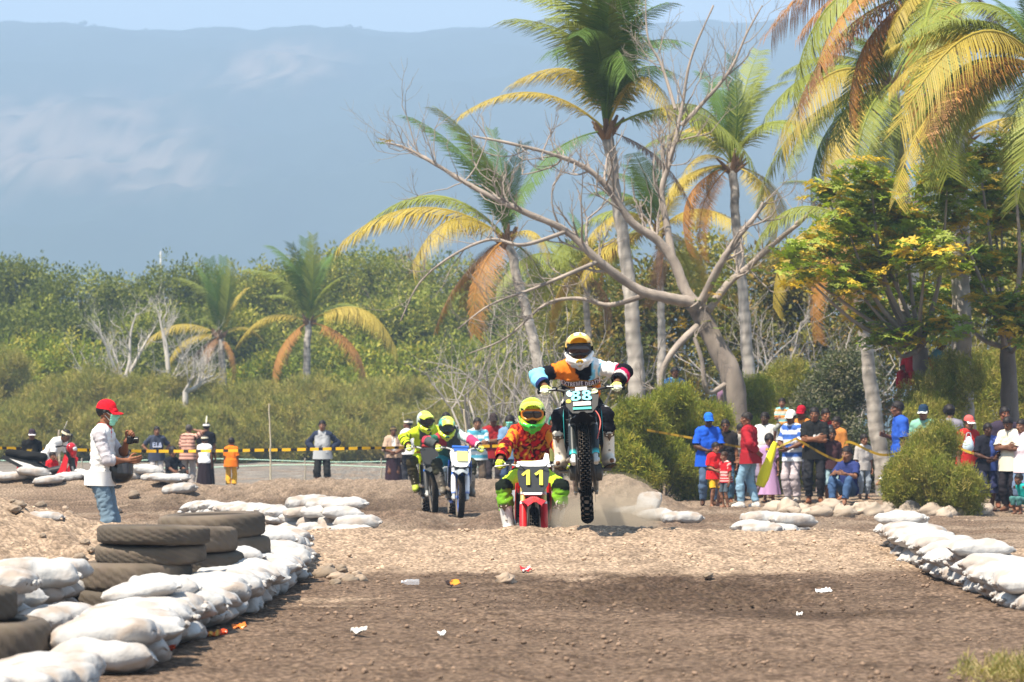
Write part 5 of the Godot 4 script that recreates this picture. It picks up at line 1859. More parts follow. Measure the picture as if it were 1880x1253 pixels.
# high motocross boot built on the leg of its rider: ankle, toe direction, shin direction
func boots(root: Node3D, ft: Array, C: Callable, logo := false) -> void:
	for q in ft:
		var a: Vector3 = q[0]
		var td: Vector3 = q[1]
		var sd: Vector3 = q[2]
		var x := sd.cross(td).normalized()
		var fwd := x.cross(sd).normalized()
		var b := nets([[a - sd * .0, a + sd * .3, .062, .074], [a + fwd * .012 + sd * .06, a + sd * .28 + fwd * .022, .052, .06], [a - sd * .035 - td * .03, a + td * .13 - sd * .04, .05, .045], [a - sd * .02, a + td * .07 - sd * .02, .055, .05]], .0125, .03)
		for i in b.v.size():
			var r := b.v[i] - a
			b.c[i] = C.call(Vector3(r.dot(x), r.dot(sd), r.dot(fwd)))
		var bt := part(root, "boot", b, M.plastic)
		var so := MB.new()
		var rings := []
		for i in 9:
			var t := i / 8.0
			var w := .042 + .012 * sin(t * PI * .9) - (.012 if t > .95 else 0.0)
			var ring := []
			for j in 8:
				var an := TAU * j / 8.0
				ring.append(a - sd * .088 + td * lerpf(-.085, .185, t) + x * cos(an) * w + Vector3(0, 1, 0) * sin(an) * .014)
			rings.append(ring)
		loft(so, rings, lc("4a3f30"), true, true)
		part(bt, "sole", so, M.rubber)
		var bk := MB.new()
		for j in 4:
			var h := .03 + j * .062
			tube(bk, [a + sd * h + x * .062 + fwd * .015, a + sd * h + fwd * .076, a + sd * h - x * .062 + fwd * .015], [.009], 6, lc("c8beaa") if j != 1 else lc("8a7f70"))
		part(bt, "buckles", bk, M.plastic)
		if logo:
			var lm := MB.new()
			var cen := a + sd * .235 + fwd * .094
			var bas := Basis(x, sd, fwd)
			var k := .052
			slab(lm, PackedVector2Array([Vector2(-1, .8) * k, Vector2(-.55, .35) * k, Vector2(0, .5) * k, Vector2(.55, .35) * k, Vector2(1, .8) * k, Vector2(.9, -.1) * k, Vector2(.35, -.25) * k, Vector2(0, -1) * k, Vector2(-.35, -.25) * k, Vector2(-.9, -.1) * k]), .012, Transform3D(bas, cen), lc("4b3a28"))
			for s in [-1.0, 1.0]:
				slab(lm, PackedVector2Array([Vector2(s * .25, .15) * k, Vector2(s * .75, .35) * k, Vector2(s * .55, .02) * k]), .014, Transform3D(bas, cen), lc("d8cdb8"))
			part(bt, "emblem", lm, M.print)
# ---------------------------------------------------------------- people
var head_t: MB
var eyes_t: MB
var hand_relaxed: MB
var hand_grip: MB
var hand_point: MB

func make_templates() -> void:
	var V := func(x, y, z): return Vector3(x, y, z)
	var I := Basis()
	var hb := [
		[V.call(0, .032, -.012), V.call(.074, .087, .094), I], [V.call(0, -.03, .022), V.call(.06, .08, .07), I], [V.call(0, -.06, .03), V.call(.05, .055, .058), I],
		[V.call(-.02, -.1, .062), V.call(.02, -.1, .062), .016, .016], [V.call(-.05, -.055, -.01), V.call(-.025, -.095, .045), .024, .017], [V.call(.05, -.055, -.01), V.call(.025, -.095, .045), .024, .017],
		[V.call(0, .018, .09), V.call(0, -.026, .112), .009, .013], [V.call(-.012, -.03, .1), V.call(.012, -.03, .1), .01, .01],
		[V.call(-.04, .028, .076), V.call(.04, .028, .076), .014, .014], [V.call(-.042, -.015, .07), V.call(-.05, -.005, .05), .017, .017], [V.call(.042, -.015, .07), V.call(.05, -.005, .05), .017, .017],
		[V.call(-.016, -.056, .09), V.call(.016, -.056, .09), .009, .009], [V.call(-.013, -.07, .088), V.call(.013, -.07, .088), .009, .009],
		[V.call(-.077, -.004, -.012), V.call(.009, .031, .019), I.rotated(Vector3.UP, .35)], [V.call(.077, -.004, -.012), V.call(.009, .031, .019), I.rotated(Vector3.UP, -.35)]]
	head_t = nets(hb, 0.0065, 0.012)
	for i in head_t.v.size():
		var p := head_t.v[i]
		if p.z > .08 and absf(p.x) < .024 and p.y < -.048 and p.y > -.078: head_t.c[i] = Color(.85, .55, .5)
		elif p.z > .07 and absf(absf(p.x) - .033) < .02 and absf(p.y - .035) < .006: head_t.c[i] = Color(.18, .15, .14)
	eyes_t = MB.new()
	for s in [-1.0, 1.0]:
		ball(eyes_t, Vector3(s * .031, .008, .078), Vector3(.0135, .0075, .008), Color(.62, .58, .54), I, 6, 8)
		ball(eyes_t, Vector3(s * .031, .008, .0835), Vector3(.0065, .0068, .0045), Color(.02, .014, .012), I, 5, 8)
	hand_relaxed = hand_field([[.35, .45, .35], [.4, .5, .4], [.45, .55, .4], [.5, .6, .45]], .5)
	hand_grip = hand_field([[1.0, 1.25, .8], [1.05, 1.25, .8], [1.05, 1.25, .8], [1.1, 1.25, .8]], 1.0)
	hand_point = hand_field([[.1, .1, .05], [.9, 1.2, .8], [1.0, 1.2, .8], [1.0, 1.2, .8]], .7)

func hand_field(curl: Array, thumb: float) -> MB:    # right hand: fingers +y, palm +z, thumb +x
	var b := [[Vector3(-.02, .0, 0), Vector3(-.026, .075, 0), .017, .014], [Vector3(0, -.005, 0), Vector3(0, .08, 0), .019, .0145], [Vector3(.018, .0, 0), Vector3(.026, .078, 0), .017, .014], [Vector3(0, -.03, 0), Vector3(0, .01, 0), .024, .022]]
	var lens := [[.04, .026, .02], [.045, .029, .021], [.041, .027, .02], [.033, .021, .018]]
	for f in 4:
		var p := Vector3(.027 - f * .0185, .082 - absf(f - 1.2) * .004, 0)
		var ang := 0.0
		for j in 3:
			ang += curl[f][j]
			var q: Vector3 = p + Vector3((.5 - f * .33) * .1 * cos(ang), cos(ang), sin(ang)).normalized() * lens[f][j]
			b.append([p, q, .0098 - j * .0008, .0092 - j * .0008])
			p = q
	var t0 := Vector3(.026, .014, .004)
	var t1 := t0 + Vector3(.03, .026, .012)
	var t2 := t1 + Vector3(.012 - thumb * .008, .026, .012 * thumb + .004)
	var t3 := t2 + Vector3(.0 - thumb * .012, .018, .012 * thumb)
	b.append([t0, t1, .015, .0115])
	b.append([t1, t2, .0112, .0098])
	b.append([t2, t3, .0098, .0085])
	return nets(b, 0.0058, 0.007)

func ik(a: Vector3, t: Vector3, l1: float, l2: float, pole: Vector3) -> Array:
	var d := t - a
	var L := clampf(d.length(), absf(l1 - l2) + .01, l1 + l2 - .002)
	var dir := d.normalized()
	var x := (l1 * l1 - l2 * l2 + L * L) / (2.0 * L)
	var h := sqrt(maxf(l1 * l1 - x * x, 0.0))
	var p := (pole - dir * pole.dot(dir)).normalized()
	return [a + dir * x + p * h, a + dir * L]

func person(S: Dictionary) -> Node3D:
	var root := thing(S.get("name", "person"), Vector3.ZERO, 0.0, S.label, "person", S.get("group", ""))
	root.transform = S.T
	var k: float = S.get("h", 1.7) / 1.71
	var cell: float = S.get("cell", .024)
	var g: float = S.get("girth", 1.0)
	var H: Vector3 = S.get("hip", Vector3(0, .93, 0)) * k
	var tb := Basis(Vector3.UP, deg_to_rad(S.get("twist", 0.0))) * Basis(Vector3.BACK, deg_to_rad(-S.get("side", 0.0))) * Basis(Vector3.RIGHT, deg_to_rad(S.get("lean", 2.0)))
	var X := tb.x
	var U := tb.y
	var F := tb.z
	var legx: float = S.get("legx", X.x)
	var bones := []       # geometry
	var info := []        # [kind, distance along the limb at a, at b, side]
	var put := func(a: Vector3, b: Vector3, ra: float, rb: float, kind: int, s0 := 0.0, s1 := 0.0, side := 0) -> void:
		bones.append([a, b, ra, rb])
		info.append([kind, s0, s1, side])
	put.call(H - X * .07 * k, H + X * .07 * k, .104 * k * g, .104 * k * g, 0)
	put.call(H + (-X * .06 - F * .035 - U * .02) * k, H + (X * .06 - F * .035 - U * .02) * k, .092 * k * g, .092 * k * g, 0)
	var hu := U
	if S.has("chest_lean"):     # bends the upper back further than the hips
		hu = (Basis(X, deg_to_rad(S.chest_lean)) * U).normalized()
	var C := H + U * .22 * k
	var CF := X.cross(hu)
	for s in [-1.0, 1.0]:
		put.call(H + (X * s * .055 + U * .05) * k, C + (X * s * .058 + F * .006) * k, .094 * k * g, .092 * k * g, 0)
		put.call(C + (X * s * .062 + CF * .006) * k, C + (X * s * .082 + hu * .2) * k, .1 * k * g, .092 * k * g, 0)
		put.call(C + (X * s * .05 + hu * .25) * k, C + (X * s * .16 + hu * .228) * k, .06 * k, .054 * k * g, 0)
	var N := C + hu * .235 * k
	var ht := N + (hu * .125 + CF * .025) * k
	put.call(N - hu * .02 * k, ht, .06 * k, .05 * k, 5, -.02, .12)
	var hbas := Basis(Vector3.UP, deg_to_rad(S.get("head_yaw", 0.0))) * Basis(Vector3.RIGHT, deg_to_rad(S.get("head_pitch", 5.0))) * Basis(Vector3.BACK, deg_to_rad(S.get("head_roll", 0.0)))
	var hs: float = S.get("hs", 1.0) * k
	var hc := ht + hbas * Vector3(0, .075, .012) * hs
	put.call(ht, hc - hbas.y * .03 * hs, .05 * k, .045 * k, 7)
	var ends := []
	for e in 2:
		var s := 1.0 if e == 0 else -1.0
		var sh := C + (X * s * .172 + hu * .215) * k
		var tgt: Vector3 = S.get("hl" if e == 0 else "hr", Vector3(s * .235, .80, .05)) * k
		var pole: Vector3 = S.get("pl" if e == 0 else "pr", Vector3(s * .5, -.2, -1.0))
		var r := ik(sh, tgt, .285 * k, .255 * k, pole)
		put.call(sh, r[0], .05 * k * g, .04 * k * g, 1, 0.0, .285 * k, int(s))
		put.call(r[0], sh.lerp(r[0], 1.0).lerp(r[1], .35), .039 * k * g, .041 * k * g, 2, .285 * k, .375 * k, int(s))
		put.call(r[0].lerp(r[1], .35), r[1], .041 * k * g, .027 * k, 2, .375 * k, .54 * k, int(s))
		var dir: Vector3 = (r[1] - r[0]).normalized()
		var hd: Vector3 = S.get("dl" if e == 0 else "dr", dir)
		var pn: Vector3 = S.get("nl" if e == 0 else "nr", Vector3(-s, 0, .25))
		ends.append([r[1] + hd.normalized() * .02 * k, hd, pn, s])
		put.call(r[1], r[1] + hd.normalized() * .03 * k, .027 * k, .024 * k, 7)
	var feet := []
	for e in 2:
		var s := 1.0 if e == 0 else -1.0
		var hj := H + (X * s * .087 - Vector3.UP * .02) * k
		var an: Vector3 = S.get("al" if e == 0 else "ar", Vector3(s * .1, .075, .0)) * k
		var pole: Vector3 = S.get("kl" if e == 0 else "kr", Vector3(s * .15, 0, 1.0))
		var r := ik(hj, an, .435 * k, .425 * k, pole)
		put.call(hj, r[0], .083 * k * g, .054 * k * g, 3, 0.0, .435 * k, int(s))
		put.call(r[0], r[0].lerp(r[1], .32), .053 * k * g, .055 * k * g, 4, .435 * k, .57 * k, int(s))
		put.call(r[0].lerp(r[1], .32), r[1], .055 * k * g, .037 * k, 4, .57 * k, .86 * k, int(s))
		var td: Vector3 = S.get("tl" if e == 0 else "tr", Vector3(s * .25, 0, 1.0)).normalized()
		var dn := td.cross(X).normalized() if S.has("foot_tilt") else Vector3.DOWN
		put.call(r[1] - td * .035 * k - Vector3.UP * .035 * k, r[1] + td * .14 * k - Vector3.UP * .042 * k, .034 * k, .028 * k, 6, 0, 0, int(s))
		put.call(r[1], r[1] + td * .08 * k - Vector3.UP * .03 * k, .036 * k, .036 * k, 6, 0, 0, int(s))
		feet.append([r[1], td, (r[0] - r[1]).normalized()])
	var body := nets(bones, cell, .035 * k)
	# which limb each vertex belongs to
	var nv := body.v.size()
	var sc := PackedFloat32Array(); sc.resize(nv)
	var pc := PackedFloat32Array(); pc.resize(nv)
	var fc := PackedFloat32Array(); fc.resize(nv)
	var kinds := PackedInt32Array(); kinds.resize(nv)
	var along := PackedFloat32Array(); along.resize(nv)
	var sides := PackedInt32Array(); sides.resize(nv)
	var shirt: Dictionary = S.get("shirt", {})
	var pants: Dictionary = S.get("pants", {})
	var shoes: Dictionary = S.get("shoes", {})
	var sleeve: float = shirt.get("sleeve", .2) * k
	var hem_at: float = shirt.get("hem", .1)
	var tail: bool = hem_at > .07 and not S.has("hip") and S.get("lean", 2.0) < 20.0 and not S.has("skirt")
	var hclip: float = minf(hem_at, .0) if tail else minf(hem_at, .05)
	var hemp: Vector3 = H - U * hclip * k
	var hlen: float = hclip * k
	var neckl: float = shirt.get("neck", .035) * k
	var wst: Vector3 = H + U * pants.get("waist", .07) * k
	var plen: float = pants.get("len", .82) * k
	var shoeh: float = shoes.get("h", .03) * k
	var nb := bones.size()
	for i in nv:
		var p := body.v[i]
		var wsum := 0.0
		var s1 := 0.0
		var s2 := 0.0
		var s3 := 0.0
		var best := 1e9
		for j in nb:
			var b: Array = bones[j]
			var a: Vector3 = b[0]
			var ab: Vector3 = b[1] - a
			var t := clampf((p - a).dot(ab) / maxf(ab.length_squared(), 1e-9), 0.0, 1.0)
			var d: float = (p - a - ab * t).length() - lerpf(b[2], b[3], t)
			if d < .09:
				var q: Array = info[j]
				var al: float = lerpf(q[1], q[2], t)
				var kd: int = q[0]
				if d < best:
					best = d
					kinds[i] = kd
					along[i] = al
					sides[i] = q[3]
				var w := exp(-70.0 * d)
				wsum += w
				if kd == 0: s1 += w * clampf((p - hemp).dot(U), -.3, .3)
				elif kd == 3: s1 += w * clampf(hlen - al, -.3, .3)
				elif kd == 1 or kd == 2: s1 += w * clampf(sleeve - al, -.3, .3)
				elif kd == 5: s1 += w * (neckl - al)
				elif kd == 4: s1 -= w * .3
				else: s1 -= w * .2
				if kd == 0: s2 += w * clampf((wst - p).dot(U), -.3, .3)
				elif kd == 3 or kd == 4: s2 += w * clampf(plen - al, -.3, .3)
				else: s2 -= w * .2
				if kd == 6: s3 += w * .1
				elif kd == 4: s3 += w * clampf(al - (.86 * k - shoeh), -.3, .3)
				else: s3 -= w * .2
		wsum = maxf(wsum, 1e-9)
		sc[i] = s1 / wsum
		pc[i] = s2 / wsum
		fc[i] = s3 / wsum
	var skin: Color = lc(S.get("skin", "7a5238"))
	body.paint(skin)
	var hx := Transform3D(hbas.scaled(Vector3.ONE * hs), hc)
	var full := MB.new().add(body)
	full.add(head_t, Transform3D(hbas * hs, hc))
	var b0 := full.c.size() - head_t.c.size()
	for i in head_t.c.size():
		full.c[b0 + i] = head_t.c[i] * skin
	full.add(eyes_t, Transform3D(hbas * hs, hc))
	var gl = S.get("gloves")
	var hm := MB.new()
	for e in 2:
		var q: Array = ends[e]
		var y: Vector3 = q[1].normalized()
		var z: Vector3 = (q[2] - y * y.dot(q[2])).normalized()
		var x := y.cross(z)
		var tmpl: MB = S.get("handl" if e == 0 else "handr", hand_relaxed)
		var xf := Transform3D(Basis(x * (-q[3]), y, z) * (k * S.get("hand_scale", .98)), q[0])
		if gl == null: full.add(tmpl, xf, skin)
		else:
			full.add(tmpl, xf, skin)
			var sw := MB.new().add(tmpl)
			for i in sw.v.size():
				sw.v[i] += sw.n[i] * .0025
			var gb := hm.c.size()
			hm.add(sw, xf)
			for i in range(gb, hm.c.size()):
				hm.c[i] = gl.call(tmpl.v[i - gb], int(q[3]))
	part(root, "body", full, M.skin)
	if gl != null: part(root, "gloves", hm, M.cloth)
	var paint_of := func(spec, i: int) -> Color:
		if spec is Callable:
			var r := body.v[i] - H
			return spec.call(Vector3(r.dot(X), r.dot(U), r.dot(F)) / k, kinds[i], along[i] / k, sides[i], body.n[i])
		return lc(spec)
	for what in ["pants", "shoes", "shirt"]:
		var G: Dictionary = S.get(what, {})
		if G.is_empty(): continue
		var off := PackedFloat32Array(); off.resize(nv)
		var col := PackedColorArray(); col.resize(nv)
		var src := sc if what == "shirt" else pc if what == "pants" else fc
		var th: float = G.get("thick", .017 if what == "shirt" else .009 if what == "pants" else .013) * k
		var loose: float = G.get("loose", .016) * k
		for i in nv:
			if src[i] < -.06: continue
			var p := body.v[i]
			var wr := absf(nz.get_noise_3d(p.x * 150.0 + p.y * 60.0, p.y * 230.0, p.z * 150.0 + S.T.origin.x * 90.0))
			var wf := nz.get_noise_3d(p.x * 60.0 + S.T.origin.x * 50.0, p.y * 60.0, p.z * 60.0)
			var far := 0.0
			if what == "shirt":
				far = clampf((.3 * k - (p - H).dot(U)) / (.4 * k), 0.0, 1.0) if kinds[i] == 0 or kinds[i] == 3 else clampf(along[i] / (.5 * k), 0.0, .8)
			elif what == "pants":
				far = clampf(along[i] / (.8 * k), 0.0, 1.0)
			off[i] = th + loose * far * (.75 + .5 * wf) + wr * .03 * k * (1.0 if what != "shoes" else .15)
			col[i] = paint_of.call(G.c, i) if not (G.c is String) else lc(G.c)
		var gm := clipped(body, src, off, col)
		if what == "shirt" and tail:      # the part of the shirt that hangs free over the hips
			var tr := []
			for i in 8:
				var t := i / 7.0
				var ring := []
				var up: float = lerpf(.06, -hem_at, t)
				for j in 36:
					var a := -TAU * j / 36.0
					var fold: float = 1.0 + (.012 + .03 * t) * sin(a * 5.0 + S.T.origin.x * 7.0) + .03 * t * nz.get_noise_2d(cos(a) * 40.0 + S.T.origin.x * 30.0, sin(a) * 40.0)
					ring.append(H + (U * up + X * cos(a) * ((.2 * g + .012 + loose / k * (.4 + .6 * t)) * fold) + F * (sin(a) * ((.152 * g + .016 + loose / k * (.4 + .6 * t)) * fold) - .014)) * k)
				tr.append(ring)
			var tm := MB.new()
			loft(tm, tr, W)
			for i in tm.v.size():
				var r := tm.v[i] - H
				tm.c[i] = lc(G.c) if G.c is String else G.c.call(Vector3(r.dot(X), r.dot(U), r.dot(F)) / k, 0, 0.0, 0, tm.n[i])
			gm.smooth()
			gm.add(tm)
		else:
			gm.smooth()
		part(root, G.get("called", {"pants": "trousers", "shoes": "shoes", "shirt": "shirt"}[what]), gm, G.get("mat", M.cloth))
	if S.has("skirt"):
		var K: Dictionary = S.skirt
		var rings := []
		var y0: float = K.get("top", 1.0) * k
		var y1: float = K.get("hem", .12) * k
		for i in 13:
			var t := i / 12.0
			var ring := []
			var r0: float = lerpf(.155, K.get("r", .2), t) * k * g
			for j in 40:
				var a := -TAU * j / 40.0
				var fold: float = 1.0 + (.05 + .05 * sin(a * 3.0 + 1.0)) * t * sin(a * 9.0 + nz.get_noise_1d(t * 40.0) * 2.0)
				ring.append(Vector3(H.x, 0, H.z) + Vector3(cos(a) * r0 * 1.12 * fold, lerpf(y0, y1, t), sin(a) * r0 * .86 * fold))
			rings.append(ring)
		var sm := MB.new()
		loft(sm, rings, lc(K.c))
		if K.has("fn"):
			for i in sm.v.size(): sm.c[i] = K.fn.call(sm.v[i] / k)
		part(root, K.get("called", "sarong"), sm, M.cloth)
	# hair and what is worn on the head, in the head's own frame
	var on_head := func(called: String, s: Callable, off: Callable, col: Callable, mat: Material) -> MeshInstance3D:
		var a := PackedFloat32Array(); a.resize(head_t.v.size())
		var o := PackedFloat32Array(); o.resize(head_t.v.size())
		var cc := PackedColorArray(); cc.resize(head_t.v.size())
		for i in head_t.v.size():
			var p := head_t.v[i]
			a[i] = s.call(p)
			if a[i] > -.02:
				o[i] = off.call(p)
				cc[i] = col.call(p)
		var m := clipped(head_t, a, o, cc)
		m.smooth()
		var q := part(root, called, m, mat)
		q.transform = Transform3D(hbas * hs, hc)
		return q
	var hair = S.get("hair", "1a1512")
	if hair != null and hair != "":
		var hc2: Color = lc(hair)
		var long: float = S.get("hair_long", 0.0)
		var low: float = .0075 - long
		on_head.call("hair", func(p: Vector3): return p.y - (low + (.575 + long * 4.0) * p.z) - .012 * nz.get_noise_3d(p.x * 300, p.y * 300, p.z * 300), func(p: Vector3): return .008 + .008 * absf(nz.get_noise_3d(p.x * 900, p.y * 900, p.z * 900)) + (.018 if long > 0.0 else .004) * smoothstep(.02, .1, p.y + .05) + .012 * S.get("hair_bulk", 0.0), func(p: Vector3): return hc2 * (.8 + .4 * absf(nz.get_noise_3d(p.x * 700, p.y * 700, p.z * 700))), M.hair)
	for w in S.get("wear", []):
		match w[0]:
			"cap", "beanie", "bucket":
				var cc: Color = lc(w[1])
				var low2: float = .035 if w[0] == "cap" else .02
				var cp: MeshInstance3D = on_head.call("cap" if w[0] == "cap" else "hat", func(p: Vector3): return p.y - low2 + p.z * .12, func(p: Vector3): return .016 + .012 * smoothstep(.05, .11, p.y), func(p: Vector3): return cc, M.cloth)
				if w[0] != "beanie":
					var bm := MB.new()
					var bc: Color = lc(w[2]) if w.size() > 2 else cc
					var turn: float = w[3] if w.size() > 3 else 0.0
					var rings := []
					for i in 2 if w[0] == "cap" else 2:
						for th in [0.0]:
							pass
					var span := 1.15 if w[0] == "cap" else PI
					var top := []
					var bot := []
					var N2 := 20
					for i in N2 + 1:
						var a := lerpf(-span, span, float(i) / N2)
						var inn := Vector3(sin(a) * .088, .036 - .012 * cos(a), cos(a) * .103 - .012)
						var ex := (.075 if w[0] == "cap" else .045)
						var fall := .022 + .03 * absf(sin(a)) if w[0] == "cap" else .03
						var outp := Vector3(sin(a) * (.088 + (.006 if w[0] == "cap" else ex)), .036 - .012 * cos(a) - fall * .8, cos(a) * .103 - .012 + (ex * pow(maxf(cos(a), 0.0), .6) if w[0] == "cap" else ex * cos(a)))
						top.append([inn, outp])
					for lay in 2:
						var b1 := bm.v.size()
						for q in top:
							for pp in q:
								bm.vert(pp + Vector3.UP * (.003 if lay == 0 else -.003), Vector3.UP, bc)
						for i in N2:
							if lay == 0: bm.quad(b1 + i * 2, b1 + i * 2 + 1, b1 + i * 2 + 3, b1 + i * 2 + 2)
							else: bm.quad(b1 + i * 2, b1 + i * 2 + 2, b1 + i * 2 + 3, b1 + i * 2 + 1)
					for i in N2:
						bm.quad(i * 2 + 1, (N2 + 1) * 2 + i * 2 + 1, (N2 + 1) * 2 + i * 2 + 3, i * 2 + 3)
					bm.smooth()
					var br := part(cp, "brim", bm, M.cloth)
					br.rotation.y = turn
					if w[0] == "cap":
						var bt := MB.new()
						ball(bt, Vector3(0, .141, -.01), Vector3(.008, .005, .008), cc, Basis(), 5, 8)
						part(cp, "button", bt, M.cloth)
			"band":
				var bc: Color = lc(w[1])
				var bd: MeshInstance3D = on_head.call("headband", func(p: Vector3): return .018 - absf(p.y - .055 - p.z * .1), func(p: Vector3): return .021 + .004 * sin(p.x * 200.0), func(p: Vector3): return bc, M.cloth)
				if w.size() > 2:
					var fm := MB.new()
					var poly := PackedVector2Array([Vector2(-.004, 0), Vector2(.004, 0), Vector2(.02, .1), Vector2(.016, .2), Vector2(0, .25), Vector2(-.016, .2), Vector2(-.02, .1)])
					slab(fm, poly, .004, Transform3D(Basis(Vector3.BACK, .1), Vector3(.0, .06, -.105 if w[2] == "back" else .1)), lc("e8e2d2"))
					part(bd, "feather", fm, M.cloth)
			"scarf":
				var bc: Color = lc(w[1])
				on_head.call("headscarf", func(p: Vector3): return maxf(p.y - .05, .045 - p.z - absf(p.y) * .1), func(p: Vector3): return .022 + .006 * nz.get_noise_3d(p.x * 200, p.y * 200, p.z * 200), func(p: Vector3): return bc, M.cloth)
			"mask":
				var bc: Color = lc(w[1])
				var mk: MeshInstance3D = on_head.call("face_mask", func(p: Vector3): return minf(minf(-.004 - p.y + .2 * maxf(p.z - .09, 0.0), p.z - .035 - maxf(absf(p.x) - .05, 0.0)), p.y + .125), func(p: Vector3): return .009 + .003 * sin(p.y * 260.0), func(p: Vector3): return bc, M.cloth)
				var sm2 := MB.new()
				for s in [-1.0, 1.0]:
					tube(sm2, [Vector3(s * .064, -.02, .05), Vector3(s * .082, .012, .0), Vector3(s * .086, .022, -.02)], [.0022], 5, lc("e8efe8"))
					tube(sm2, [Vector3(s * .06, -.08, .045), Vector3(s * .08, -.03, .0), Vector3(s * .086, .0, -.025)], [.0022], 5, lc("e8efe8"))
				part(mk, "strap", sm2, M.cloth)
			"glasses":
				var gm := MB.new()
				for s in [-1.0, 1.0]:
					ball(gm, Vector3(s * .034, .008, .098), Vector3(.028, .019, .006), lc(w[1]), Basis(Vector3.UP, s * .25), 6, 12)
					tube(gm, [Vector3(s * .06, .012, .088), Vector3(s * .082, .012, .0)], [.003], 5, lc("101010"))
				tube(gm, [Vector3(-.012, .012, .103), Vector3(.012, .012, .103)], [.0028], 5, lc("101010"))
				var gp := part(root, "sunglasses" if w[1] == "151515" else "glasses", gm, M.gloss)
				gp.transform = Transform3D(hbas * hs, hc)
	root.set_meta("hx", null)
	root.remove_meta("hx")
	last_head = Transform3D(hbas * hs, hc)
	last_hands = ends
	last_feet = feet
	last_body = body
	last_cov = sc
	last_tb = [H, X, U, F, k]
	return root

var last_head: Transform3D
var last_hands := []
var last_feet := []
var last_body: MB
var last_cov: PackedFloat32Array
var last_tb := []

# lettering laid on the chest: each vertex is brought to the front of the shirt
func chest_print(root: Node3D, called: String, mb: MB, up: float, lift := .034, back := false) -> MeshInstance3D:
	var H: Vector3 = last_tb[0]
	var X: Vector3 = last_tb[1]
	var U: Vector3 = last_tb[2]
	var F: Vector3 = last_tb[3] * (-1.0 if back else 1.0)
	var k: float = last_tb[4]
	var pts := []
	for i in last_body.v.size():
		var r := last_body.v[i] - H
		if r.dot(F) > 0.0 and absf(r.dot(X)) < .26 and absf(r.dot(U) - up * k) < .2:
			pts.append(Vector3(r.dot(X), r.dot(U), r.dot(F)))
	for i in mb.v.size():
		var q := mb.v[i]
		var x := q.x
		var y := up * k + q.y
		var z := 0.0
		var ws := 0.0
		for p in pts:
			var d2: float = (p.x - x) * (p.x - x) + (p.y - y) * (p.y - y)
			if d2 < .003:
				var w := exp(-d2 * 2500.0) * exp(p.z * 30.0)
				z += w * p.z
				ws += w
		z = z / ws if ws > 0.0 else .12
		mb.v[i] = H + X * x * (-1.0 if back else 1.0) + U * y + F * (z + lift + q.z)
		mb.n[i] = F
	return part(root, called, mb, M.print)

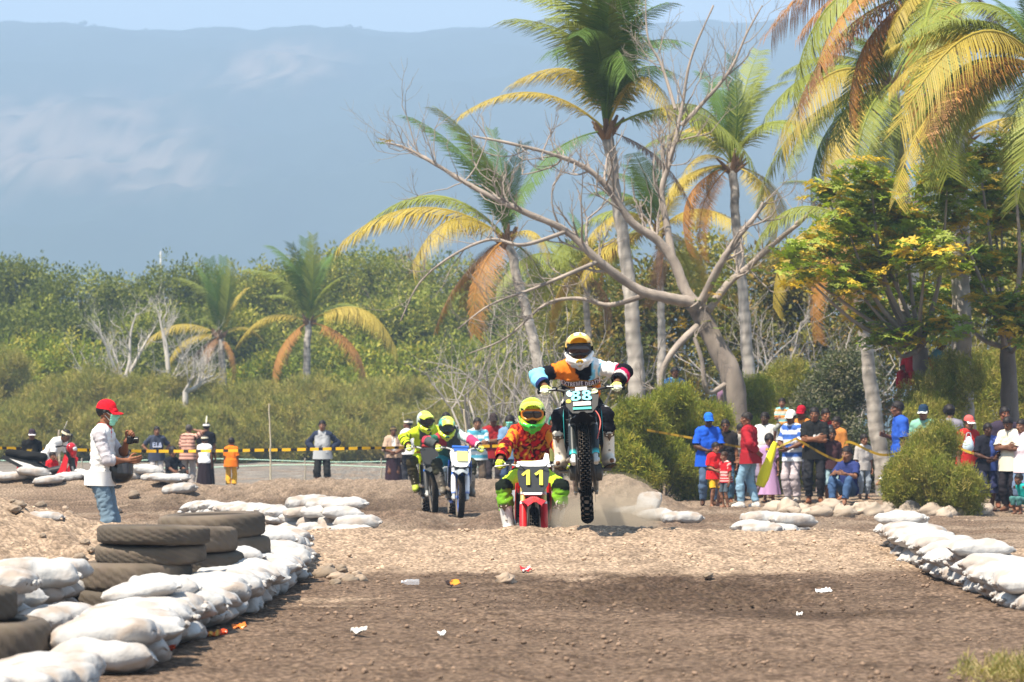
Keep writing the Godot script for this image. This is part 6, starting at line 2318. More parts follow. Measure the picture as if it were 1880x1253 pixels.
# motocross helmet in the head's frame; parts under the helmet, which is a thing worn by its rider
func helmet(root: Node3D, hx: Transform3D, C: Dictionary) -> void:
	var hn := Node3D.new()
	hn.name = "helmet"
	root.add_child(hn, true)
	hn.transform = hx.scaled_local(Vector3.ONE * 1.1)
	var sh := nets([[Vector3(0, .035, -.02), Vector3(.122, .122, .148), Basis()], [Vector3(0, -.03, -.05), Vector3(.115, .1, .105), Basis()]], .011, .03)
	var s := PackedFloat32Array(); s.resize(sh.v.size())
	var o := PackedFloat32Array(); o.resize(sh.v.size())
	for i in sh.v.size():
		var p := sh.v[i]
		# eye port: cut away the front below the brow
		s[i] = maxf(.055 - p.z, p.y - .062)
		o[i] = 0.0
		sh.c[i] = C.shell.call(p)
	var shell := clipped(sh, s, o, sh.c)
	part(hn, "shell", shell, M.paint)
	var cb := nets([[Vector3(-.106, -.03, .03), Vector3(-.078, -.085, .115), .026, .022], [Vector3(.106, -.03, .03), Vector3(.078, -.085, .115), .026, .022], [Vector3(-.078, -.085, .115), Vector3(0, -.108, .175), .022, .026], [Vector3(.078, -.085, .115), Vector3(0, -.108, .175), .022, .026], [Vector3(-.1, -.085, -.02), Vector3(-.058, -.128, .09), .024, .019], [Vector3(.1, -.085, -.02), Vector3(.058, -.128, .09), .024, .019], [Vector3(-.058, -.128, .09), Vector3(0, -.15, .145), .019, .022], [Vector3(.058, -.128, .09), Vector3(0, -.15, .145), .019, .022]], .009, .022)
	for i in cb.v.size():
		cb.c[i] = C.chin.call(cb.v[i])
	part(hn, "chin_bar", cb, M.paint)
	var vm := MB.new()
	ball(vm, Vector3(0, -.1, .192), Vector3(.034, .026, .014), C.vent, Basis(Vector3.RIGHT, .4), 8, 12)
	box(vm, Vector3(0, -.125, .18), Vector3(.03, .03, .02), C.vent, .008)
	for x in [-.012, 0.0, .012]:
		box(vm, Vector3(x, -.1, .205), Vector3(.005, .03, .006), lc("15120c"), .002)
	part(hn, "vent", vm, M.paint)
	# visor peak: a curved plate that reaches forward over the goggles
	var rings := []
	for i in 9:
		var t := i / 8.0
		var ring := []
		for j in 15:
			var u := lerpf(-1.0, 1.0, j / 14.0)
			var w := lerpf(.118, .088, t) * (1.0 - .12 * pow(t, 3.0))
			ring.append(Vector3(sin(u * 1.25) * w * 1.05, .1 + .035 * (cos(u * 1.3)) - .02 * t + .006 * sin(t * PI) - .035 * absf(u) * absf(u) * (1.0 - t * .5), .07 + t * .155 - .03 * u * u))
		rings.append(ring)
	var pk := MB.new()
	loft(pk, rings, W, false)
	var lower := MB.new()
	lower.add(pk, Transform3D(Basis(), Vector3(0, -.008, 0)))
	pk.add(lower)
	for i in pk.v.size():
		pk.c[i] = C.peak.call(pk.v[i])
	part(hn, "visor_peak", pk, M.paint)
	var gf := MB.new()
	var outline := []
	for j in 28:
		var a := TAU * j / 28.0
		var x := signf(cos(a)) * pow(absf(cos(a)), .6) * .098
		var y := signf(sin(a)) * pow(absf(sin(a)), .7) * .047 - (.012 if absf(x) < .02 and sin(a) < 0.0 else 0.0) * -1.0
		outline.append(Vector3(x, y + .008, .118 - x * x * 4.2))
	outline.append(outline[0])
	outline.append(outline[1])
	tube(gf, outline, [.0125], 8, C.frame, false)
	part(hn, "goggles", gf, M.paint)
	var gl := MB.new()
	var rows := []
	for i in 7:
		var row := []
		var t := i / 6.0 * 2.0 - 1.0
		for j in 13:
			var u := j / 12.0 * 2.0 - 1.0
			var x := u * .094 * (1.0 - .12 * t * t)
			row.append(Vector3(x, t * .043 + .008, .124 - x * x * 4.2 - .006 * t * t))
		rows.append(row)
	loft(gl, rows, C.lens, false)
	part(hn, "lens", gl, M.lens)
	var st := MB.new()
	for sd in [-1.0, 1.0]:
		box(st, Vector3(sd * .116, .012, .04), Vector3(.008, .04, .09), C.get("strap", lc("141414")), .003, Basis(Vector3.UP, sd * .12))
	part(hn, "strap", st, M.cloth)
func build_riders() -> void:
	var black := lc("1b1b1d")
	var white := lc("e6e3de")
	var dusty := Color(.15, .122, .098)
	# ---- leading rider, number 88, in the air over the jump
	var T := Transform3D(Basis(Vector3.UP, -.02) * Basis(Vector3.BACK, .05) * Basis(Vector3.RIGHT, -deg_to_rad(12.0)), Vector3(.735, .47, -31.95))
	var teal := lc("35c0c4")
	var B := {"tyre": dusty * 1.15, "rim": lc("2a2a2a"), "fork_up": lc("202224"), "fork_low": lc("55585a"), "fork_seal": lc("8b8b88"), "clamp": lc("222222"), "fender": black, "plate": lc("18191b"), "bar": lc("3a3a3a"), "pad": false, "tank": black, "seat": black, "side": black, "rear": black, "frame": lc("242424"), "spring": lc("303030"), "hose": lc("c05a50"),
		"guard": func(u, s): return teal if u < .085 else lc("26282a"), "shroud": func(p): return teal if p.z > .41 and p.y > .78 else black,
		"plate_text": [["88", .1, lc("7fe6ea"), .03, 1.25]],
		"stickers": [[0.0, .105, .05, .017, "rect", lc("e8e4e8")], [.105, .085, .04, .026, "oval", lc("cfd0a0")], [-.1, .07, .03, .036, "oval", lc("b4d8dc")], [0.0, -.055, .075, .02, "rect", lc("d9d0cc")], [0.0, -.105, .08, .012, "rect", lc("3fae9e")], [-.115, -.01, .022, .02, "oval", lc("d9b83a")]]}
	bike(T, B, "black motocross bike number 88 jumping nose-up over the crest")
	var rider := {"T": T, "h": 1.74, "cell": .016, "hip": Vector3(0, 1.075, -.29), "lean": 40.0, "chest_lean": 8.0, "head_pitch": 14.0, "skin": "6b4a34", "hair": "",
		"hl": Vector3(.34, 1.155, .30), "hr": Vector3(-.34, 1.155, .30), "pl": Vector3(1, .25, -.25), "pr": Vector3(-1, .25, -.25), "dl": Vector3(.1, -.3, .95), "dr": Vector3(-.1, -.3, .95), "nl": Vector3(0, -1, -.2), "nr": Vector3(0, -1, -.2), "handl": hand_grip, "handr": hand_grip,
		"al": Vector3(.225, .5, -.05), "ar": Vector3(-.225, .5, -.05), "kl": Vector3(.3, .1, 1), "kr": Vector3(-.3, .1, 1), "tl": Vector3(.25, -.05, 1), "tr": Vector3(-.25, -.05, 1)}
	var orange := lc("e07a2a")
	var blue := lc("7cc4e0")
	var mag := lc("b81f4c")
	var jersey := func(p: Vector3, kind: int, s: float, side: int, n: Vector3) -> Color:
		var w := nz.get_noise_3d(p.x * 90.0, p.y * 90.0, s * 60.0) * .05
		if kind == 1 and side < 0:
			return orange if s + w < .1 else black if s + w < .22 else blue
		if kind == 2 and side < 0: return blue if s < .46 + w else lc("26305c")
		if kind == 1: return blue if s + w * .5 < .045 else white if s + w * .4 < .2 else mag if s < .225 else black
		if kind == 2: return black if s + w < .37 else mag if s < .40 + w else white if s < .43 else black
		if kind == 5: return black
		if p.x < -.035 + w and p.y > .25 + absf(p.x) * .15 + w: return orange
		if p.x > .1 + w and p.y > .3: return blue if p.x < .14 + w else white
		if p.x > .12 + w: return orange if p.y > .12 else black
		if p.y < .2 and p.x < -.05 + w: return lc("bdb8b4") if nz.get_noise_2d(p.x * 140.0, p.y * 140.0) > -.05 else black
		if p.y < .16 and absf(p.x) < .07: return lc("c9542a") if nz.get_noise_2d(p.x * 250.0, p.y * 60.0) > .02 else black
		return black
	rider.shirt = {"c": jersey, "sleeve": .52, "hem": .02, "loose": .018, "neck": .05, "called": "jersey"}
	rider.pants = {"c": func(p, kind, s, side, n): return (white if kind == 3 and s > .27 and n.x * side > .3 and n.z > -.3 and s < .42 else black), "len": .62, "loose": .012, "called": "trousers"}
	rider.gloves = func(p, side): return lc("cdd873") if p.y < .05 or p.z < 0.0 else lc("dfe6c8")
	rider.label = "leading rider in a black, orange and blue jersey standing on the airborne bike 88"
	rider.group = "racing motocross riders"
	var r := person(rider)
	boots(r, last_feet, func(q: Vector3): return lc("d9d2c4") if q.y > .12 or q.z > .02 else lc("b7ab98"), true)
	helmet(r, last_head, {"shell": func(p): return lc("e3b41e") if p.z > -.03 and p.y < .135 + .02 * sin(p.x * 90.0) else white if nz.get_noise_3d(p.x * 260, p.y * 260, p.z * 260) < .25 else lc("b0a8a0"), "chin": func(p): return white if p.y > -.13 else lc("b8b4b0"), "peak": func(p): return lc("e8b21c"), "vent": lc("c79a2c"), "frame": lc("141416"), "lens": lc("2c1414"), "strap": black})
	var tm := text_mb("EXTREME DEATH", .046, .002, lc("e4d6dc"))
	for i in tm.v.size(): tm.v[i].x *= .78
	var bar := MB.new()
	var rows := []
	for i in 5:
		var row := []
		for j in 25: row.append(Vector3(lerpf(-.18, .18, j / 24.0), lerpf(-.034, .034, i / 4.0), 0.0))
		rows.append(row)
	loft(bar, rows, lc("3c1430"), false)
	for i in bar.v.size():
		if bar.v[i].y > .03: bar.c[i] = lc("c08a30")
		elif bar.v[i].y < -.03: bar.c[i] = lc("b8a040")
	chest_print(r, "chest_banner", bar, .33, .041)
	chest_print(r, "chest_lettering", tm, .33, .046)
	# ---- number 11
	T = Transform3D(Basis(Vector3.UP, .02), Vector3((977.0 - 940.0) * 34.3 / FPX, -.235, -34.35))
	var red := lc("d0242a")
	B = {"tyre": dusty, "rim": lc("2a2a2a"), "fork_up": lc("c9b26a"), "fork_low": lc("d8d2c0"), "fork_seal": lc("e8e6e0"), "clamp": lc("d0d0cc"), "fender": red, "plate": lc("2a2c30"), "bar": lc("a8a8a6"), "pad": true, "pad_col": lc("c9d468"), "tank": red, "seat": red, "side": white, "rear": red, "frame": lc("b4b4b0"), "spring": lc("b02020"), "plate_top": lc("f0f0ee"),
		"guard": func(u, s): return white if s > 0 and u > .1 and u < .34 and false else red, "shroud": func(p): return red if p.y > .8 or p.z > .36 else black,
		"plate_text": [["11", .15, lc("e6e24a"), .0, 1.05]]}
	B.plate_text[0].append(0.0)
	bike(T, B, "red motocross bike number 11 with its wheels hidden behind the jump crest")
	var r2 := rider.duplicate()
	r2.T = T
	r2.merge({"h": 1.72, "hip": Vector3(0, 1.03, -.27), "lean": 17.0, "chest_lean": 5.0, "head_pitch": 8.0, "pl": Vector3(1, .1, -.5), "pr": Vector3(-1, .1, -.5), "al": Vector3(.24, .45, .05), "ar": Vector3(-.24, .45, .05), "kl": Vector3(.7, .3, 1), "kr": Vector3(-.7, .3, 1),
		"label": "rider in a red, orange and gold jersey on the red bike 11"}, true)
	r2.shirt = {"c": func(p: Vector3, kind: int, s: float, side: int, n: Vector3) -> Color:
		var a := nz.get_noise_3d(p.x * 420.0 + 40.0, p.y * 260.0 + s * 300.0, p.z * 60.0)
		var b := nz.get_noise_3d(p.x * 260.0, p.y * 200.0, p.z * 100.0)
		if kind == 1 and s < .2: return lc("d9852c") if a > -.1 else lc("a81c22")
		if kind == 1 or kind == 2: return lc("a81f26") if a > .02 else lc("d8a030") if b > .1 else lc("51141a")
		if p.y > .4 and absf(p.x) > .06: return lc("d0482a") if a > 0.0 else lc("7a1518")
		if a > .2: return lc("b98a34")
		if a < -.12: return lc("b4202a")
		return lc("3a1216") if b > -.1 else lc("7a2218"), "sleeve": .52, "hem": .02, "loose": .018, "neck": .05, "called": "jersey"}
	r2.pants = {"c": func(p, kind, s, side, n): return lc("b8e03a") if kind == 3 and s > .1 and s < .36 else lc("1c1f1c") if kind == 3 else lc("78b030"), "len": .66, "loose": .02, "called": "trousers"}
	r2.gloves = func(p, side): return lc("c8d84a") if fmod(absf(p.x) * 90.0, 1.0) < .6 else lc("2a2a20")
	r = person(r2)
	boots(r, last_feet, func(q: Vector3): return white if q.y > .2 or q.z > .03 else lc("6a5a48"), true)
	helmet(r, last_head, {"shell": func(p): return lc("15170f") if p.y > .02 and fmod(absf(p.x * 26.0 + p.z * 18.0 + p.y * 10.0), 1.0) < .34 and fmod(absf(p.y * 24.0 - p.z * 22.0), 1.0) < .6 else lc("c8e01c"), "chin": func(p): return lc("35c43c") if p.y < -.075 else lc("a8dc28"), "peak": func(p): return lc("1a1c12") if fmod(absf(p.x * 30.0 + p.z * 24.0), 1.0) < .36 and fmod(absf(p.x * 30.0 - p.z * 24.0), 1.0) < .55 else lc("cfe41e"), "vent": lc("258c34"), "frame": lc("d8801c"), "lens": lc("2a1c10"), "strap": black})
	# ---- third rider on the blue and white bike
	T = Transform3D(Basis(Vector3.UP, .1) * Basis(Vector3.BACK, -.03), Vector3((836.0 - 940.0) * 51.5 / FPX, -.19, -52.0))
	var bl := lc("2c5fb4")
	B = {"tyre": dusty, "rim": bl, "fork_up": lc("d8dadc"), "fork_low": lc("c8ccd0"), "fork_seal": lc("3a6ec0"), "clamp": lc("6a6c70"), "fender": lc("8a9096"), "plate": lc("eceae2"), "bar": lc("c8c8c6"), "pad": true, "pad_col": bl, "tank": bl, "seat": black, "side": white, "rear": bl, "frame": lc("2a4f9a"), "spring": lc("b0a030"),
		"guard": func(u, s): return bl if u < .09 or u > .36 else lc("eef0f2"), "shroud": func(p): return bl if p.y > .78 else white, "plate_text": [], "stickers": [[.02, .01, .075, .075, "rect", lc("e2e07a")], [0.0, .105, .1, .02, "rect", bl]]}
	bike(T, B, "blue and white motocross bike with a yellow-white number plate, third in the race")
	var r3 := rider.duplicate()
	r3.T = T
	r3.merge({"h": 1.7, "cell": .02, "hip": Vector3(-.08, .98, -.34), "lean": 33.0, "chest_lean": 12.0, "side": -16.0, "head_pitch": 16.0, "al": Vector3(.22, .46, .0), "ar": Vector3(-.22, .46, .0), "kl": Vector3(.6, .3, 1), "kr": Vector3(-.6, .3, 1), "label": "third rider crouched low on the blue and white bike"}, true)
	r3.shirt = {"c": func(p: Vector3, kind: int, s: float, side: int, n: Vector3) -> Color:
		if kind == 1 or kind == 2:
			if side < 0: return lc("2f6a58") if s < .2 else lc("b83a4a") if s < .3 else lc("4a4e4e")
			return lc("c4dcd8") if s < .24 else lc("c8406a") if s < .46 else white
		return lc("4f5654") if p.x > -.05 else lc("a83a44") if p.y > .3 else lc("3c6658"), "sleeve": .52, "hem": .02, "loose": .018, "neck": .05, "called": "jersey"}
	r3.pants = {"c": func(p, kind, s, side, n): return lc("2f7f84") if s < .34 else lc("3a382c"), "len": .64, "loose": .02, "called": "trousers"}
	r3.gloves = func(p, side): return lc("c8d860")
	r = person(r3)
	boots(r, last_feet, func(q: Vector3): return lc("8c8478") if q.y > .14 else lc("6a6258"))
	helmet(r, last_head, {"shell": func(p): return lc("d4e04a") if p.x * 8.0 + nz.get_noise_3d(p.x * 200, p.y * 200, p.z * 200) > -.3 else lc("3a9a86"), "chin": func(p): return lc("c8d82a"), "peak": func(p): return lc("e2e47a") if absf(p.x) < .03 else lc("d8dc3a") if absf(p.x) < .08 else lc("48b09a"), "vent": lc("2f6a58"), "frame": lc("1c2a2a"), "lens": lc("123438"), "strap": black})
	# ---- fourth rider, half hidden
	T = Transform3D(Basis(Vector3.UP, .12) * Basis(Vector3.BACK, .04), Vector3((790.0 - 940.0) * 54.5 / FPX, -.18, -54.4))
	B = B.duplicate()
	B.merge({"plate": lc("2a2a2a"), "stickers": [], "fender": lc("3a3a36"), "guard": func(u, s): return lc("3a3a38"), "shroud": func(p): return lc("c8d02a"), "tank": lc("c8d02a"), "rear": black, "side": black, "frame": lc("3a3a3a"), "fork_low": lc("6a6a66"), "fork_up": lc("4a4a48"), "rim": lc("2a2a2a"), "pad_col": lc("a02020")}, true)
	bike(T, B, "dark motocross bike half hidden behind the blue one")
	var r4 := r3.duplicate()
	r4.T = T
	r4.merge({"hip": Vector3(0, 1.0, -.28), "lean": 24.0, "side": -4.0, "head_pitch": 12.0, "head_yaw": 12.0, "label": "fourth rider in neon yellow kit behind the blue bike"}, true)
	r4.shirt = {"c": func(p: Vector3, kind: int, s: float, side: int, n: Vector3) -> Color:
		if kind == 1 or kind == 2: return lc("2a2c20") if fmod(s * 14.0, 1.0) < .38 and s > .1 else lc("c4d630")
		return lc("54585a") if absf(p.x) < .1 else lc("c4d630"), "sleeve": .52, "hem": .02, "loose": .018, "neck": .05, "called": "jersey"}
	r4.pants = {"c": func(p, kind, s, side, n): return lc("cc5a2c") if s < .2 and nz.get_noise_2d(s * 200.0, p.x * 200.0) > 0.0 else lc("c4d630") if s < .3 else lc("3c362a"), "len": .64, "loose": .02, "called": "trousers"}
	r = person(r4)
	boots(r, last_feet, func(q: Vector3): return lc("a8b840") if q.y < .05 else lc("4a4434"))
	helmet(r, last_head, {"shell": func(p): return lc("d4e84a") if p.x > -.07 else lc("b8c4b8"), "chin": func(p): return lc("c8dc2a"), "peak": func(p): return lc("d4e84a"), "vent": lc("3a3a2a"), "frame": lc("1c1c1c"), "lens": lc("181818"), "strap": black})

func stand(px: float, top: float, D: float, yaw: float, S: Dictionary) -> Node3D:
	var q := P(px, top, D)
	var g := gy(q.x, D)
	var y: float = g + S.get("lift", 0.0)
	if not S.has("h"): S.h = clampf(q.y - y - S.get("hat", 0.0), .7, 1.95)
	S.T = Transform3D(Basis(Vector3.UP, deg_to_rad(yaw)), Vector3(q.x, y, -D))
	if S.h < 1.3:
		S.hs = S.get("hs", 1.22)
	if S.get("seated", false):      # hip low, knees up
		S.h = S.get("sh", 1.65)
		var hy: float = (q.y - g) / (S.h / 1.71) - .80
		S.hip = Vector3(0, maxf(hy, .14), -.1)
		S.al = Vector3(.13, .075, .38); S.ar = Vector3(-.13, .075, .36)
		S.T.origin.y = g
		if not S.has("hl"): S.hl = Vector3(.12, S.hip.y + .3, .34)
		if not S.has("hr"): S.hr = Vector3(-.12, S.hip.y + .3, .34)
	return person(S)

func build_spectators() -> void:
	var folded := {"hl": Vector3(-.06, 1.13, .20), "hr": Vector3(.06, 1.17, .19), "pl": Vector3(1, -.5, .1), "pr": Vector3(-1, -.5, .1), "dl": Vector3(-1, .1, .1), "dr": Vector3(1, .1, .1), "nl": Vector3(0, 0, -1), "nr": Vector3(0, 0, -1)}
	var belly := {"hl": Vector3(.05, 1.0, .22), "hr": Vector3(-.05, 1.02, .22), "pl": Vector3(1, -.4, -.4), "pr": Vector3(-1, -.4, -.4)}
	var hips := {"hl": Vector3(.2, 1.0, .02), "hr": Vector3(-.2, 1.0, .02), "pl": Vector3(1, 0, -.6), "pr": Vector3(-1, 0, -.6), "dl": Vector3(-.7, -.4, .5), "dr": Vector3(.7, -.4, .5)}
	var sk := "87604a"
	var dk := "6b4937"
	# ---- the marshal in the red cap
	var white := lc("e2e0de")
	var mar := stand(186, 733, 34.3, 84, {"label": "man in a red cap and mint face mask standing behind the sand heap", "cell": .017, "skin": "8a5a40", "hat": .02, "lean": 2.0, "head_pitch": 3.0, "head_yaw": 3.0,
		"hr": Vector3(-.02, 1.09, .27), "pr": Vector3(-1, -.5, -.5), "dr": Vector3(.25, .15, 1), "nr": Vector3(1, .2, 0), "hl": Vector3(.06, 1.30, .25), "pl": Vector3(.7, -.8, -.2), "dl": Vector3(-.1, .7, .6), "nl": Vector3(-1, 0, 0), "handl": hand_grip,
		"shirt": {"c": func(p: Vector3, kind: int, s: float, side: int, n: Vector3): return lc("d0474c") if kind == 5 else lc("b9b4b8") if kind == 1 or kind == 2 else white, "sleeve": .36, "hem": .09, "loose": .002, "thick": .01, "neck": .045}, "girth": .94, "pants": {"c": "6f8391", "len": .84, "loose": .012, "called": "jeans"}, "shoes": {"c": "3a3a3a"}, "hair": "17130f", "wear": [["cap", "cf1e2c", "cf1e2c"], ["mask", "9be0c4"], ["glasses", "151515"]]})
	var hx := mar.transform
	var cm := thing("camera", hx * Vector3(.035, 1.335, .30), deg_to_rad(84), "small black camera held up by the man in the red cap", "camera")
	var mb := MB.new()
	box(mb, Vector3.ZERO, Vector3(.1, .085, .06), lc("151515"), .012)
	part(cm, "camera_body", mb, M.plastic)
	mb = MB.new()
	tube(mb, [Vector3(0, 0, .025), Vector3(0, 0, .085)], [.032, .036], 14, lc("1d1d1d"))
	part(cm, "lens", mb, M.gloss)
	var hel := thing("crash_helmet", hx * Vector3(.02, 1.03, .18), deg_to_rad(60), "black crash helmet tucked under the arm of the man in the red cap", "helmet")
	var hf := nets([[Vector3(0, 0, 0), Vector3(.13, .135, .155), Basis()], [Vector3(0, -.06, .02), Vector3(.115, .09, .14), Basis()]], .014, .04)
	part(hel, "shell", hf.paint(lc("1e1d20")), M.paint)
	mb = MB.new()
	var rows := []
	for i in 6:
		var row := []
		for j in 12:
			var a := lerpf(-1.1, 1.1, j / 11.0)
			row.append(Vector3(sin(a) * .137, lerpf(-.04, .06, i / 5.0), cos(a) * .163))
		rows.append(row)
	loft(mb, rows, lc("3c3c42"), false)
	part(hel, "visor", mb, M.lens)
	# ---- left side, far behind the tape
	stand(58, 787, 66, 10, {"label": "man in a dark cap and black printed tee behind the parked scooter", "skin": dk, "hat": .02, "hl": Vector3(.22, .8, .1), "shirt": {"c": func(p: Vector3, kind: int, s: float, side: int, n: Vector3): return lc("a88a3a") if kind == 0 and p.z > 0.0 and absf(p.x + .05) < .07 and absf(p.y - .25) < .06 and nz.get_noise_2d(p.x * 200, p.y * 200) > -.1 else lc("1d1d20"), "sleeve": .2, "hem": .12}, "pants": {"c": "26262a", "len": .8}, "wear": [["cap", "3a3038", "d8d0d0"]]})
	stand(88, 816, 65, 60, {"label": "person in a white shirt with a feathered headband bending over the scooter", "h": 1.6, "skin": dk, "lean": 38.0, "chest_lean": 10.0, "head_pitch": 30.0, "hl": Vector3(.2, .75, .45), "hr": Vector3(-.2, .75, .45), "shirt": {"c": "e8e6e4", "sleeve": .22, "hem": .1}, "pants": {"c": "2b2a2c", "len": .8}, "wear": [["band", "d9cdb0", "back"]]})
	stand(94, 832, 62.6, 40, {"label": "small child in a red shirt beside the parked scooter", "skin": sk, "hl": Vector3(.2, .95, .3), "shirt": {"c": "c8232c", "sleeve": .18, "hem": .1}, "pants": {"c": "a8232c", "len": .4}})
	var tee := stand(287, 783, 80, 12, hips.merged({"label": "man in a dark grey printed tee and pale trousers behind the tape", "skin": sk, "hr": Vector3(-.26, .98, .02), "hl": Vector3(.06, .98, .2), "shirt": {"c": "3b4250", "sleeve": .22, "hem": .16, "loose": .03}, "pants": {"c": "b9b1ae", "len": .82, "loose": .03}}))
	var tm := text_mb("FLA", .1, .002, lc("c9d2f0"))
	chest_print(tee, "print", tm, .28, .05)
	var un := MB.new()
	rows = []
	for i in 3:
		var row := []
		for j in 9: row.append(Vector3(lerpf(-.11, .11, j / 8.0), -.065 + i * .015, 0))
		rows.append(row)
	loft(un, rows, lc("d8d8e4"), false)
	chest_print(tee, "print_line", un, .28, .05)
	stand(318, 822, 79, 40, {"label": "dark-haired person in black crouching beside the striped shirt", "seated": true, "sh": 1.5, "skin": dk, "hair_bulk": .6, "hl": Vector3(.2, .5, .35), "hr": Vector3(-.2, .5, .35), "shirt": {"c": "1e1e22", "sleeve": .3, "hem": .1}, "pants": {"c": "222226", "len": .8}})
	var stripe := func(base: String, other: String, n: float, duty: float) -> Callable:
		return func(p: Vector3, kind: int, s: float, side: int, nn: Vector3): return lc(other) if fmod((p.y if kind != 1 and kind != 2 else s) * n + 9.0, 1.0) < duty else lc(base)
	stand(345, 780, 80, 165, {"label": "man seen from behind in a pink and brown striped polo, hand to his head", "skin": sk, "hair": "4a4440", "hr": Vector3(-.14, 1.56, .16), "pr": Vector3(-1, .3, .2), "dr": Vector3(.9, .3, .3), "shirt": {"c": stripe.call("cf9f8e", "4a2f2c", 11.0, .33), "sleeve": .24, "hem": .16, "loose": .03}, "pants": {"c": "a29894", "len": .82, "loose": .03}})
	stand(378, 776, 81, 172, {"label": "man in a black tee with a white headband and an upright feather, seen from behind", "skin": dk, "shirt": {"c": "1c1c1f", "sleeve": .2, "hem": .12}, "skirt": {"c": "2a262a", "hem": .1, "r": .21}, "wear": [["band", "e6e2da", "back"]]})
	stand(375, 802, 78.5, 176, {"label": "boy in a white tank top and dark sarong in front of the feathered man", "skin": dk, "shirt": {"c": "e8e8ea", "sleeve": .0, "hem": .06, "neck": -.03}, "skirt": {"c": "2b2328", "hem": .08, "r": .24}, "wear": [["band", "cfc7b0"]]})
	stand(424, 806, 79, 174, {"label": "child in an orange shirt and yellow trousers walking away", "skin": dk, "shirt": {"c": "dd7320", "sleeve": .22, "hem": .16, "loose": .035}, "pants": {"c": "d9a338", "len": .74, "loose": .045}})
	stand(592, 772, 76, -4, hips.merged({"label": "young man in a grey raglan shirt with navy sleeves and black shorts, hand on hip", "skin": sk, "hl": Vector3(.25, .82, .04), "pl": Vector3(.5, -.2, -1), "dl": Vector3(0, -1, .1), "hr": Vector3(-.2, 1.0, .0), "shirt": {"c": func(p: Vector3, kind: int, s: float, side: int, n: Vector3): return lc("2f3648") if kind == 1 or kind == 2 or (p.y > .42 and absf(p.x) > .09) else lc("a9abae"), "sleeve": .5, "hem": .14, "loose": .025}, "pants": {"c": "2a2728", "len": .56, "loose": .035, "called": "shorts"}, "al": Vector3(.13, .075, .02), "ar": Vector3(-.12, .075, 0)}))
	stand(722, 783, 78, 8, belly.merged({"label": "spectator with a headband wearing a tan shawl and a dark sarong", "skin": dk, "shirt": {"c": func(p: Vector3, kind: int, s: float, side: int, n: Vector3): return lc("e2dcd6") if kind == 0 and absf(p.x) < .045 and p.z > 0.0 and p.y > .12 else lc("b59a86"), "sleeve": .3, "hem": .1, "loose": .05}, "skirt": {"c": "362830", "hem": .06, "r": .22}, "wear": [["band", "7a6a4a"]]}))
	stand(752, 770, 79, -150, {"label": "man in a white tank top and headband turned away beside the tan shawl", "skin": dk, "head_yaw": 60, "hr": Vector3(-.2, .85, .12), "shirt": {"c": "e4e4e6", "sleeve": .0, "hem": .08, "neck": -.03}, "pants": {"c": "33343a", "len": .8, "loose": .03}, "wear": [["band", "e2dcc8", "front"]]})
	stand(820, 757, 72, -8, {"label": "dark-haired man in grey and black standing behind the third rider", "skin": sk, "shirt": {"c": func(p: Vector3, kind: int, s: float, side: int, n: Vector3): return lc("26282c") if kind == 1 or kind == 2 else lc("8b8f94"), "sleeve": .5, "hem": .12}, "pants": {"c": "2c2c30", "len": .8}})
	stand(876, 767, 70, 6, folded.merged({"label": "man in a blue and white striped polo beside the bamboo pole", "skin": sk, "shirt": {"c": stripe.call("4f9ab4", "dfe6e6", 6.0, .5), "sleeve": .22, "hem": .12}, "pants": {"c": "5c5046", "len": .8}}))
	stand(906, 759, 72, 0, folded.merged({"label": "man in a red shirt and dark cap with folded arms behind the second rider", "skin": dk, "hat": .02, "shirt": {"c": "8f2328", "sleeve": .24, "hem": .14}, "pants": {"c": "3a3436", "len": .8}, "wear": [["cap", "3a3030"]]}))
	stand(937, 763, 70, -10, folded.merged({"label": "person in a blue-grey tee with a mint face mask behind the second rider", "skin": sk, "hair_long": .03, "shirt": {"c": "6a86a4", "sleeve": .22, "hem": .12}, "pants": {"c": "3c4c68", "len": .8}, "wear": [["mask", "7fd0c0"]]}))
	stand(1016, 764, 68, 0, {"label": "person in a teal headscarf partly hidden behind the leading bike", "skin": sk, "hair": "", "shirt": {"c": "8a8a4c", "sleeve": .4, "hem": .14}, "pants": {"c": "4a4038", "len": .8}, "wear": [["scarf", "2f8a76"]]})
	# ---- right-hand side
	stand(1238, 674, 67.5, 15, {"label": "person in a blue and teal top sitting up above the green shrub", "skin": dk, "h": 1.62, "lift": P(1238, 674, 67.5).y - 1.62 - gy(3.35, 67.5), "shirt": {"c": func(p: Vector3, kind: int, s: float, side: int, n: Vector3): return lc("3c78b8") if absf(p.x) > .07 else lc("7fb0a4"), "sleeve": .25, "hem": .12}, "pants": {"c": "3a4a6a", "len": .8}})
	stand(1328, 698, 68, 60, {"label": "dark figure in a mauve shirt seated above the shrub behind the blue cap", "skin": "3a281f", "h": 1.6, "lift": P(1328, 698, 68).y - 1.6 - gy(4.4, 68), "shirt": {"c": "775a72", "sleeve": .3, "hem": .12}, "pants": {"c": "3a3a40", "len": .8}})
	stand(1300, 757, 58.6, 8, belly.merged({"label": "man in a blue cap, blue tee and jeans, leftmost of the right-hand crowd", "skin": "4c3226", "hat": .02, "shirt": {"c": "2456c0", "sleeve": .26, "hem": .2, "loose": .03}, "pants": {"c": "51637c", "len": .83, "called": "jeans"}, "wear": [["cap", "2a6ad0"]]}))
	stand(1332, 770, 59.6, -4, {"label": "man with glasses in a dark tee behind the two red-shirted children", "skin": "7a503a", "shirt": {"c": "2b2a28", "sleeve": .22, "hem": .14}, "pants": {"c": "4a6a80", "len": .83}, "wear": [["glasses", "3a3430"]]})
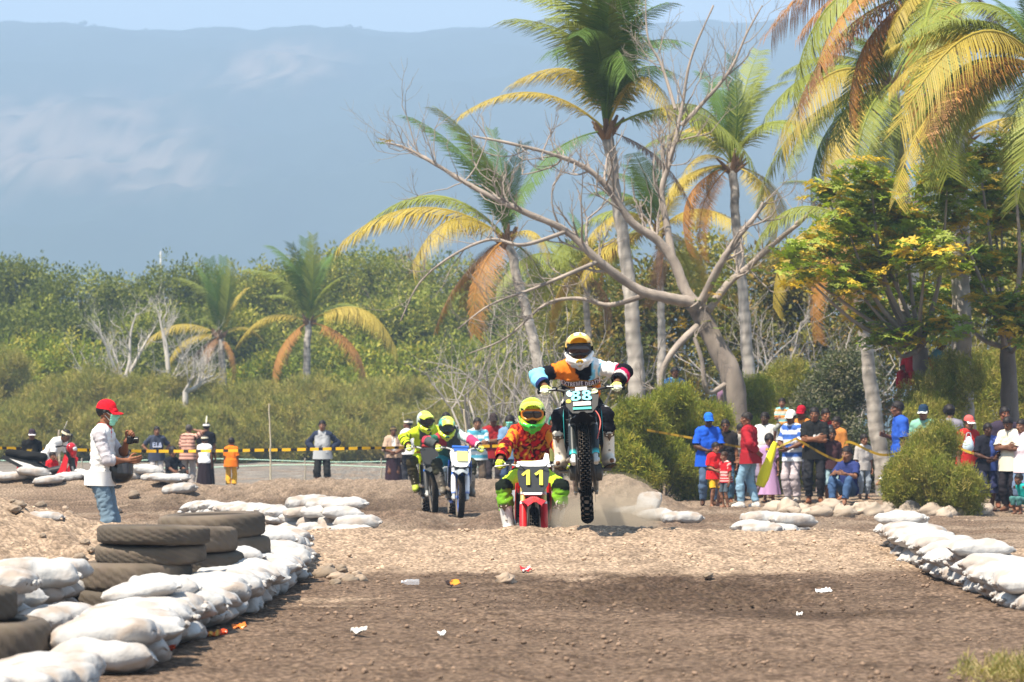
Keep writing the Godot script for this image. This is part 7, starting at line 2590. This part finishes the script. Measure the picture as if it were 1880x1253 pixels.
	stand(1312, 815, 57.2, 30, {"label": "boy in a red shirt and yellow shorts in front of the blue tee", "skin": sk, "hr": Vector3(-.1, 1.0, .2), "shirt": {"c": "c92a2c", "sleeve": .24, "hem": .16, "loose": .03}, "pants": {"c": "d9a82c", "len": .4, "loose": .04, "called": "shorts"}})
	stand(1333, 832, 56.6, -55, {"label": "toddler in a red striped top and dark shorts beside the boy in yellow shorts", "skin": sk, "hair": "3a281a", "shirt": {"c": stripe.call("b8262c", "e0cfc8", 12.0, .35), "sleeve": .2, "hem": .12}, "pants": {"c": "4a545c", "len": .42, "loose": .03, "called": "shorts"}})
	stand(1357, 778, 60, 50, {"label": "spectator in a grey patterned top mostly hidden by the red sweater", "skin": sk, "shirt": {"c": "a39c94", "sleeve": .3, "hem": .12}, "pants": {"c": "4a3438", "len": .8}})
	stand(1377, 757, 56.4, -118, {"label": "man in a dark red sweater and faded jeans, seen from behind, nearest in the crowd", "skin": "7a5038", "hair": "241c17", "head_yaw": 40, "hr": Vector3(-.16, .9, .22), "hl": Vector3(.1, 1.0, -.2), "pl": Vector3(1, -.3, -.3), "shirt": {"c": "97232c", "sleeve": .5, "hem": .14, "loose": .025}, "pants": {"c": "7d9cb0", "len": .84, "called": "jeans"}, "shoes": {"c": "d8d2ca"}, "al": Vector3(.12, .075, .12), "ar": Vector3(-.1, .075, -.08), "cell": .02})
	stand(1406, 757, 59.5, -20, {"label": "man in a white shirt right of the red sweater", "skin": "4c3226", "shirt": {"c": "dcdad4", "sleeve": .3, "hem": .16, "loose": .03}, "pants": {"c": "8a7c90", "len": .8}})
	stand(1412, 800, 58, 0, {"label": "girl in a mauve dress behind the yellow roll", "skin": sk, "hair_long": .05, "shirt": {"c": "b490b8", "sleeve": .2, "hem": .1}, "skirt": {"c": "b894bc", "hem": .2, "r": .26, "called": "dress_skirt"}})
	stand(1437, 756, 58.2, -15, {"label": "child in a colourful striped shirt carried at chest height", "h": .95, "hs": 1.3, "lift": .86, "skin": sk, "hip": Vector3(0, .9, 0), "al": Vector3(.2, .35, .3), "ar": Vector3(-.2, .35, .3), "hr": Vector3(-.1, 1.1, .3), "shirt": {"c": func(p: Vector3, kind: int, s: float, side: int, n: Vector3): return lc("d08a3c") if fmod(p.y * 5.0 + 4.0, 1.0) < .35 else lc("7db8b8") if fmod(p.y * 5.0 + 4.0, 1.0) < .7 else lc("c9bfae"), "sleeve": .24, "hem": .1}, "pants": {"c": "8d8d86", "len": .5}})
	stand(1456, 752, 57.4, -40, belly.merged({"label": "man in a white cap and blue and white striped shirt holding the tape", "skin": dk, "hat": .02, "shirt": {"c": stripe.call("3f63ac", "dfe2e8", 6.0, .45), "sleeve": .24, "hem": .16}, "pants": {"c": "b9aeb2", "len": .83, "loose": .03}, "shoes": {"c": "b8b0a8"}, "wear": [["cap", "e8e6dc"]]}))
	stand(1474, 744, 60, -30, {"label": "spectator in a red cap behind the white-capped man", "skin": dk, "hat": .02, "shirt": {"c": "c07a3a", "sleeve": .24, "hem": .12}, "pants": {"c": "33343c", "len": .8}, "wear": [["cap", "a01c2c"]]})
	stand(1496, 748, 57, -10, folded.merged({"label": "person in a black tee with a white print, arms folded at the tape", "skin": "7a5038", "shirt": {"c": func(p: Vector3, kind: int, s: float, side: int, n: Vector3): return lc("cfcfcc") if kind == 0 and p.z > 0.0 and p.x > -.02 and absf(p.y - .27) < .07 and nz.get_noise_2d(p.x * 160, p.y * 160) > -.15 else lc("232326"), "sleeve": .22, "hem": .14}, "pants": {"c": "2d2c30", "len": .82}}))
	stand(1514, 750, 59, 20, {"label": "man in a grey tee with a red neckerchief in the middle of the crowd", "skin": "8a5a42", "shirt": {"c": func(p: Vector3, kind: int, s: float, side: int, n: Vector3): return lc("b02a2a") if kind == 5 or p.y > .47 else lc("6a7078"), "sleeve": .24, "hem": .14}, "pants": {"c": "9a8682", "len": .84, "loose": .03}})
	stand(1541, 765, 58, -60, {"label": "person in a rust-orange shirt at the right end of the middle group", "skin": "8a5a42", "shirt": {"c": "b0733c", "sleeve": .3, "hem": .16, "loose": .03}, "pants": {"c": "6a7d8c", "len": .5, "called": "shorts"}})
	stand(1526, 790, 57, 5, {"label": "boy in a dark shirt and grey-blue shorts between the crossed arms and the rust shirt", "skin": dk, "shirt": {"c": "4a3436", "sleeve": .24, "hem": .12}, "pants": {"c": "8fa8ae", "len": .46, "loose": .03, "called": "shorts"}})
	stand(1554, 822, 56.4, -30, {"label": "person in blue jeans sitting low in front of the rust shirt", "seated": true, "sh": 1.55, "skin": sk, "shirt": {"c": "2f3a6a", "sleeve": .25, "hem": .1}, "pants": {"c": "41597c", "len": .8, "called": "jeans"}})
	stand(1585, 800, 58.5, 20, {"label": "spectator in pale grey clothes left of the leaning palm trunk", "skin": sk, "shirt": {"c": "b4b0ae", "sleeve": .3, "hem": .14}, "pants": {"c": "8d97a2", "len": .8}})
	stand(1655, 737, 56.2, -82, {"label": "man in a blue tee in profile right of the leaning trunk", "skin": dk, "hr": Vector3(-.1, 1.15, .24), "shirt": {"c": "2f55b0", "sleeve": .26, "hem": .16, "loose": .03}, "pants": {"c": "4f5d78", "len": .82}})
	stand(1632, 838, 55.4, 40, {"label": "toddler in a grey top and jeans squatting below the blue tee", "h": .95, "hs": 1.3, "skin": sk, "hip": Vector3(0, .5, -.1), "al": Vector3(.13, .075, .2), "ar": Vector3(-.13, .075, .2), "hl": Vector3(.35, .75, .2), "shirt": {"c": "c3c3c6", "sleeve": .1, "hem": .08}, "pants": {"c": "5a7390", "len": .6}})
	stand(1697, 742, 56.6, -20, {"label": "person in a dark blue helmet-like cap behind the olive shrub", "skin": sk, "hat": .02, "shirt": {"c": "7fb09a", "sleeve": .3, "hem": .14}, "pants": {"c": "6b7886", "len": .82}, "wear": [["cap", "24364c", "d8dcd8"]]})
	stand(1746, 744, 57, -160, {"label": "dark-haired spectator seen from behind, between two capped heads", "skin": sk, "hair_long": .05, "shirt": {"c": "8a8690", "sleeve": .3, "hem": .14}, "pants": {"c": "4a4c54", "len": .82}})
	stand(1776, 762, 55.6, 30, {"label": "person in a red cap and red shirt holding a pale bag behind the olive shrub", "skin": sk, "hat": .02, "hl": Vector3(.12, 1.05, .28), "shirt": {"c": "b8302c", "sleeve": .24, "hem": .14}, "pants": {"c": "3a4660", "len": .82}, "wear": [["cap", "d0605a", "e6e2da"]]})
	stand(1812, 777, 54.4, 12, belly.merged({"label": "boy in a dark vest and blue tee with navy shorts near the right edge", "skin": "4a3024", "shirt": {"c": func(p: Vector3, kind: int, s: float, side: int, n: Vector3): return lc("46579a") if side > 0 or p.x > .03 else lc("26262c"), "sleeve": .24, "hem": .14}, "pants": {"c": "2f3350", "len": .56, "loose": .035, "called": "shorts"}}))
	stand(1843, 747, 55.4, 10, {"label": "bald-browed man in dark clothes behind the boy in navy shorts", "skin": "7a4c38", "shirt": {"c": "3c3440", "sleeve": .3, "hem": .14}, "pants": {"c": "26262c", "len": .82}})
	stand(1856, 764, 54.2, -40, folded.merged({"label": "bowed spectator in a cream shirt near the right edge", "skin": dk, "head_pitch": 28.0, "shirt": {"c": "d8d0be", "sleeve": .26, "hem": .2, "loose": .03}, "pants": {"c": "2b2a2e", "len": .82}}))
	stand(1880, 770, 54.0, -50, {"label": "spectator in a pinkish white shirt cut by the right edge", "skin": sk, "shirt": {"c": "e2d0d8", "sleeve": .26, "hem": .2}, "pants": {"c": "6a7c98", "len": .82}})
	stand(1880, 880, 52.6, -60, {"label": "small child in turquoise crouching at the right edge", "h": .95, "hs": 1.3, "skin": dk, "hip": Vector3(0, .42, -.1), "al": Vector3(.13, .075, .2), "ar": Vector3(-.13, .075, .2), "lean": 24.0, "shirt": {"c": "2aa4a0", "sleeve": .2, "hem": .12}, "pants": {"c": "4f7a78", "len": .6}})
	# people up in the tree, half hidden by leaves
	stand(1680, 625, 60.4, -30, {"label": "person in red sitting up in the tree above the crowd", "skin": dk, "h": 1.6, "lift": P(1680, 625, 60.4).y - 1.3 - gy(7.4, 60.4), "hip": Vector3(0, .62, 0), "al": Vector3(.2, .3, .35), "ar": Vector3(-.2, .3, .35), "shirt": {"c": "a81f28", "sleeve": .4, "hem": .12}, "pants": {"c": "8f1f26", "len": .7}})
	stand(1722, 622, 60.6, 60, {"label": "person in a turquoise cap beside the one in red in the tree", "skin": dk, "h": 1.6, "hat": .02, "lift": P(1722, 622, 60.6).y - 1.3 - gy(7.9, 60.6), "hip": Vector3(0, .62, 0), "al": Vector3(.2, .3, .35), "ar": Vector3(-.2, .3, .35), "shirt": {"c": "5a8288", "sleeve": .3, "hem": .12}, "pants": {"c": "4a2428", "len": .7}, "wear": [["cap", "6fd0c8"]]})
	# held things
	var roll := thing("yellow_roll", P(1412, 850, 56.8), 0.0, "bright yellow rolled flag held slanting among the crowd", "flag")
	mb = MB.new()
	var rp := []
	var rad := []
	for i in 12:
		var t := i / 11.0
		rp.append(P(lerpf(1424, 1396, t), lerpf(812, 893, t), 56.8) - roll.position)
		rad.append(.045 + .08 * t * (1.0 - .6 * pow(t, 6.0)))
	tube(mb, rp, rad, 12, lc("f2e838"))
	for i in mb.v.size(): mb.v[i] += mb.n[i] * .02 * nz.get_noise_3d(mb.v[i].x * 150, mb.v[i].y * 60, mb.v[i].z * 150)
	mb.smooth()
	part(roll, "cloth", mb, M.cloth)
	mb = MB.new()
	tube(mb, [rp[11] - Vector3(0, 0, 0), rp[11] + (rp[11] - rp[10]) * 1.8], [.014], 7, lc("8a7050"))
	part(roll, "stick", mb, M.bark)
	var bg := thing("carrier_bag", P(1778, 818, 55.0), 0.2, "pale blue carrier bag held up behind the olive shrub", "bag")
	var bn := nets([[Vector3(0, -.02, 0), Vector3(.1, .12, .07), Basis()], [Vector3(.02, .08, 0), Vector3(.05, .07, .04), Basis()]], .018, .04)
	for i in bn.v.size(): bn.v[i] += bn.n[i] * .02 * nz.get_noise_3d(bn.v[i].x * 200, bn.v[i].y * 200, bn.v[i].z * 200)
	part(bg, "bag_body", bn.paint(lc("cfe0ea")), M.gloss)
	mb = MB.new()
	tube(mb, spline([Vector3(-.04, .1, 0), Vector3(-.02, .2, 0), Vector3(.04, .2, 0), Vector3(.06, .1, 0)], 5), [.006], 5, lc("cfe0ea"))
	part(bg, "handle", mb, M.gloss)
